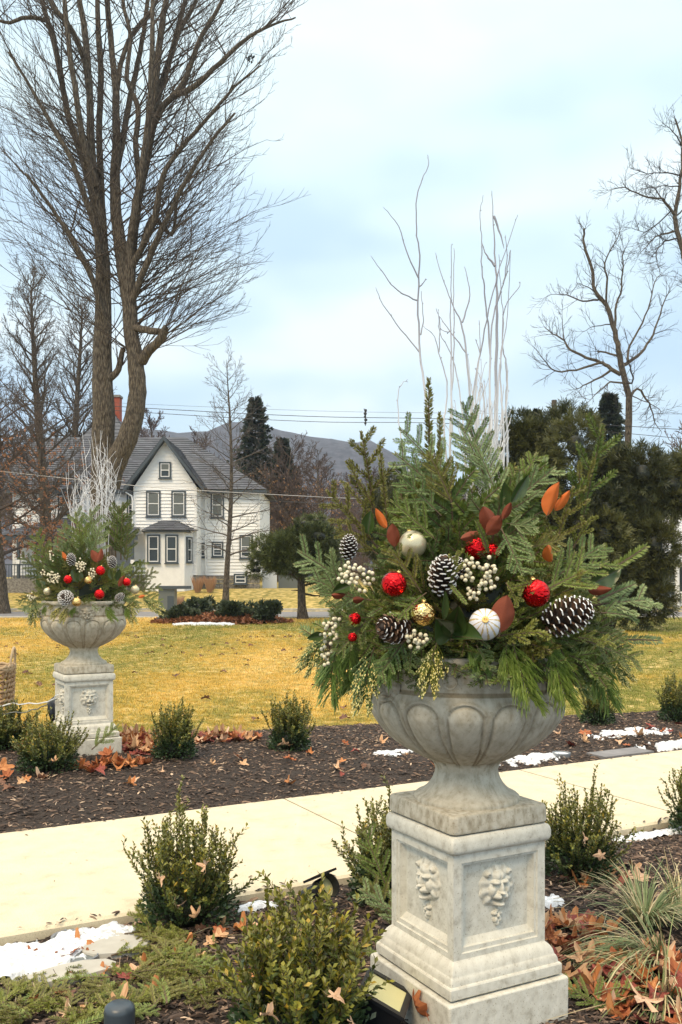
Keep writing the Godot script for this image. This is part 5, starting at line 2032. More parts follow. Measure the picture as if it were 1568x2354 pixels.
func background_trees() -> void:
	var brown := Color(.075, .055, .045)
	var grey := Color(.095, .080, .072)
	# the slim young tree before the house
	var young := bare_tree(5, 13.0, .165, .19, 46, .24, .62, 7, 2, Color(.095, .080, .068), .008, .55)
	put_tree(young, Vector3(-5.9, height(-5.9, -49), -49), .3, 1.0, "slim young bare tree in front of the white house, branches fanning low")
	# at the left
	var spreading := bare_tree(8, 10.5, .32, .26, 24, .40, .5, 9, 3, brown, .009, .2)
	var o1 := put_tree(spreading, Vector3(-15.6, 0, -43.0), 1.1, 1.0, "spreading tree at the far left with dry brown leaves still on")
	var tall := bare_tree(12, 18.0, .36, .16, 64, .20, .85, 9, 3, Color(.095, .075, .062), .008)
	put_tree(tall, Vector3(-16.4, height(-16.4, -52), -52), 2.0, 1.0, "tall straight bare tree at the left before the porch")
	put_tree(tall, Vector3(-18.5, 1.2, -66), 4.0, 1.12, "tall bare tree behind the house's left end")
	put_tree(tall, Vector3(-24.0, 1.2, -62), .7, 1.0, "bare tree at the left edge behind the porch")
	# leaves that cling
	var leafs := MB.new()
	for k in 5:
		var d := rv().normalized()
		leafs.leaf(rv() * .06, d, d.cross(Vector3(.2, .9, .3)).normalized(), rv().normalized(), .10, .035)
	var lm := leafs.made()
	for q in [[o1, Vector3(0, 5.6, 0), Vector3(4.6, 2.6, 3.6), 900], [o1, Vector3(2.4, 3.4, 1.0), Vector3(1.6, 1.0, 1.4), 330]]:
		var where: Array[Transform3D] = []
		var tint := PackedColorArray()
		for k in q[3]:
			var p: Vector3 = q[1] + rv() * q[2]
			where.append(Transform3D(Basis(rv().normalized(), rf(0, TAU)), p))
			tint.append(Color(.20, .085, .04).lerp(Color(.34, .16, .07), rng.randf()))
		scatter(q[0], "dry_leaves", lm, M.dry, where, tint)
	# behind and right of the house: oak with rusty leaves, twisted old tree, woods
	var oak := bare_tree(21, 11.0, .30, .22, 22, .40, .55, 8, 3, Color(.085, .060, .050), .013)
	var wood := bare_tree(25, 13.0, .24, .14, 34, .28, .75, 9, 3, Color(.105, .078, .072), .016)
	var rust := []
	rust.append(put_tree(oak, Vector3(-4.4, 1.2, -74), .5, 1.0, "brown tangled tree right of the house with a few rusty leaves"))
	rust.append(put_tree(oak, Vector3(-1.6, 1.2, -70), 2.6, .85, "crooked dark tree before the hill, right of the house"))
	for q in rust:
		var where: Array[Transform3D] = []
		var tint := PackedColorArray()
		for k in 380:
			where.append(Transform3D(Basis(rv().normalized(), rf(0, TAU)), Vector3(0, 6.6, 0) + rv() * Vector3(3.6, 2.6, 3.0)))
			tint.append(Color(.24, .12, .05).lerp(Color(.42, .24, .11), rng.randf()))
		scatter(q, "dry_leaves", lm, M.dry, where, tint)
	var spots := [[-8.2, 92, 1.0], [-5.0, 98, .9], [-2.0, 90, .85], [0.8, 96, .8], [3.0, 88, .78], [5.5, 95, .8], [8.0, 90, .85], [-11, 100, 1.05], [-14, 95, 1.1], [-29, 84, 1.0], [-26, 78, .95], [-21.5, 82, 1.1], [-17.0, 86, 1.15], [11.5, 86, .8], [15.0, 92, .9], [-33, 90, 1.0]]
	for k in spots.size():
		var q: Array = spots[k]
		put_tree(wood, Vector3(q[0], height(q[0], -q[1]) - .1, -q[1]), k * 1.7, q[2], "bare brown tree in the wood behind the houses", "trees of the wood behind the houses")
	var shrubwood := bare_tree(31, 6.0, .07, .03, 34, .36, .9, 7, 2, Color(.125, .088, .078), .014)
	for q in [[19.5, 60, 1.5, "pinkish bare thicket at the right edge, lower one"], [24.5, 66, 2.0, "pinkish bare thicket at the right edge behind the lower one"], [3.5, 62, .85, "pale twiggy small tree left of the dark evergreen"], [1.6, 68, .8, "small bare tree beside the insulator on the wires"], [-14.5, 46.8, .45, "brown leafless hedge before the porch, right bush"], [-17.0, 46, .45, "brown leafless hedge before the porch, left bush"]]:
		put_tree(shrubwood, Vector3(q[0], height(q[0], -q[1]), -q[1]), rf(0, 6), q[2], q[3])
	for k in 26:
		var x := -8.6 + 20.0 * k / 25.0 + rf(-.4, .4)
		var d := rf(72, 84)
		put_tree(shrubwood, Vector3(x, height(x, -d), -d), rf(0, 6), rf(.9, 1.5), "bare brown thicket at the foot of the wood, %s" % ("behind the small yew" if x > -3.5 and x < 0.5 else ("behind the white house" if x < -3.5 else ("behind the foreground arrangement" if x < 5.5 else "behind the great yew"))), "thickets at the foot of the wood")
	# spruces
	var sp := spray_mesh(9, 1.0, .10, 0)
	for q in [[-7.3, 80, 15.4, 4.3, "dark green spruce rising behind the house's right end"], [-4.85, 78, 11.6, 3.2, "shorter grey-green spruce right of the tall one"], [17.7, 62, 13.6, 3.4, "dark spruce tip above the big yew at the right"], [11.9, 58, 11.8, 3.0, "low dark spruce at the yew's left end"]]:
		var o := thing("spruce_tree", q[4], "tree", Vector3(q[0], height(q[0], -q[1]), -q[1]))
		var trunk := MB.new()
		trunk.tube(PackedVector3Array([Vector3.ZERO, Vector3(0, q[2] * .5, 0), Vector3(0, q[2], 0)]), PackedFloat32Array([.22, .13, .02]), 8)
		part(o, "trunk", trunk.made(true), M.bark)
		var where: Array[Transform3D] = []
		var tint := PackedColorArray()
		for k in 2600:
			var f := pow(rng.randf(), .8)
			var y: float = lerpf(q[2] * .12, q[2], f)
			var rad: float = q[3] * pow(1.0 - f, .85) * (0.72 + 0.28 * sin(y * 7.0)) + .05
			var a := rf(0, TAU)
			rad *= rf(.35, 1.1) * (0.8 + .25 * sin(a * 3.0 + y))
			var out := Vector3(cos(a), 0, sin(a))
			where.append(Transform3D(basis_y((out + Vector3(0, rf(-.35, .5), 0) + rv() * .3).normalized(), rv()).scaled_local(Vector3.ONE * rf(.35, .7)), out * rad + Vector3(0, y, 0)))
			tint.append(Color(.022, .035, .022).lerp(Color(.055, .075, .045), rng.randf()))
		scatter(o, "foliage", sp, M.foliage, where, tint)
	# the great dark yews behind the near urn
	var ys := spray_mesh(12, 1.0, .030, 0)
	var yew := thing("yew_tree", "huge dark green yew filling the right side behind the urn", "tree", Vector3(8.0, 0, -30))
	var yt := MB.new()
	for k in 4:
		yt.tube(PackedVector3Array([Vector3(-.4 + .3 * k, -.1, 0), Vector3(-.8 + .6 * k, 1.6, .2), Vector3(-1.8 + 1.2 * k, 4.2, 0)]), PackedFloat32Array([.20, .15, .05]), 8)
	part(yew, "trunk", yt.made(true), M.bark)
	var blobs := []
	for q in [[-1.6, 3.1, 0.0, 1.6, 2.4, 1.6], [-.1, 3.9, .2, 1.9, 2.0, 1.7], [1.7, 3.6, 0, 1.9, 2.0, 1.8], [3.2, 3.9, -.3, 1.5, 1.0, 1.4], [.6, 2.2, .7, 1.9, 1.9, 1.3], [-1.5, 4.9, -.2, 1.1, 1.0, 1.0], [1.9, 1.5, .3, .5, 1.2, .8], [-.6, 1.3, .9, 1.6, 1.2, .9], [1.4, 1.0, .8, 1.1, 1.1, .9]]:
		blobs.append_array(lumps(Vector3(q[0] - .2, q[1] * 1.2, q[2]), Vector3(q[3] * 1.05, q[4] * 1.2, q[5]), 9, int(q[0] * 10 + 50)))
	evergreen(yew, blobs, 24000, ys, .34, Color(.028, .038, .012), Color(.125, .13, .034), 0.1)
	var yew2 := thing("yew_tree", "dark evergreen seen through the near arrangement's left side", "tree", Vector3(2.05, 0, -34))
	part(yew2, "trunk", yt.made(true), M.bark, Transform3D(Basis().scaled(Vector3(.4, .9, .4)), Vector3.ZERO))
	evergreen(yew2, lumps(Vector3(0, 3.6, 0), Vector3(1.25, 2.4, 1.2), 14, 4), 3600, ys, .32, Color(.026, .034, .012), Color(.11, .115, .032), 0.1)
	# the small yew with a bare stem by the road
	var yew3 := thing("yew_tree", "small yew with a dark leaning stem beside the road", "tree", at(694, 1421, 38.0))
	var st := MB.new()
	st.tube(PackedVector3Array([Vector3(.05, -.1, 0), Vector3(0, .5, 0), Vector3(-.03, 1.5, 0), Vector3(.1, 2.6, 0)]), PackedFloat32Array([.26, .17, .15, .08]), 10, .06)
	for k in 9:
		var a := rf(0, TAU)
		st.tube(PackedVector3Array([Vector3(0, 1.0 + .1 * k, 0), Vector3(.7 * cos(a) + .3, .9 + .22 * k, .5 * sin(a)), Vector3(1.5 * cos(a) + .4, .9 + .22 * k, .8 * sin(a))]), PackedFloat32Array([.05, .035, .012]), 5)
	part(yew3, "trunk", st.made(true), M.bark)
	var b3 := lumps(Vector3(-.1, 2.85, 0), Vector3(1.8, 1.25, 1.3), 24, 6)
	b3.append_array(lumps(Vector3(1.2, 1.7, .2), Vector3(.8, 1.1, .8), 9, 9))
	b3.append_array(lumps(Vector3(-1.5, 2.2, .1), Vector3(.7, .7, .6), 7, 11))
	b3.append_array(lumps(Vector3(.6, 3.7, .1), Vector3(.8, .6, .6), 6, 13))
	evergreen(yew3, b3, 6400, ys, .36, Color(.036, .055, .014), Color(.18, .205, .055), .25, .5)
	# measured bare trees at the right
	measured_tree([
		[.25, .05, [770, 2090], [770, 1930], [735, 1780], [710, 1650], [685, 1530], [650, 1400], [625, 1345], [555, 1270], [545, 1150], [500, 1010], [487, 930], [490, 870]],
		[.09, .02, [690, 1540], [690, 1390], [720, 1280], [735, 1150], [735, 1050], [755, 990]],
		[.08, .015, [630, 1350], [635, 1180], [620, 1120], [650, 1020], [700, 940], [725, 860]],
		[.14, .02, [735, 1750], [780, 1715], [850, 1660], [910, 1580], [960, 1460], [1000, 1330], [1040, 1270]],
		[.09, .015, [770, 1715], [780, 1620], [860, 1470], [910, 1340], [940, 1210], [985, 1150]],
		[.15, .02, [722, 1800], [640, 1750], [590, 1720], [500, 1690], [400, 1640], [360, 1580], [290, 1540], [235, 1495]],
		[.09, .012, [590, 1725], [440, 1770], [310, 1780], [240, 1720], [185, 1640]],
		[.09, .012, [665, 1768], [560, 1835], [480, 1870], [430, 1900]],
		[.08, .012, [740, 1855], [660, 1850], [590, 1900], [510, 1980]],
		[.08, .05, [705, 1685], [650, 1665], [575, 1655]],
		[.06, .04, [745, 1852], [795, 1855], [797, 1800], [778, 1735]],
		[.10, .012, [778, 1950], [830, 1890], [890, 1960], [920, 2020], [940, 2110], [985, 2170]],
		[.045, .01, [785, 1930], [860, 1965], [960, 2020], [975, 2070]],
		[.07, .012, [580, 1325], [480, 1330], [400, 1300], [340, 1290], [260, 1295]],
		[.05, .01, [555, 1270], [510, 1240], [440, 1215]],
		[.045, .01, [360, 1580], [355, 1500], [350, 1390]],
		[.045, .01, [655, 1480], [560, 1490], [480, 1530]],
	], Vector2(1166.5, 212.0), .3605, 42.0, "bare dark tree with sprawling limbs rising from behind the yew", 33, Color(.055, .045, .042), 1.9, Vector3(12.7, 0, -42))
	measured_tree([
		[.26, .05, [1190, 1500], [1150, 1200], [1120, 1010], [1085, 900], [1070, 790], [1085, 680], [1105, 560], [1112, 450], [1110, 300], [1070, 170]],
		[.12, .014, [1072, 785], [1010, 710], [985, 682], [860, 660], [750, 610], [640, 625]],
		[.07, .012, [1010, 715], [940, 620], [880, 600]],
		[.07, .012, [1108, 530], [1020, 510], [890, 520], [780, 480]],
		[.09, .014, [1082, 885], [1000, 905], [950, 920], [900, 970], [840, 1035]],
		[.07, .014, [1088, 932], [1010, 950], [990, 965], [955, 1010], [950, 1050], [962, 1120]],
		[.06, .012, [1045, 755], [930, 860], [870, 890], [790, 860]],
		[.06, .012, [1100, 600], [1010, 600], [930, 605]],
		[.06, .012, [1110, 340], [1060, 250], [990, 200]],
		[.07, .012, [1112, 440], [1180, 330], [1200, 200], [1180, 110]],
		[.07, .012, [1072, 790], [1160, 700], [1250, 560]],
	], Vector2(1166.5, 212.0), .3605, 46.0, "bare tree reaching in from the right edge, high up", 35, Color(.050, .042, .040), 3.2, Vector3(18.6, 0, -46))


# ------------------------------------------------------------------ houses
# slate courses over a sloped quad: a b at the eave (left, right), c d at the top (right, left)
func slates(b: MB, a: Vector3, bb: Vector3, c: Vector3, d: Vector3, courses: int, base: Color) -> void:
	var nrm := (bb - a).cross(d - a)
	if nrm.length() < 0.001:
		nrm = (bb - a).cross(c - a)
	nrm = nrm.normalized()
	if nrm.y < 0.0:
		nrm = -nrm
	for i in courses:
		var t0 := float(i) / courses
		var t1 := float(i + 1) / courses
		var l0 := a.lerp(d, t0)
		var r0 := bb.lerp(c, t0)
		var l1 := a.lerp(d, t1)
		var r1 := bb.lerp(c, t1)
		var n := maxi(1, int(l0.distance_to(r0) / 0.42))
		for k in n:
			var f0 := float(k) / n
			var f1 := float(k + 1) / n
			b.col = base * rf(.78, 1.25)
			var lift := nrm * rf(.030, .045)
			var p0 := l0.lerp(r0, f0) + lift
			var p1 := l0.lerp(r0, f1) + lift
			var p2 := l1.lerp(r1, f1) + nrm * .006
			var p3 := l1.lerp(r1, f0) + nrm * .006
			b.quad(p3, p2, p1, p0)
			b.quad(p0, p1, p1 - lift, p0 - lift)


func siding(b: MB, x0: float, x1: float, y0: float, y1: float, z: float) -> void:
	var n := int((y1 - y0) / 0.19)
	for i in n:
		var a := lerpf(y0, y1, float(i) / n)
		var c := lerpf(y0, y1, float(i + 1) / n)
		b.quad(Vector3(x0, c, z), Vector3(x1, c, z), Vector3(x1, a, z + .05), Vector3(x0, a, z + .05))
		b.quad(Vector3(x0, a, z + .05), Vector3(x1, a, z + .05), Vector3(x1, a, z), Vector3(x0, a, z))


func window_part(o: Node3D, x: float, y: float, w: float, h: float, z: float, dark := true, blind := 0.0, turn := 0.0) -> void:
	var t := 0.085
	var f := MB.new()
	for q in [[-w / 2 - t, -h / 2 - t, -w / 2, h / 2 + t], [w / 2, -h / 2 - t, w / 2 + t, h / 2 + t], [-w / 2, h / 2, w / 2, h / 2 + t], [-w / 2 - .05 + .05, -h / 2 - t, w / 2, -h / 2]]:
		f.box(Vector3(q[0], q[1], -.04), Vector3(q[2], q[3], .075))
	f.box(Vector3(-w / 2 - t - .04, -h / 2 - t - .05, -.04), Vector3(w / 2 + t + .04, -h / 2 - t, .12))
	var win := part(o, "window", f.made(), M.dark_trim if dark else M.white_trim, Transform3D(Basis(Vector3.UP, turn), Vector3(x, y, z)))
	var s := MB.new()
	var k := .05
	for q in [[-w / 2, -h / 2, -w / 2 + k, h / 2], [w / 2 - k, -h / 2, w / 2, h / 2], [-w / 2 + k, h / 2 - k, w / 2 - k, h / 2], [-w / 2 + k, -h / 2, w / 2 - k, -h / 2 + k], [-w / 2 + k, -k / 2, w / 2 - k, k / 2]]:
		s.box(Vector3(q[0], q[1], -.03), Vector3(q[2], q[3], .055))
	part(win, "sash", s.made(), M.white_trim)
	var p := MB.new()
	p.quad(Vector3(-w / 2, h / 2, .026), Vector3(w / 2, h / 2, .026), Vector3(w / 2, -h / 2, .026), Vector3(-w / 2, -h / 2, .026))
	part(win, "pane", p.made(), M.pane)
	if blind > 0.0:
		var c := MB.new()
		c.box(Vector3(-w / 2 + k, h / 2 - h * blind, .027), Vector3(w / 2 - k, h / 2 - k, .031))
		part(win, "curtain", c.made(), M.curtain)


func H(x: float, y: float, d: float) -> Vector3:
	return at(x, y, d)


func house() -> void:
	var o := thing("white_house", "large white clapboard house with grey slate roofs and a steep front gable", "house")
	var zg := -54.0   # the gable's face
	var zm := -56.0   # the main wall
	var xl := -19.6
	var xr := -4.86
	var ground_y := height(-8, -54) - .1
	var sill := H(0, 1322, 54).y
	var eave := 6.95
	# walls
	var w := MB.new()
	siding(w, xl, xr, sill, eave, zm)
	w.quad(Vector3(xr, eave, zm), Vector3(xr, eave, zm - 8), Vector3(xr, sill, zm - 8), Vector3(xr, sill, zm))
	w.quad(Vector3(xl, eave, zm - 8), Vector3(xl, eave, zm), Vector3(xl, sill, zm), Vector3(xl, sill, zm - 8))
	var gx0 := -11.92
	var gx1 := -8.32
	siding(w, gx0, gx1, sill, eave, zg)
	for q in [gx0, gx1]:
		w.quad(Vector3(q, eave, zg), Vector3(q, eave, zm), Vector3(q, sill, zm), Vector3(q, sill, zg))
	# the gable's triangle, lapped too
	var peak := 9.62
	var n := 14
	for i in n:
		var y0 := lerpf(eave, peak, float(i) / n)
		var y1 := lerpf(eave, peak, float(i + 1) / n)
		var h0 := (gx1 - gx0) / 2 * (1.0 - float(i) / n)
		var h1 := (gx1 - gx0) / 2 * (1.0 - float(i + 1) / n)
		var cx := (gx0 + gx1) / 2
		w.quad(Vector3(cx - h1, y1, zg), Vector3(cx + h1, y1, zg), Vector3(cx + h0, y0, zg + .022), Vector3(cx - h0, y0, zg + .022))
		w.quad(Vector3(cx - h0, y0, zg + .022), Vector3(cx + h0, y0, zg + .022), Vector3(cx + h0, y0, zg), Vector3(cx - h0, y0, zg))
	part(o, "clapboard_wall", w.made(), M.siding)
	# corner boards and stone foundation
	var cb := MB.new()
	for q in [[xr - .12, zm], [gx0 - .02, zg], [gx1 - .12, zg], [xl, zm]]:
		cb.box(Vector3(q[0], sill, q[1] - .02), Vector3(q[0] + .14, eave, q[1] + .04))
	part(o, "corner_board", cb.made(), M.white_trim, Transform3D(), true)
	for row in 4:
		var x := xl + rf(-.2, 0.0)
		while x < xr:
			var l := rf(.4, .95)
			var st := MB.new()
			var hh := (sill - ground_y) / 4.0
			var z1 := zm + .06 + rf(0, .05)
			st.box(Vector3(maxf(x, xl), ground_y + row * hh, zm - .3), Vector3(minf(x + l, xr) - .02, ground_y + (row + 1) * hh - .02, z1))
			if x > -13.0 or row > 2:
				part(o, "foundation_stone", st.made(), M.rubble)
			x += l
	var gf := MB.new()
	gf.box(Vector3(gx0, ground_y, zg - 2.0), Vector3(gx1, sill, zg - .02))
	part(o, "foundation", gf.made(), M.rubble)
	# roofs
	var slate := Color(.088, .095, .112)
	var r := MB.new()
	var ridge_y := 10.70
	var zr := zm - 4.0
	var rx := -9.95
	var ex := .45
	slates(r, Vector3(xl - ex, eave, zm + ex), Vector3(xr + ex, eave, zm + ex), Vector3(rx, ridge_y, zr), Vector3(xl - ex, ridge_y, zr), 24, slate)
	slates(r, Vector3(xr + ex, eave, zm + ex), Vector3(xr + ex, eave, zr * 2 - zm - ex), Vector3(rx, ridge_y, zr), Vector3(rx, ridge_y, zr), 24, slate)
	slates(r, Vector3(xr + ex, eave, zr * 2 - zm - ex), Vector3(xl - ex, eave, zr * 2 - zm - ex), Vector3(xl - ex, ridge_y, zr), Vector3(rx, ridge_y, zr), 24, slate)
	part(o, "slate_roof", r.made(), M.slate, Transform3D(), true)
	var g := MB.new()
	var cxm := (gx0 + gx1) / 2
	var gp := peak + .18
	var low := eave - .08
	for s in [-1.0, 1.0]:
		var ea := Vector3(cxm + s * 2.28, low, zg + .5)
		var eb := Vector3(cxm + s * 2.28, low, zm - 1.0)
		var ta := Vector3(cxm, gp, zg + .5)
		var tb := Vector3(cxm, gp, zm - 3.4)
		if s < 0:
			slates(g, eb, ea, ta, tb, 20, slate * 0.8)
		else:
			slates(g, ea, eb, tb, ta, 20, slate * 0.8)
	part(o, "gable_roof", g.made(), M.slate, Transform3D(), true)
	# barge boards and eaves
	var tr := MB.new()
	for s in [-1.0, 1.0]:
		var a := Vector3(cxm + s * 2.32, low - .06, zg + .52)
		var t := Vector3(cxm, gp + .02, zg + .52)
		var dn := Vector3(0, -.27, 0)
		tr.quad(a, t, t + dn, a + dn)
		tr.quad(a + dn, t + dn, t + dn - Vector3(0, 0, .5), a + dn - Vector3(0, 0, .5))
	part(o, "barge_board", tr.made(), M.dark_trim)
	for q in [[xl - .4, gx0 - .35], [gx1 + .35, xr + .42]]:
		var ev := MB.new()
		ev.box(Vector3(q[0], eave - .22, zm + .02), Vector3(q[1], eave - .03, zm + .44))
		part(o, "eaves_board", ev.made(), M.dark_trim)
	var gut := MB.new()
	gut.tube(PackedVector3Array([Vector3(gx0 - .5, eave - .3, zg + .2), Vector3(gx0 - .1, eave - .55, zg + .14), Vector3(gx0 - .05, eave - .8, zg + .14), Vector3(gx0 - .05, 3.6, zg + .14)]), PackedFloat32Array([.05, .05, .05, .05]), 6)
	part(o, "downpipe", gut.made(), M.white_trim)
	gut = MB.new()
	gut.tube(PackedVector3Array([Vector3(xr - 3.2, eave - .3, zm + .14), Vector3(xr - 3.2, sill, zm + .14)]), PackedFloat32Array([.045, .045]), 6)
	part(o, "downpipe", gut.made(), M.white_trim)
	# tower roof behind with its chimney
	var tw := MB.new()
	var tp := H(262, 950, 61.5)
	for q in 4:
		var a0 := TAU * (q + .5) / 4
		var a1 := TAU * (q + 1.5) / 4
		var e0 := Vector3(tp.x - .2 + cos(a0) * 3.6, 9.2, -61.5 + sin(a0) * 3.6)
		var e1 := Vector3(tp.x - .2 + cos(a1) * 3.6, 9.2, -61.5 + sin(a1) * 3.6)
		var tt := Vector3(tp.x - .2, tp.y + .3, -61.5)
		slates(tw, e0, e1, tt, tt, 14, slate)
	part(o, "tower_roof", tw.made(), M.slate, Transform3D(), true)
	var ch := MB.new()
	var c0 := H(265, 952, 61.8)
	ch.box(c0 + Vector3(-.36, -1.2, -.36), c0 + Vector3(.36, 1.05, .36))
	var chim := part(o, "chimney", ch.made(), M.brick)
	var cc := MB.new()
	cc.box(c0 + Vector3(-.42, 1.05, -.42), c0 + Vector3(.42, 1.20, .42))
	part(chim, "cap", cc.made(), M.rubble)
	# windows, as measured: middle, size in metres
	for q in [[380, 1081, .52, .78, 54, .55], [353, 1158, .66, 1.32, 54, .95], [411, 1158, .66, 1.32, 54, .95], [500, 1161, .62, 1.38, 56, .9], [463, 1265, .46, .70, 56, .5], [500.5, 1263, .52, .76, 56, .0], [566, 1257, .62, 1.26, 56, .45], [302, 1160, .34, 1.36, 56, .6], [150, 1165, .66, 1.32, 56, .8], [230, 1165, .66, 1.32, 56, .8], [553, 1331, .62, .46, 55.86, 0.0]]:
		var c := H(q[0], q[1], q[4])
		window_part(o, c.x, c.y, q[2], q[3], -q[4] + .02, true, q[5])
	# bay
	var bx0 := H(324, 0, 53).x
	var bx1 := H(438, 0, 53).x
	var by1 := H(0, 1219, 53).y
	var by0 := H(0, 1301, 53).y
	var bay := MB.new()
	bay.box(Vector3(bx0 + .25, ground_y, -54), Vector3(bx1 - .35, by1, -53.05))
	bay.quad(Vector3(bx1 - .35, by1, -53.05), Vector3(bx1, by1, -54), Vector3(bx1, ground_y, -54), Vector3(bx1 - .35, ground_y, -53.05))
	bay.quad(Vector3(bx0, by1, -54), Vector3(bx0 + .25, by1, -53.05), Vector3(bx0 + .25, ground_y, -53.05), Vector3(bx0, ground_y, -54))
	part(o, "bay", bay.made(), M.siding)
	var br := MB.new()
	var e := [Vector3(bx0 - .15, by1, -53.9), Vector3(bx0 + .1, by1, -52.75), Vector3(bx1 - .1, by1, -52.75), Vector3(bx1 + .3, by1, -53.9)]
	var t0 := Vector3(bx0 + 1.0, by1 + .62, -53.95)
	var t1 := Vector3(bx1 - 1.0, by1 + .62, -53.95)
	slates(br, e[1], e[2], t1, t0, 5, slate)
	slates(br, e[0], e[1], t0, t0, 5, slate)
	slates(br, e[2], e[3], t1, t1, 5, slate)
	br.col = Color(.05, .055, .06)
	br.box(Vector3(bx0 + .1, by1 - .12, -53.9), Vector3(bx1 - .1, by1 - .01, -52.80))
	part(o, "bay_roof", br.made(), M.slate, Transform3D(), true)
	for q in [[353.5, 1262, .56, 1.45], [395, 1262, .56, 1.45]]:
		var c := H(q[0], q[1], 53.05)
		window_part(o, c.x, c.y, q[2], q[3], -53.03, true, 0.0)
	var cs := H(424, 1264, 53.5)
	window_part(o, bx1 - .17, cs.y, .42, 1.3, -53.50, true, 0.0, 1.2)
	# porch along the left
	var py := H(0, 1232, 53.2).y
	var pf := H(0, 1330, 53.2).y
	var pr := MB.new()
	slates(pr, Vector3(-19.6, py, -52.4), Vector3(-11.3, py, -52.4), Vector3(-11.9, py + 1.15, -55.9), Vector3(-17.0, py + 1.15, -55.9), 9, slate)
	slates(pr, Vector3(-19.6, py, -57.5), Vector3(-19.6, py, -52.4), Vector3(-17.0, py + 1.15, -55.9), Vector3(-17.0, py + 1.15, -57.5), 9, slate)
	part(o, "porch_roof", pr.made(), M.slate, Transform3D(), true)
	var pt := MB.new()
	pt.box(Vector3(-19.5, py - .25, -52.6), Vector3(-11.4, py - .02, -52.45))
	part(o, "porch_beam", pt.made(), M.dark_trim)
	for k in 7:
		var x := -19.35 + k * 1.28
		var post := MB.new()
		post.box(Vector3(x - .07, ground_y, -52.6), Vector3(x + .07, py - .25, -52.46))
		var pp := part(o, "porch_post", post.made(), M.dark_trim)
		var knob := MB.new()
		knob.box(Vector3(x - .10, pf + .82, -52.63), Vector3(x + .10, pf + 1.05, -52.43))
		part(pp, "white_block", knob.made(), M.white_trim)
	var deck := MB.new()
	deck.box(Vector3(-19.5, ground_y - .4, -55.9), Vector3(-11.95, pf, -52.45))
	part(o, "porch_floor", deck.made(), M.rubble)
	var rail := MB.new()
	rail.box(Vector3(-19.4, pf + .75, -52.56), Vector3(-12.2, pf + .82, -52.50))
	for k in 46:
		rail.box(Vector3(-19.4 + k * .156, pf, -52.545), Vector3(-19.37 + k * .156, pf + .75, -52.515))
	part(o, "porch_railing", rail.made(), M.dark_trim, Transform3D(), true)
	for q in [[95, 1275], [160, 1275]]:
		var c := H(q[0], q[1], 55.95)
		window_part(o, c.x, c.y, .8, 1.5, -55.94, false, .3)
	# the side door with its white screen, at the right corner
	var dr := MB.new()
	var d0 := H(609, 1320, 57.5)
	dr.box(Vector3(xr + .02, d0.y - .95, -57.9), Vector3(xr + .9, d0.y + 1.0, -57.75))
	part(o, "side_porch", dr.made(), M.white_trim)
	var d1 := MB.new()
	d1.box(Vector3(xr + 1.0, d0.y - .95, -57.95), Vector3(xr + 2.5, d0.y + 1.15, -57.85))
	part(o, "lattice_screen", d1.made(), M.curtain)
	# the white house at the right edge
	var p := thing("white_house", "white house at the right edge with dark shutters and a columned porch", "house")
	var base := H(1530, 1408, 50.0)
	var wx0 := H(1492, 0, 52).x
	var pw := MB.new()
	siding(pw, wx0, wx0 + 9.0, base.y + .3, 6.0, -52.0)
	pw.quad(Vector3(wx0, 6, -60), Vector3(wx0, 6, -52), Vector3(wx0, 0, -52), Vector3(wx0, 0, -60))
	part(p, "clapboard_wall", pw.made(), M.siding)
	var rf2 := MB.new()
	slates(rf2, Vector3(wx0 - .4, 5.9, -51.6), Vector3(wx0 + 9.4, 5.9, -51.6), Vector3(wx0 + 9.4, 8.0, -56), Vector3(wx0 - .4, 8.0, -56), 14, slate)
	slates(rf2, Vector3(wx0 + 9.4, 5.9, -60.4), Vector3(wx0 - .4, 5.9, -60.4), Vector3(wx0 - .4, 8.0, -56), Vector3(wx0 + 9.4, 8.0, -56), 14, slate)
	part(p, "slate_roof", rf2.made(), M.slate, Transform3D(), true)
	var c2 := H(1532, 1339, 52)
	window_part(p, c2.x, c2.y, .95, 1.45, -51.98, false, .5)
	for s in [-1.0, 1.0]:
		var sh := MB.new()
		sh.box(Vector3(c2.x + s * .87 - .22, c2.y - .85, -52), Vector3(c2.x + s * .87 + .22, c2.y + .85, -51.93))
		part(p, "shutter", sh.made(), M.dark_trim)
	var fl := MB.new()
	fl.box(Vector3(wx0 - .3, -.3, -52.0), Vector3(wx0 + 8, base.y + .12, -49.6))
	part(p, "porch_floor", fl.made(), M.rubble)
	var le := MB.new()
	le.box(Vector3(wx0 - .5, base.y + .12, -52.0), Vector3(wx0 + 8, base.y + .25, -49.4))
	part(p, "porch_edge", le.made(), M.white_trim)
	var pc := H(1558, 0, 49.7).x
	for k in 3:
		var col := lathe([[.16, base.y + .25], [.16, base.y + .37], [.12, base.y + .42], [.105, base.y + 2.5], [.15, base.y + 2.56], [.15, base.y + 2.66]], 16)
		part(p, "porch_column", col.made(true), M.white_trim, Transform3D(Basis(), Vector3(pc + k * 2.4, 0, -49.75)))
	var pf2 := MB.new()
	pf2.box(Vector3(wx0 - .4, base.y + 2.66, -52.0), Vector3(wx0 + 8, base.y + 2.95, -49.5))
	part(p, "porch_roof", pf2.made(), M.white_trim)
	var rl := MB.new()
	for k in 20:
		rl.box(Vector3(pc + .2 + k * .11, base.y + .4, -49.77), Vector3(pc + .24 + k * .11, base.y + 1.05, -49.73))
	rl.box(Vector3(pc + .14, base.y + 1.05, -49.79), Vector3(pc + 2.3, base.y + 1.12, -49.71))
	part(p, "porch_railing", rl.made(), M.white_trim, Transform3D(), true)


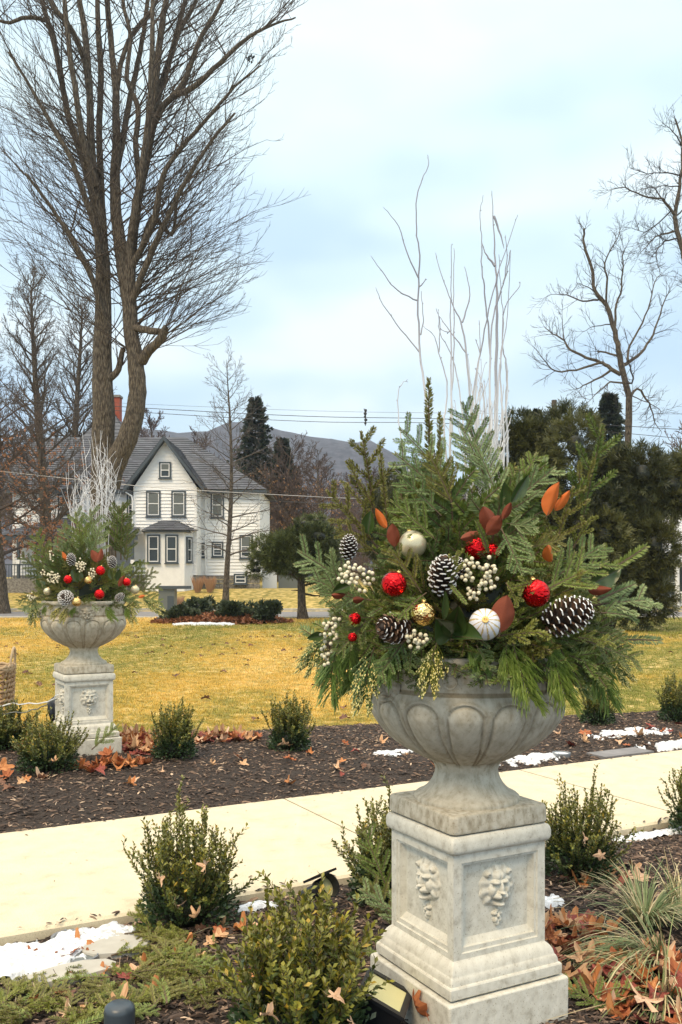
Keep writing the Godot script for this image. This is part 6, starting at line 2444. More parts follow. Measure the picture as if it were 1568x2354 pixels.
func wires() -> void:
	var said := ["thin upper wire strung across the sky", "upper cable across the sky, higher of the dark pair", "upper cable across the sky, lower of the dark pair", "pale low wire crossing the white house", "dark low cable crossing the house just below the pale wire"]
	var runs := [[[-40, 912], [330, 929], [707, 944], [980, 949], [1300, 951], [1640, 952]], [[-40, 914], [330, 938], [707, 957], [980, 962], [1300, 972], [1640, 992]], [[-40, 922], [330, 948], [707, 969], [980, 972], [1300, 985], [1640, 1015]], [[-40, 1079], [220, 1107], [388, 1123], [707, 1141], [860, 1147], [1640, 1168]], [[-40, 1092], [220, 1121], [388, 1136], [707, 1156], [860, 1165], [1640, 1196]]]
	for k in 5:
		var pts := PackedVector3Array()
		var rr := PackedFloat32Array()
		for q in runs[k]:
			pts.append(at(q[0], q[1], 41.0 + .5 * k))
		var fine := bent(pts, 5, 0.0)
		for i in fine.size():
			rr.append([.006, .014, .013, .014, .015][k])
		var b := MB.new()
		b.tube(fine, rr, 5)
		solo("power_line", said[k], "power line", b.made(), M.grey_metal if k == 3 else M.wire)
	var o := thing("insulator", "dark insulator cluster hanging on the upper cables", "insulator", at(840, 958, 41.6))
	var ib := MB.new()
	for k in 5:
		ib.ball(Vector3(.02 * sin(k * 2.0), -.28 + .14 * k, 0), Vector3(.055 + .02 * (k % 2), .07, .055), 6, 8)
	part(o, "discs", ib.made(), M.wire)
	var hk := MB.new()
	hk.tube(PackedVector3Array([Vector3(-.06, .36, 0), Vector3(.02, .1, 0), Vector3(0, -.40, 0)]), PackedFloat32Array([.02, .02, .02]), 5)
	part(o, "rod", hk.made(), M.wire)
	var pole := thing("utility_pole", "brown utility pole top showing above the yew", "utility pole", Vector3(at(1274, 0, 47).x, 0, -47))
	var pb := MB.new()
	pb.tube(PackedVector3Array([Vector3(0, -.2, 0), Vector3(0, at(0, 920, 47).y, 0)]), PackedFloat32Array([.17, .13]), 12)
	part(pole, "post", pb.made(), M.bark)
	var arm := MB.new()
	arm.box(Vector3(-.1, at(0, 938, 47).y, .12), Vector3(.62, at(0, 934, 47).y, .2))
	part(pole, "bracket", arm.made(), M.wire)


# ------------------------------------------------------------------ box shrubs
func box_shrub(sd: int, w: float, h: float, stems: int, ll: float, tips: float, low_leaves := 1100) -> Array:
	var keep := rng.seed
	var ks := rng.state
	rng.seed = sd
	var st := MB.new()
	st.col = Color(.12, .10, .05)
	var b := MB.new()
	for k in stems:
		var a := k * 2.39996
		var f := sqrt((k + .5) / stems)
		var outward := Vector3(cos(a), 0, sin(a))
		var o := outward * w * .16 * f
		var top := (outward + rv() * .22) * w * (.12 + .88 * f) * rf(.65, 1.12) + Vector3(0, h * rf(.62, 1.0) * (1.0 - .38 * f * f) + (h * .18 if rng.randf() < .16 else 0.0), 0)
		var mid := o.lerp(top, .5) + outward * w * .14
		var pts := PackedVector3Array()
		var rr := PackedFloat32Array()
		for i in 7:
			var t := i / 6.0
			pts.append(o.lerp(mid, t).lerp(mid.lerp(top, t), t) + rv() * .006)
			rr.append(lerpf(.0032, .0010, t))
		st.tube(pts, rr, 4)
		var len_ := 0.0
		for i in 6:
			len_ += pts[i].distance_to(pts[i + 1])
		var lines := [[pts, .22, len_]]
		for e in 4:
			var q0 := 2 + e % 4
			var o2 := pts[q0].lerp(pts[q0 + 1], rng.randf())
			var d2 := ((pts[q0 + 1] - pts[q0]).normalized() + rv() * .8 + Vector3(0, .25, 0)).normalized()
			var l2 := rf(.04, .10) * (h / .5)
			var p2 := PackedVector3Array()
			for i in 7:
				p2.append(o2 + d2 * l2 * i / 6.0 + Vector3(0, .010 * (i / 6.0) ** 2, 0))
			lines.append([p2, .05, l2])
			st.tube(PackedVector3Array([p2[0], p2[6]]), PackedFloat32Array([.0012, .0006]), 3)
		for ln in lines:
			var line: PackedVector3Array = ln[0]
			var nl := int(float(ln[2]) / ll * 3.6)
			var tone := rf(0, 1)
			for e in nl:
				var t: float = ln[1] + (1.0 - ln[1]) * float(e) / nl
				var q := minf(t * 6.0, 5.99)
				var p := line[int(q)].lerp(line[int(q) + 1], q - int(q))
				var d := (line[int(q) + 1] - line[int(q)]).normalized()
				var sp := e * 1.57 + rf(-.5, .5)
				var s1 := d.cross(Vector3(.3, .2, .9)).normalized()
				var out := s1 * cos(sp) + d.cross(s1) * sin(sp)
				var dir := (out * rf(.6, 1.0) + d * rf(.7, 1.2)).normalized()
				var side := dir.cross(d).normalized()
				# young growth at the ends is yellow-olive; old leaves are deep green
				var young := sm(.28, .92, t * .6 + .55 * p.y / h) * tips
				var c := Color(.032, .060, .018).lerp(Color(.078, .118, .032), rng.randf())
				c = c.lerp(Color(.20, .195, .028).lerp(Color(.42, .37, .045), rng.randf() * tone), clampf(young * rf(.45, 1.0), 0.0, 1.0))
				if young > .6 and rng.randf() < .05:
					c = Color(.42, .29, .035)
				b.col = c
				b.leaf(p, dir, side, d, ll * rf(.7, 1.15) * (1.0 - .25 * sm(.85, 1.0, t)), ll * .24, .35)
	# the dense old skirt
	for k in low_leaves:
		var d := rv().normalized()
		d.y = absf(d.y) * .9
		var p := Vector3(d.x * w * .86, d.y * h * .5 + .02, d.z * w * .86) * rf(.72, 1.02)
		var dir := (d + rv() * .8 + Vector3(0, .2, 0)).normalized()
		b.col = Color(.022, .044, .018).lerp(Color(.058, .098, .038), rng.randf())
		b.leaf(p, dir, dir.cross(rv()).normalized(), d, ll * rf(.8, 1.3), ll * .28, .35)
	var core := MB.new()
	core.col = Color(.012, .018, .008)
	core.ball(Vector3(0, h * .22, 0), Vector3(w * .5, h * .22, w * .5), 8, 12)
	rng.seed = keep
	rng.state = ks
	return [st.made(), b.made(), core.made(true)]


func put_shrub(v: Array, x: float, z: float, turn: float, s: float, label: String) -> void:
	var o := thing("box_shrub", label, "shrub", Vector3(x, surface(x, z) - .01, z), turn, "box shrubs along the path")
	part(o, "stems", v[0], M.stem)
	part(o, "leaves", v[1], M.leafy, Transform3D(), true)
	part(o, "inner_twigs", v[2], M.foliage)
	o.scale = Vector3(s, s, s)


func shrubs() -> void:
	var a := box_shrub(101, .27, .54, 84, .026, 1.0, 1700)
	var b := box_shrub(102, .21, .46, 76, .025, .95, 1700)
	var c := box_shrub(103, .285, .545, 100, .030, 1.25, 2000)
	var d := box_shrub(104, .29, .44, 110, .025, .85, 2100)
	put_shrub(a, -.715, -4.36, .3, 1.0, "loose box shrub at the path's near edge, left of the foreground pedestal")
	put_shrub(c, -.135, -3.14, 1.2, 1.02, "big box shrub nearest to us, left of the foreground plinth")
	put_shrub(a, .26, -4.62, 2.5, .96, "box shrub half hidden behind the left side of the foreground pedestal")
	put_shrub(a, 1.27, -5.02, 4.1, .92, "box shrub right of the foreground pedestal at the path")
	put_shrub(b, 2.28, -5.95, .9, 1.0, "box shrub cut by the right edge on the near side of the path")
	put_shrub(b, -1.41, -7.95, 1.9, 1.02, "round box shrub across the path, right of the distant pedestal's leaf heap")
	put_shrub(b, -.475, -8.58, 3.3, 1.08, "lone box shrub at the lawn edge across the path, centre")
	put_shrub(d, -2.31, -7.42, .5, .98, "wide box shrub before the distant plinth, left")
	put_shrub(d, -3.05, -8.3, 2.2, 1.12, "wide box shrub at the left edge under the basket")
	put_shrub(d, -3.2, -7.5, 4.4, .8, "low box shrub cut by the left edge across the path")
	put_shrub(b, 2.79, -10.2, 4.0, 1.0, "box shrub at the lawn seen right of the bowl, under hanging cedar")
	put_shrub(b, 3.72, -10.35, 5.2, 1.12, "box shrub at the lawn by the right edge")
	# the island bed by the road: rhododendrons
	var rh := MB.new()
	for k in 7:
		var q := rv().normalized()
		q.y = absf(q.y)
		rh.col = Color.WHITE * rf(.7, 1.1)
		rh.leaf(q * .05, q, q.cross(Vector3(.2, .1, .9)).normalized(), Vector3.UP, .16, .035)
	var rm := rh.made()
	var spots := [[415, 1400, 34.5, .75, .45, "small dark rhododendron at the island bed's left end"], [468, 1396, 35.5, 1.05, .75, "dark rhododendron left of the young tree's foot"], [560, 1396, 35.5, 1.2, .72, "wide dark rhododendron right of the young tree's foot"], [610, 1408, 34.0, .7, .5, "low rhododendron at the island bed's right end"], [530, 1404, 34.2, .7, .5, "low rhododendron between the two big ones"]]
	for q in spots:
		var p := at(q[0], 1400, q[2])
		p.y = height(p.x, p.z) + .25
		var o := thing("rhododendron", q[5], "shrub", p)
		evergreen(o, lumps(Vector3(0, .12, 0), Vector3(q[3], q[4] * .72, q[3] * .8), 9, int(q[0])), 420, rm, 1.0, Color(.03, .046, .02), Color(.09, .115, .05), 0.0, .5)


# ------------------------------------------------------------------ fallen leaves
func fallen_leaf_mesh(sd: int, lobes: int, curl: float, tone: Array) -> ArrayMesh:
	var r := RandomNumberGenerator.new()
	r.seed = sd
	var b := MB.new()
	var n := 26
	var ring := []
	for k in n:
		var a := TAU * k / n
		var rad := .42 + .16 * cos(a * lobes) + .10 * cos(a) + r.randf_range(-.04, .04)
		if lobes > 5:
			rad = .34 + .10 * cos(a * lobes) + .16 * absf(cos(a))
		var p := Vector2(cos(a) * rad * 1.15, sin(a) * rad)
		ring.append(p)
	var bend := r.randf_range(-1, 1)
	var put := func(p: Vector2) -> Vector3:
		return Vector3(p.x, curl * (p.y * p.y * 1.6 + p.x * p.x * bend) + .05 * sin(p.x * 9.0) * cos(p.y * 8.0 + sd), p.y)
	for s in 2:
		for k in n:
			var k2 := (k + 1) % n
			var c0: Color = (tone[0] as Color).lerp(tone[1], r.randf())
			b.col = c0
			var i0: Vector2 = ring[k] * .5
			var i1: Vector2 = ring[k2] * .5
			if s == 0:
				b.tri(put.call(Vector2.ZERO), put.call(i0), put.call(i1))
			else:
				b.quad(put.call(i0), put.call(ring[k]), put.call(ring[k2]), put.call(i1))
	b.col = tone[0] * .8
	b.tube(PackedVector3Array([put.call(Vector2(.5, 0)) , put.call(Vector2(0, 0)) + Vector3(0, .012, 0), put.call(Vector2(-.45, 0)), Vector3(-.8, .08, .05)]), PackedFloat32Array([.006, .012, .014, .012]), 3)
	return b.made()


func fallen_leaves() -> void:
	var tones := [[Color(.42, .15, .045), Color(.60, .27, .10)], [Color(.30, .085, .03), Color(.46, .16, .06)], [Color(.50, .28, .14), Color(.66, .42, .24)], [Color(.18, .035, .025), Color(.34, .085, .06)], [Color(.55, .33, .19), Color(.70, .48, .32)], [Color(.10, .045, .03), Color(.24, .12, .07)]]
	var ms := []
	for k in 12:
		ms.append(fallen_leaf_mesh(200 + k, 5 if k % 2 == 0 else 7, [.5, .9, 1.4, .3][k % 4], tones[k % 6]))
	# heaps: centre, radii along and across the path, single leaves, joined leaves, size, label
	var heaps := [
		[Vector3(1.17, 0, -3.68), .32, .42, 70, 70, .085, "leaf in the deep litter by the tufted grass", 6],
		[Vector3(1.06, 0, -4.22), .20, .14, 22, 10, .085, "leaf in the small heap right of the foreground pedestal", 4],
		[Vector3(1.42, 0, -4.98), .26, .14, 14, 6, .085, "leaf caught under the shrub right of the foreground pedestal", 6],
		[Vector3(-1.80, 0, -8.45), .40, .52, 60, 150, .10, "leaf in the heap right of the distant pedestal", 4],
		[Vector3(-1.20, 0, -8.95), .50, .22, 16, 60, .10, "leaf along the lawn edge behind the round shrub", 6],
		[Vector3(-1.85, 0, -7.55), .30, .20, 16, 16, .10, "leaf before the distant pedestal's heap", 2],
		[Vector3(-2.65, 0, -8.35), .24, .3, 8, 24, .10, "leaf left of the distant pedestal", 4],
		[Vector3(-.87, 0, -3.62), .36, .20, 14, 8, .07, "leaf among the fir clippings on the ground", 6],
		[Vector3(-1.2, 0, -3.98), .20, .14, 8, 2, .085, "leaf lying on the snow at lower left", 2],
		[Vector3(-2.7, 0, -6.9), .5, .28, 14, 10, .09, "leaf on the mulch by the path's far side at left", 6],
		[Vector3(-.45, 0, -4.15), .16, .10, 6, 0, .08, "leaf at the foot of the loose shrub", 6],
		[Vector3(.3, 0, -8.2), 2.4, .7, 20, 16, .07, "leaf astray on the mulch across the path", 6],
		[Vector3(-.5, 0, -3.9), .5, .4, 12, 6, .06, "leaf astray on the near mulch", 6],
		[Vector3(3.0, 0, -9.4), 1.2, .4, 8, 12, .09, "leaf on the snowy mulch at the right", 6],
	]
	for hp in heaps:
		for k in int(hp[3]) + int(hp[4]):
			pass
		var where: Array = [[], [], [], [], [], [], [], [], [], [], [], []]
		for k in int(hp[3]) + int(hp[4]):
			var a := rf(0, TAU)
			var q := sqrt(rng.randf())
			var o: Vector3 = hp[0] + RX * (cos(a) * q * float(hp[1])) + LX * (sin(a) * q * float(hp[2]))
			var heap := (1.0 - q * q) * .06 * minf(1.0, (hp[3] + hp[4]) / 60.0)
			o.y = surface(o.x, o.z) + .012 + heap * rf(.2, 1.0)
			var s: float = hp[5] * rf(.7, 1.25)
			var bs := Basis(Vector3.UP, rf(0, TAU)) * Basis(Vector3.RIGHT, rf(-.55, .55)) * Basis(Vector3.BACK, rf(-.55, .55))
			var idx := rng.randi() % 12 if hp[7] == 6 else [0, 1, 6, 7, 3, 9, 2, 8][rng.randi() % (4 if hp[7] == 2 else 8)] as int
			var xf := Transform3D(bs.scaled(Vector3(s, s, s)), o)
			if k < int(hp[3]):
				solo("fallen_leaf", ("%s %s %s" % [["orange-tan", "rust-brown", "pale tan", "dark red", "pinkish tan", "dark brown"][idx % 6], "lobed" if idx % 2 == 0 else "notched", hp[6]]), "fallen leaf", ms[idx], M.dry, xf, "fallen leaves: " + hp[6])
			else:
				where[idx].append(xf)
		for idx in 12:
			if where[idx].size():
				var ws: Array[Transform3D] = []
				var tint := PackedColorArray()
				for xf in where[idx]:
					ws.append(xf)
					tint.append(Color.WHITE * rf(.8, 1.1))
				scatter(self, "leaf_litter", ms[idx], M.dry, ws, tint)
	# particular ones
	for q in [[.262, -3.30, .13, 1, "rust-brown leaf standing against the foreground plinth beside the black floodlight", 1.1], [-.02, -2.95, .0, 4, "", 0.0], [-2.62, -7.25, .13, 0, "bright orange folded leaf left of the wide shrub", .6], [-1.92, -7.72, .14, 1, "large orange leaf at the distant plinth's corner", .5], [-1.88, -7.25, .11, 9, "dull pink leaf on the mulch before the wide shrub", .2], [1.10, -3.42, .14, 4, "large pale crumpled leaf in front of the grass tufts", .5], [-.50, -8.42, .09, 4, "pale leaf propped at the lone shrub's foot", .9]]:
		if q[2] > 0.0:
			var xf := Transform3D((Basis(Vector3.UP, q[0] * 7.0) * Basis(Vector3.RIGHT, q[5])).scaled(Vector3.ONE * q[2]), Vector3(q[0], surface(q[0], q[1]) + .04 + .04 * q[5], q[1]))
			solo("fallen_leaf", q[4], "fallen leaf", ms[q[3]], M.dry, xf)
	# leaves caught in the shrubs
	for q in [[-.60, .33, -4.15, "pink-brown leaf caught high in the loose shrub"], [-.72, .17, -4.12, "tan leaf caught low in the loose shrub"], [-.64, .12, -4.12, "pale leaf caught at the loose shrub's right side"], [-.80, .28, -4.14, "brown leaf caught at the loose shrub's left side"], [-.02, .30, -2.93, "crumpled pale leaf caught in the nearest shrub"], [-.23, .24, -2.93, "small brown leaf caught in the nearest shrub's left"], [.04, .20, -2.96, "tan leaf caught in the nearest shrub's right"], [1.24, .28, -4.78, "pale leaf caught in the shrub right of the pedestal"], [1.32, .20, -4.76, "small pale leaf caught low in the shrub right of the pedestal"], [-2.18, .22, -7.12, "pale scrap of leaf in the wide shrub"]]:
		solo("fallen_leaf", q[3], "fallen leaf", ms[[4, 2, 4, 10][rng.randi() % 4]], M.dry, Transform3D(Basis(rv().normalized(), rf(0, TAU)).scaled(Vector3.ONE * .05), Vector3(q[0], q[1], q[2])))
	# the litter of the island bed, and specks on the lawn
	var ws: Array[Transform3D] = []
	var tint := PackedColorArray()
	for k in 2200:
		var a := rf(0, TAU)
		var q := sqrt(rng.randf())
		var o := at(510, 1405, 34.8) + Vector3(cos(a) * q * 2.6, 0, sin(a) * q * 1.7)
		o.y = height(o.x, o.z) + .30 * (1.0 - q * q) + rf(0, .06)
		ws.append(Transform3D((Basis(Vector3.UP, rf(0, TAU)) * Basis(Vector3.RIGHT, rf(-.7, .7))).scaled(Vector3.ONE * rf(.14, .24)), o))
		tint.append(Color(.62, .62, .75) * rf(.5, 1.15))
	scatter(self, "island_leaf_litter", ms[0], M.dry, ws, tint)
	var lw: Array[Transform3D] = []
	var lt := PackedColorArray()
	for k in 170:
		var d := sqrt(rf(90.0, 700.0))
		var x := rf(-.4, .4) * d
		if path_n(Vector3(x, 0, -d)) < lawn_edge(path_u(Vector3(x, 0, -d))) + .1:
			continue
		lw.append(Transform3D((Basis(Vector3.UP, rf(0, TAU)) * Basis(Vector3.RIGHT, rf(-.5, .5))).scaled(Vector3.ONE * rf(.06, .11)), Vector3(x, height(x, -d) + .045, -d)))
		lt.append(Color.WHITE * rf(.5, 1.1))
	scatter(self, "lawn_leaf_specks", ms[5], M.dry, lw, lt)


# ------------------------------------------------------------------ small things in the beds
func grass_clump(where: Vector3, n: int, l: float, lean: Vector3, label: String, green: float) -> void:
	var o := thing("grass_clump", label, "grass clump", where)
	var b := MB.new()
	for k in n:
		var a := rf(0, TAU)
		var p := Vector3(cos(a), 0, sin(a)) * rf(0, .07)
		var d := (Vector3(cos(a) * .5, rf(.8, 1.3), sin(a) * .5) + lean * rf(.5, 1.4)).normalized()
		var ll := l * rf(.55, 1.15)
		var pts := []
		var q := p
		for i in 6:
			pts.append(q)
			d = (d + Vector3(0, -.30, 0) + rv() * .05).normalized()
			q += d * ll / 5.0
		var w := rf(.0028, .0048)
		var c := Color(.10, .15, .05).lerp(Color(.24, .27, .12), rng.randf()) if rng.randf() < green else Color(.40, .31, .15).lerp(Color(.58, .50, .30), rng.randf())
		for i in 5:
			var s0: Vector3 = (pts[i + 1] - pts[i]).cross(Vector3.UP).normalized() * w * (1.0 - i / 5.0 * .6)
			var s1: Vector3 = (pts[i + 1] - pts[i]).cross(Vector3.UP).normalized() * w * (1.0 - (i + 1) / 5.0 * .8)
			b.col = c * (1.0 + .25 * sin(k))
			b.quad(pts[i] - s0, pts[i + 1] - s1, pts[i + 1], pts[i])
			b.col = c * 1.35 if k % 3 == 0 else c
			b.quad(pts[i], pts[i + 1], pts[i + 1] + s1, pts[i] + s0)
	part(o, "blades", b.made(), M.dry, Transform3D(), true)


func small_things() -> void:
	grass_clump(Vector3(1.40, .02, -4.30), 260, .30, Vector3(.1, .2, .1), "upright tuft of striped grass among leaves at the right, rear one", .62)
	grass_clump(Vector3(1.27, .05, -3.82), 200, .42, Vector3(-.9, -.1, .25), "striped grass tuft combed over to the left, front one", .66)
	grass_clump(Vector3(1.62, .03, -4.45), 120, .30, Vector3(.3, 0, .2), "tuft of straw-pale grass cut by the right edge", .3)
	grass_clump(Vector3(1.20, .02, -3.52), 60, .30, Vector3(-.5, -.2, .5), "sparse green-white grass tuft in the lower right leaf litter", .5)
	# dry stalks and straws
	var straw := MB.new()
	for k in 90:
		straw.col = Color(.42, .33, .18).lerp(Color(.62, .54, .36), rng.randf())
		var x := rf(.8, 1.7)
		var z := rf(-4.9, -3.4)
		if k > 60:
			x = rf(-1.3, .1)
			z = rf(-4.2, -3.4)
		var d := Vector3(cos(k * 2.4), 0, sin(k * 2.4)) * rf(.05, .16)
		var p := Vector3(x, surface(x, z) + .02, z)
		straw.tube(PackedVector3Array([p - d, p + Vector3(0, .014, 0) + rv() * .01, p + d]), PackedFloat32Array([.0014, .0014, .0008]), 3)
	var so := struct("straw_litter", straw.made(), M.chips, "stuff")
	# fir clippings on the ground
	var keys := ["olive_c", "lime", "olive_c", "green_a", "spray_g", "lime", "olive_a"]
	for k in 84:
		var u := rf(-.46, .40)
		var o := Vector3(-.88, 0, -3.56) + RX * u + LX * rf(-.26, .24)
		if k > 66:
			o = Vector3(-.80, 0, -4.0) + RX * rf(-.12, .16) + LX * rf(-.22, .2)
		o.y = surface(o.x, o.z) + .025
		var a := rf(0, TAU)
		var d := Vector3(cos(a), rf(-.02, .10), sin(a)) * rf(.12, .22)
		fir(F[keys[k % keys.size()]], o - d * .5, o + d * .5, Vector3(0, 1, .2), "%s cut fir sprig in the clippings, %s" % ["yellow-green" if k % 7 in [1, 5] else "olive-green", "beside the loose shrub" if k > 66 else ("left part" if u < -.15 else ("right part towards the nearest shrub" if u > .15 else "around the path light"))], "fir clippings on the near mulch", "fir_clipping")
	for q in [[Vector3(.24, .10, -4.30), Vector3(.10, .40, -4.42), "green_a", "cut fir branch leaning up against the shrub behind the pedestal, upper"], [Vector3(.30, .12, -4.02), Vector3(.08, .22, -4.15), "silver_b", "cut fir branch lying left of the foreground pedestal, lower"], [Vector3(.26, .05, -3.80), Vector3(.10, .08, -3.86), "green_b", "cut fir sprig on the ground by the plinth's left corner"], [Vector3(.24, .06, -4.1), Vector3(.12, .26, -4.2), "olive_c", "short cut fir sprig between the two leaning branches"], [Vector3(.96, .02, -3.46), Vector3(.80, .10, -3.52), "green_a", "cut fir sprig at the foreground plinth's right corner"], [Vector3(.90, .02, -3.44), Vector3(1.12, .05, -3.50), "green_b", "cut fir sprig on the leaves right of the foreground plinth"], [Vector3(-.34, .03, -3.50), Vector3(-.50, .06, -3.62), "lime", "bright yellow-green fir sprig on mulch left of the nearest shrub"], [Vector3(-.82, .02, -4.14), Vector3(-.95, .10, -4.28), "lime", "yellow-green fir sprig beside the loose shrub's left foot"], [Vector3(-1.98, .25, -7.45), Vector3(-1.76, .42, -7.5), "green_b", "fir sprig standing out before the distant plinth"]]:
		fir(F[q[2]], q[0], q[1], Vector3(.2, .8, .5), q[3])
	# well lights set in the ground
	for q in [[-1.215, -4.19, .08, "grey round well light in the snow by the path"], [1.99, -8.47, .085, "white-topped round well light across the path at the right"], [-1.08, -3.92, .07, "grey well light ring sunk among stones and clippings"]]:
		var y := surface(q[0], q[1])
		var w := thing("well_light", q[3], "well light", Vector3(q[0], y, q[1]))
		var r: float = q[2]
		part(w, "rim", lathe([[r * .98, -.06], [r, .022], [r * .98, .028], [r * .84, .028], [r * .82, .020]], 40).made(true, 40.0), M.grey_metal)
		part(w, "lens", lathe([[r * .82, .019], [r * .5, .022], [0, .023]], 40).made(), M.white_trim if r > .08 and q[0] > 0 else M.curtain)
		for k in 3:
			part(w, "screw", lathe([[r * .06, .026], [r * .06, .032], [0, .033]], 10).made(), M.grey_metal, Transform3D(Basis(), Vector3(cos(k * 2.1) * r * .9, 0, sin(k * 2.1) * r * .9)))
	# flat stones at lower left
	for q in [[-.97, -4.02, .15, .10, .4, "flat grey stone right of the snow, under fir clippings"], [-1.08, -3.74, .20, .09, .5, "flat sandy-grey stone below the snow at lower left"], [-1.04, -4.15, .10, .07, .1, "flat cream stone between snow and well light"]]:
		var b := MB.new()
		var n := 11
		var y := surface(q[0], q[1])
		var ring := []
		for k in n:
			var a := TAU * k / n
			ring.append(Vector3(cos(a) * q[2] * rf(.8, 1.1), 0, sin(a) * q[3] * rf(.8, 1.1)))
		for k in n:
			var e0: Vector3 = ring[k]
			var e1: Vector3 = ring[(k + 1) % n]
			b.tri(Vector3(0, .035, 0), e0 * .95 + Vector3(0, .033, 0), e1 * .95 + Vector3(0, .033, 0))
			b.quad(e0 * .95 + Vector3(0, .033, 0), e1 * .95 + Vector3(0, .033, 0), e1 - Vector3(0, .03, 0), e0 - Vector3(0, .03, 0))
		solo("flat_stone", q[5], "stone", b.made(), M.kerb, Transform3D(Basis(Vector3.UP, q[4]), Vector3(q[0], y, q[1])))
	var slab := MB.new()
	slab.box(Vector3(-.30, -.05, -.12), Vector3(.30, .02, .12))
	solo("flat_stone", "flat dark slate at the far edge of the path by the long snow strip", "stone", slab.made(), M.asphalt, Transform3D(Basis(Vector3.UP, .5), along(6.34, 6.32, .005)))
	# snow
	snow_patch(Vector3(-1.17, 0, -4.10), .34, .16, 5, "thawing snow at lower left between path and clippings", -.12, .035)
	snow_patch(Vector3(-1.33, 0, -3.92), .30, .20, 6, "snow running out of the left edge below the path", -.12, .035)
	snow_patch(along(1.82, 4.24), .10, .06, 7, "scrap of snow right of the loose shrub's foot", -.2, .02)
	snow_patch(along(7.9, 6.36), 1.25, .17, 8, "long snow strip along the far edge of the path at the right", -.05, .04)
	snow_patch(along(7.1, 6.95), .7, .26, 9, "broken snow flecks on the mulch above the long strip", .48, .02)
	snow_patch(along(5.4, 6.5), .5, .18, 10, "snow flecks around the white-topped well light", .40, .02)
	snow_patch(along(4.4, 7.15), .26, .14, 12, "snow flecks on the mulch left of the urn's stem", .40, .02)
	snow_patch(along(4.55, 4.24), .36, .07, 13, "narrow snow along the near edge of the path behind the right shrub", -.12, .025)
	snow_patch(along(5.25, 4.24), .28, .06, 14, "narrow snow along the near path edge at the far right", -.05, .02)
	snow_patch(Vector3(1.02, 0, -4.60), .10, .07, 15, "small snow scrap right of the foreground pedestal", -.1, .02)
	var s3 := at(468, 1428, 33.0)
	s3.y = 0.0
	snow_strip(s3)
	# floodlights
	flood(Vector3(.13, .0, -3.30), 1.35, 1.0, "black floodlight with pale lens at the foreground plinth's foot")
	spot(Vector3(-.105, -.01, -4.46), .9, "black spotlight on a stake behind the nearest shrub")
	var bol := thing("path_light", "dark rounded top of a path light at the bottom edge", "path light", Vector3(-.765, surface(-.765, -3.24), -3.24))
	part(bol, "cap", lathe([[.052, .045], [.054, .10], [.050, .116], [.036, .126], [0, .128]], 28).made(true, 50.0), M.slate_metal)
	part(bol, "post", lathe([[.030, -.1], [.030, .05]], 16).made(true), M.black)
	# bag and basket and cord behind the far pedestal
	var bag := MB.new()
	var bp := PackedVector3Array()
	for i in 22:
		for j in 33:
			var f := PI * i / 21.0
			var a := TAU * j / 32.0
			var d := Vector3(sin(f) * cos(a), cos(f), sin(f) * sin(a))
			var r := 1.0 + .35 * gnoise.get_noise_3d(d.x * 90, d.y * 90, d.z * 90) + .08 * sin(a * 9.0 + f * 7.0)
			var q := d * r * Vector3(.15, .17, .15)
			if d.y > .55:
				q = q * Vector3(.45, 1.0, .45) + Vector3(.03, .16 * (d.y - .55) * 3.0, 0)
			bp.append(q)
	bag.grid(bp, 33)
	solo("plastic_bag", "black plastic bag slumped behind the distant pedestal", "bag", bag.made(true), M.black, Transform3D(Basis().scaled(Vector3(.8, .9, .8)), Vector3(-2.49, .45, -8.36)))
	var cord := MB.new()
	cord.tube(bent(PackedVector3Array([Vector3(-2.42, .62, -8.1), Vector3(-2.62, .52, -8.25), Vector3(-2.9, .50, -8.3), Vector3(-3.15, .46, -8.2), Vector3(-3.4, .44, -8.3)]), 6, .01), PackedFloat32Array(range(25).map(func(_i): return .006)), 5)
	solo("extension_lead", "white cord running from the distant pedestal over the shrubs", "cord", cord.made(), M.white_trim)
	var cord2 := MB.new()
	cord2.tube(bent(PackedVector3Array([Vector3(-2.42, .60, -8.1), Vector3(-2.66, .47, -8.2), Vector3(-2.95, .43, -8.2), Vector3(-3.3, .46, -8.25)]), 6, .01), PackedFloat32Array(range(19).map(func(_i): return .005)), 5)
	solo("extension_lead", "second pale cord sagging just below the white cord", "cord", cord2.made(), M.curtain)
	basket()
	# the grey garden pier seen beside the far urn, before the house
	var pier := thing("garden_pier", "small grey slatted pier with a dark cap beside the far arrangement", "pier", at(388, 1398, 40.0))
	pier.position.y = height(pier.position.x, pier.position.z)
	var pm := MB.new()
	pm.box(Vector3(-.38, 0, -.3), Vector3(.30, 1.25, .3))
	part(pier, "body", pm.made(), M.curtain)
	var pcap := MB.new()
	pcap.box(Vector3(-.5, 1.25, -.4), Vector3(.9, 1.38, .4))
	part(pier, "cap", pcap.made(), M.dark_trim)
	var pd := MB.new()
	pd.box(Vector3(.0, .25, .3), Vector3(.26, .95, .32))
	part(pier, "panel", pd.made(), M.dark_trim)
	for q in [[455, 1340, 52.5, "pinkish dry grass plume by the house's stone base, left"], [483, 1342, 52.5, "pinkish dry grass plume by the house's stone base, right"], [405, 1372, 44.0, "rusty dry shrub behind the island bed"]]:
		var p := at(q[0], q[1], q[2])
		p.y = height(p.x, p.z)
		var o := thing("dry_grass_plume", q[3], "ornamental grass", p)
		var b := MB.new()
		for k in 160:
			b.col = Color(.34, .19, .11).lerp(Color(.46, .29, .18), rng.randf())
			var a := rf(0, TAU)
			var d := Vector3(cos(a) * .3, rf(.8, 1.2), sin(a) * .3).normalized()
			b.needle(Vector3(cos(a), 0, sin(a)) * rf(0, .15), d, d.cross(Vector3(.2, .1, .9)).normalized(), rf(.5, 1.05), .02)
		part(o, "stalks", b.made(), M.dry, Transform3D(), true)


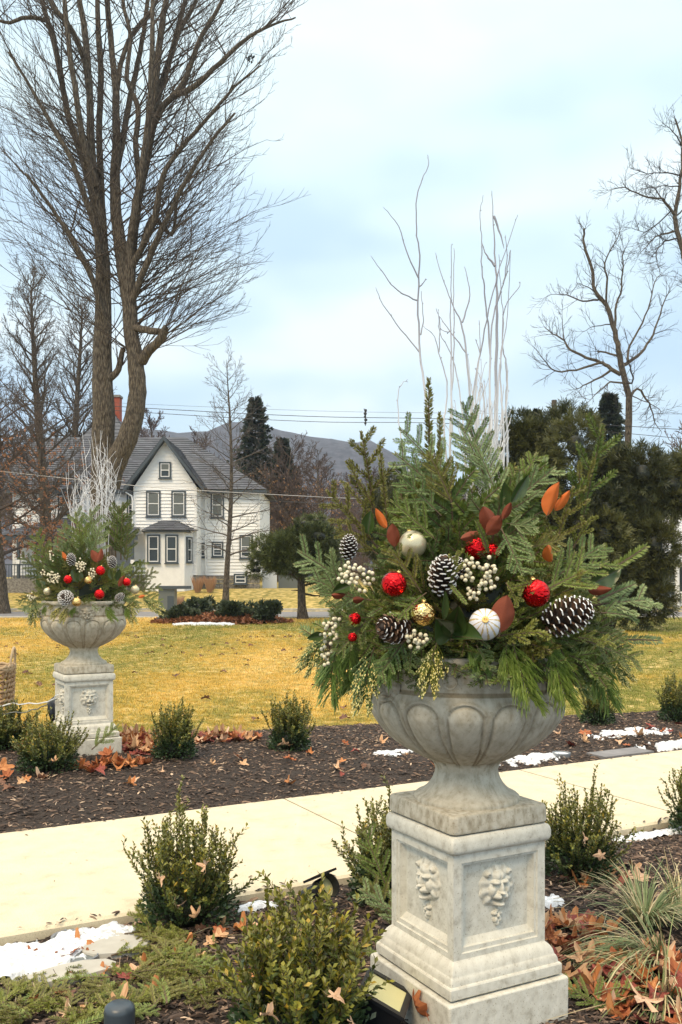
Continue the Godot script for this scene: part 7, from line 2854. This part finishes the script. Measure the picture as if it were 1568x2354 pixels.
func snow_strip(where: Vector3) -> void:
	var b := MB.new()
	var pts := PackedVector3Array()
	for i in 15:
		for j in 60:
			var a := -1.1 + 2.2 * j / 59.0
			var c := -.35 + .7 * i / 14.0
			var k := 1.0 - (a / 1.1) ** 2 - (c / .35) ** 2 - .25 + 1.6 * gnoise.get_noise_2d(a * 260.0, c * 420.0)
			pts.append(Vector3(a, height(where.x + a, where.z + c) + (.07 * sqrt(maxf(k, 0.0)) + .03 if k > 0 else -.03), c))
	b.grid(pts, 60)
	solo("snow_patch", "thin far strip of snow before the island bed", "snow patch", b.made(true), M.snow, Transform3D(Basis(), where), "patches of thawing snow")


func flood(where: Vector3, turn: float, s: float, label: String) -> void:
	var o := thing("floodlight", label, "floodlight", where + Vector3(0, surface(where.x, where.z), 0), turn)
	var tilt := Transform3D(Basis(Vector3.RIGHT, -1.12), Vector3(0, .085, 0))
	var b := MB.new()
	var hood := [[.085, .07, -.04], [.10, .085, .05], [.102, .087, .06]]
	for k in 2:
		var p: Array = hood[k]
		var q: Array = hood[k + 1]
		var r0 := [Vector3(-p[0], p[1], p[2]), Vector3(p[0], p[1], p[2]), Vector3(p[0], -p[1], p[2]), Vector3(-p[0], -p[1], p[2])]
		var r1 := [Vector3(-q[0], q[1], q[2]), Vector3(q[0], q[1], q[2]), Vector3(q[0], -q[1], q[2]), Vector3(-q[0], -q[1], q[2])]
		for e in 4:
			b.quad(r0[e], r0[(e + 1) % 4], r1[(e + 1) % 4], r1[e])
		if k == 0:
			b.quad(r0[3], r0[2], r0[1], r0[0])
	part(o, "housing", b.made(), M.black, tilt)
	var f := MB.new()
	for q in [[-.105, -.09, -.082, .09], [.082, -.09, .105, .09], [-.082, .068, .082, .09], [-.082, -.09, .082, -.068]]:
		f.box(Vector3(q[0], q[1], .055), Vector3(q[2], q[3], .068))
	part(o, "frame", f.made(), M.black, tilt)
	var l := MB.new()
	l.box(Vector3(-.082, -.068, .045), Vector3(.082, .068, .062))
	part(o, "lens", l.made(), M.lens, tilt)
	var br := MB.new()
	br.tube(PackedVector3Array([Vector3(0, -.08, -.02), Vector3(0, .03, -.04), Vector3(0, .09, -.03)]), PackedFloat32Array([.012, .012, .012]), 8)
	part(o, "stake", br.made(), M.black)


func spot(where: Vector3, turn: float, label: String) -> void:
	var o := thing("spotlight", label, "spotlight", where + Vector3(0, surface(where.x, where.z), 0), turn)
	var tilt := Transform3D(Basis(Vector3.RIGHT, -.5), Vector3(0, .12, 0))
	var can := lathe([[0, -.11], [.030, -.11], [.034, -.10], [.036, -.02], [.048, .0], [.052, .06], [.056, .085], [.052, .085], [.047, .03]], 24)
	part(o, "can", can.made(true, 35.0), M.black, tilt * Transform3D(Basis(Vector3.RIGHT, PI / 2), Vector3.ZERO))
	part(o, "lens", lathe([[.049, .045], [0, .05]], 24).made(), M.lens, tilt * Transform3D(Basis(Vector3.RIGHT, PI / 2), Vector3.ZERO))
	var v := MB.new()
	v.box(Vector3(-.06, .055, -.02), Vector3(.06, .066, .10))
	part(o, "visor", v.made(), M.black, tilt)
	var st := MB.new()
	st.tube(PackedVector3Array([Vector3(0, -.08, 0), Vector3(0, .10, 0)]), PackedFloat32Array([.010, .012]), 8)
	part(o, "stake", st.made(), M.black)


func basket() -> void:
	var o := thing("wicker_basket", "tan wicker basket with a looped handle at the left edge on the lawn", "basket", Vector3(-3.58, height(-3.58, -9.25), -9.25), .1)
	o.scale = Vector3(1, 1.5, 1)
	var w := .30
	var dp := .22
	var rows := 15
	for k in rows:
		var y := .02 + .44 * k / (rows - 1)
		var fl := 1.0 + .12 * k / rows
		var pts := PackedVector3Array()
		var rr := PackedFloat32Array()
		for j in 49:
			var a := TAU * j / 48.0
			var c := Vector2(cos(a), sin(a))
			var sq := 1.0 / maxf(absf(c.x), absf(c.y))
			sq = lerpf(sq, 1.0, .35)
			pts.append(Vector3(c.x * w * sq * fl, y + .004 * sin(j * 1.3 + k), c.y * dp * sq * fl) * (1.0 + .025 * (1 if (j + k) % 2 == 0 else -1)))
			rr.append(.011)
		var b := MB.new()
		b.col = Color(.30, .19, .10).lerp(Color(.42, .29, .17), rng.randf())
		b.tube(pts, rr, 5)
		part(o, "withe", b.made(true), M.paint)
	var st := MB.new()
	st.col = Color(.24, .15, .08)
	for j in 24:
		var a := TAU * j / 24.0
		var c := Vector2(cos(a), sin(a))
		var sq := lerpf(1.0 / maxf(absf(c.x), absf(c.y)), 1.0, .35)
		st.tube(PackedVector3Array([Vector3(c.x * w * sq, 0, c.y * dp * sq), Vector3(c.x * w * sq * 1.12, .48, c.y * dp * sq * 1.12)]), PackedFloat32Array([.008, .008]), 5)
	part(o, "stake", st.made(), M.paint, Transform3D(), true)
	var rim := MB.new()
	rim.col = Color(.42, .30, .18)
	for e in 2:
		var pts := PackedVector3Array()
		var rr := PackedFloat32Array()
		for j in 65:
			var a := TAU * j / 64.0
			var c := Vector2(cos(a), sin(a))
			var sq := lerpf(1.0 / maxf(absf(c.x), absf(c.y)), 1.0, .35)
			pts.append(Vector3(c.x * w * sq * 1.13, .485 + .012 * sin(j * 1.1 + e * PI), c.y * dp * sq * 1.13))
			rr.append(.012)
		rim.tube(pts, rr, 6)
	part(o, "rim", rim.made(true), M.paint)
	var hd := MB.new()
	hd.col = Color(.48, .36, .22)
	var hp := PackedVector3Array()
	var hr := PackedFloat32Array()
	for j in 15:
		var f := PI * j / 14.0
		hp.append(Vector3(w * 1.08 + .02 * sin(f), .47 + .14 * sin(f), -.09 * cos(f)))
		hr.append(.013)
	hd.tube(hp, hr, 6)
	part(o, "handle", hd.made(true), M.paint)


func _ready() -> void:
	rng.seed = 20241
	gnoise.seed = 3
	gnoise.frequency = 0.01
	gnoise.fractal_octaves = 4
	camera_and_sky()
	var t0 := Time.get_ticks_msec()
	materials()
	ground()
	house()
	wires()
	print("setting ", Time.get_ticks_msec() - t0)
	big_tree()
	print("big tree ", Time.get_ticks_msec() - t0)
	background_trees()
	print("trees ", Time.get_ticks_msec() - t0)
	grass()
	mulch_chips()
	print("ground cover ", Time.get_ticks_msec() - t0)
	urns()
	print("urns ", Time.get_ticks_msec() - t0)
	shrubs()
	print("shrubs ", Time.get_ticks_msec() - t0)
	stock()
	near_urn()
	far_urn()
	print("planting ", Time.get_ticks_msec() - t0)
	fallen_leaves()
	small_things()
	print("done ", Time.get_ticks_msec() - t0)
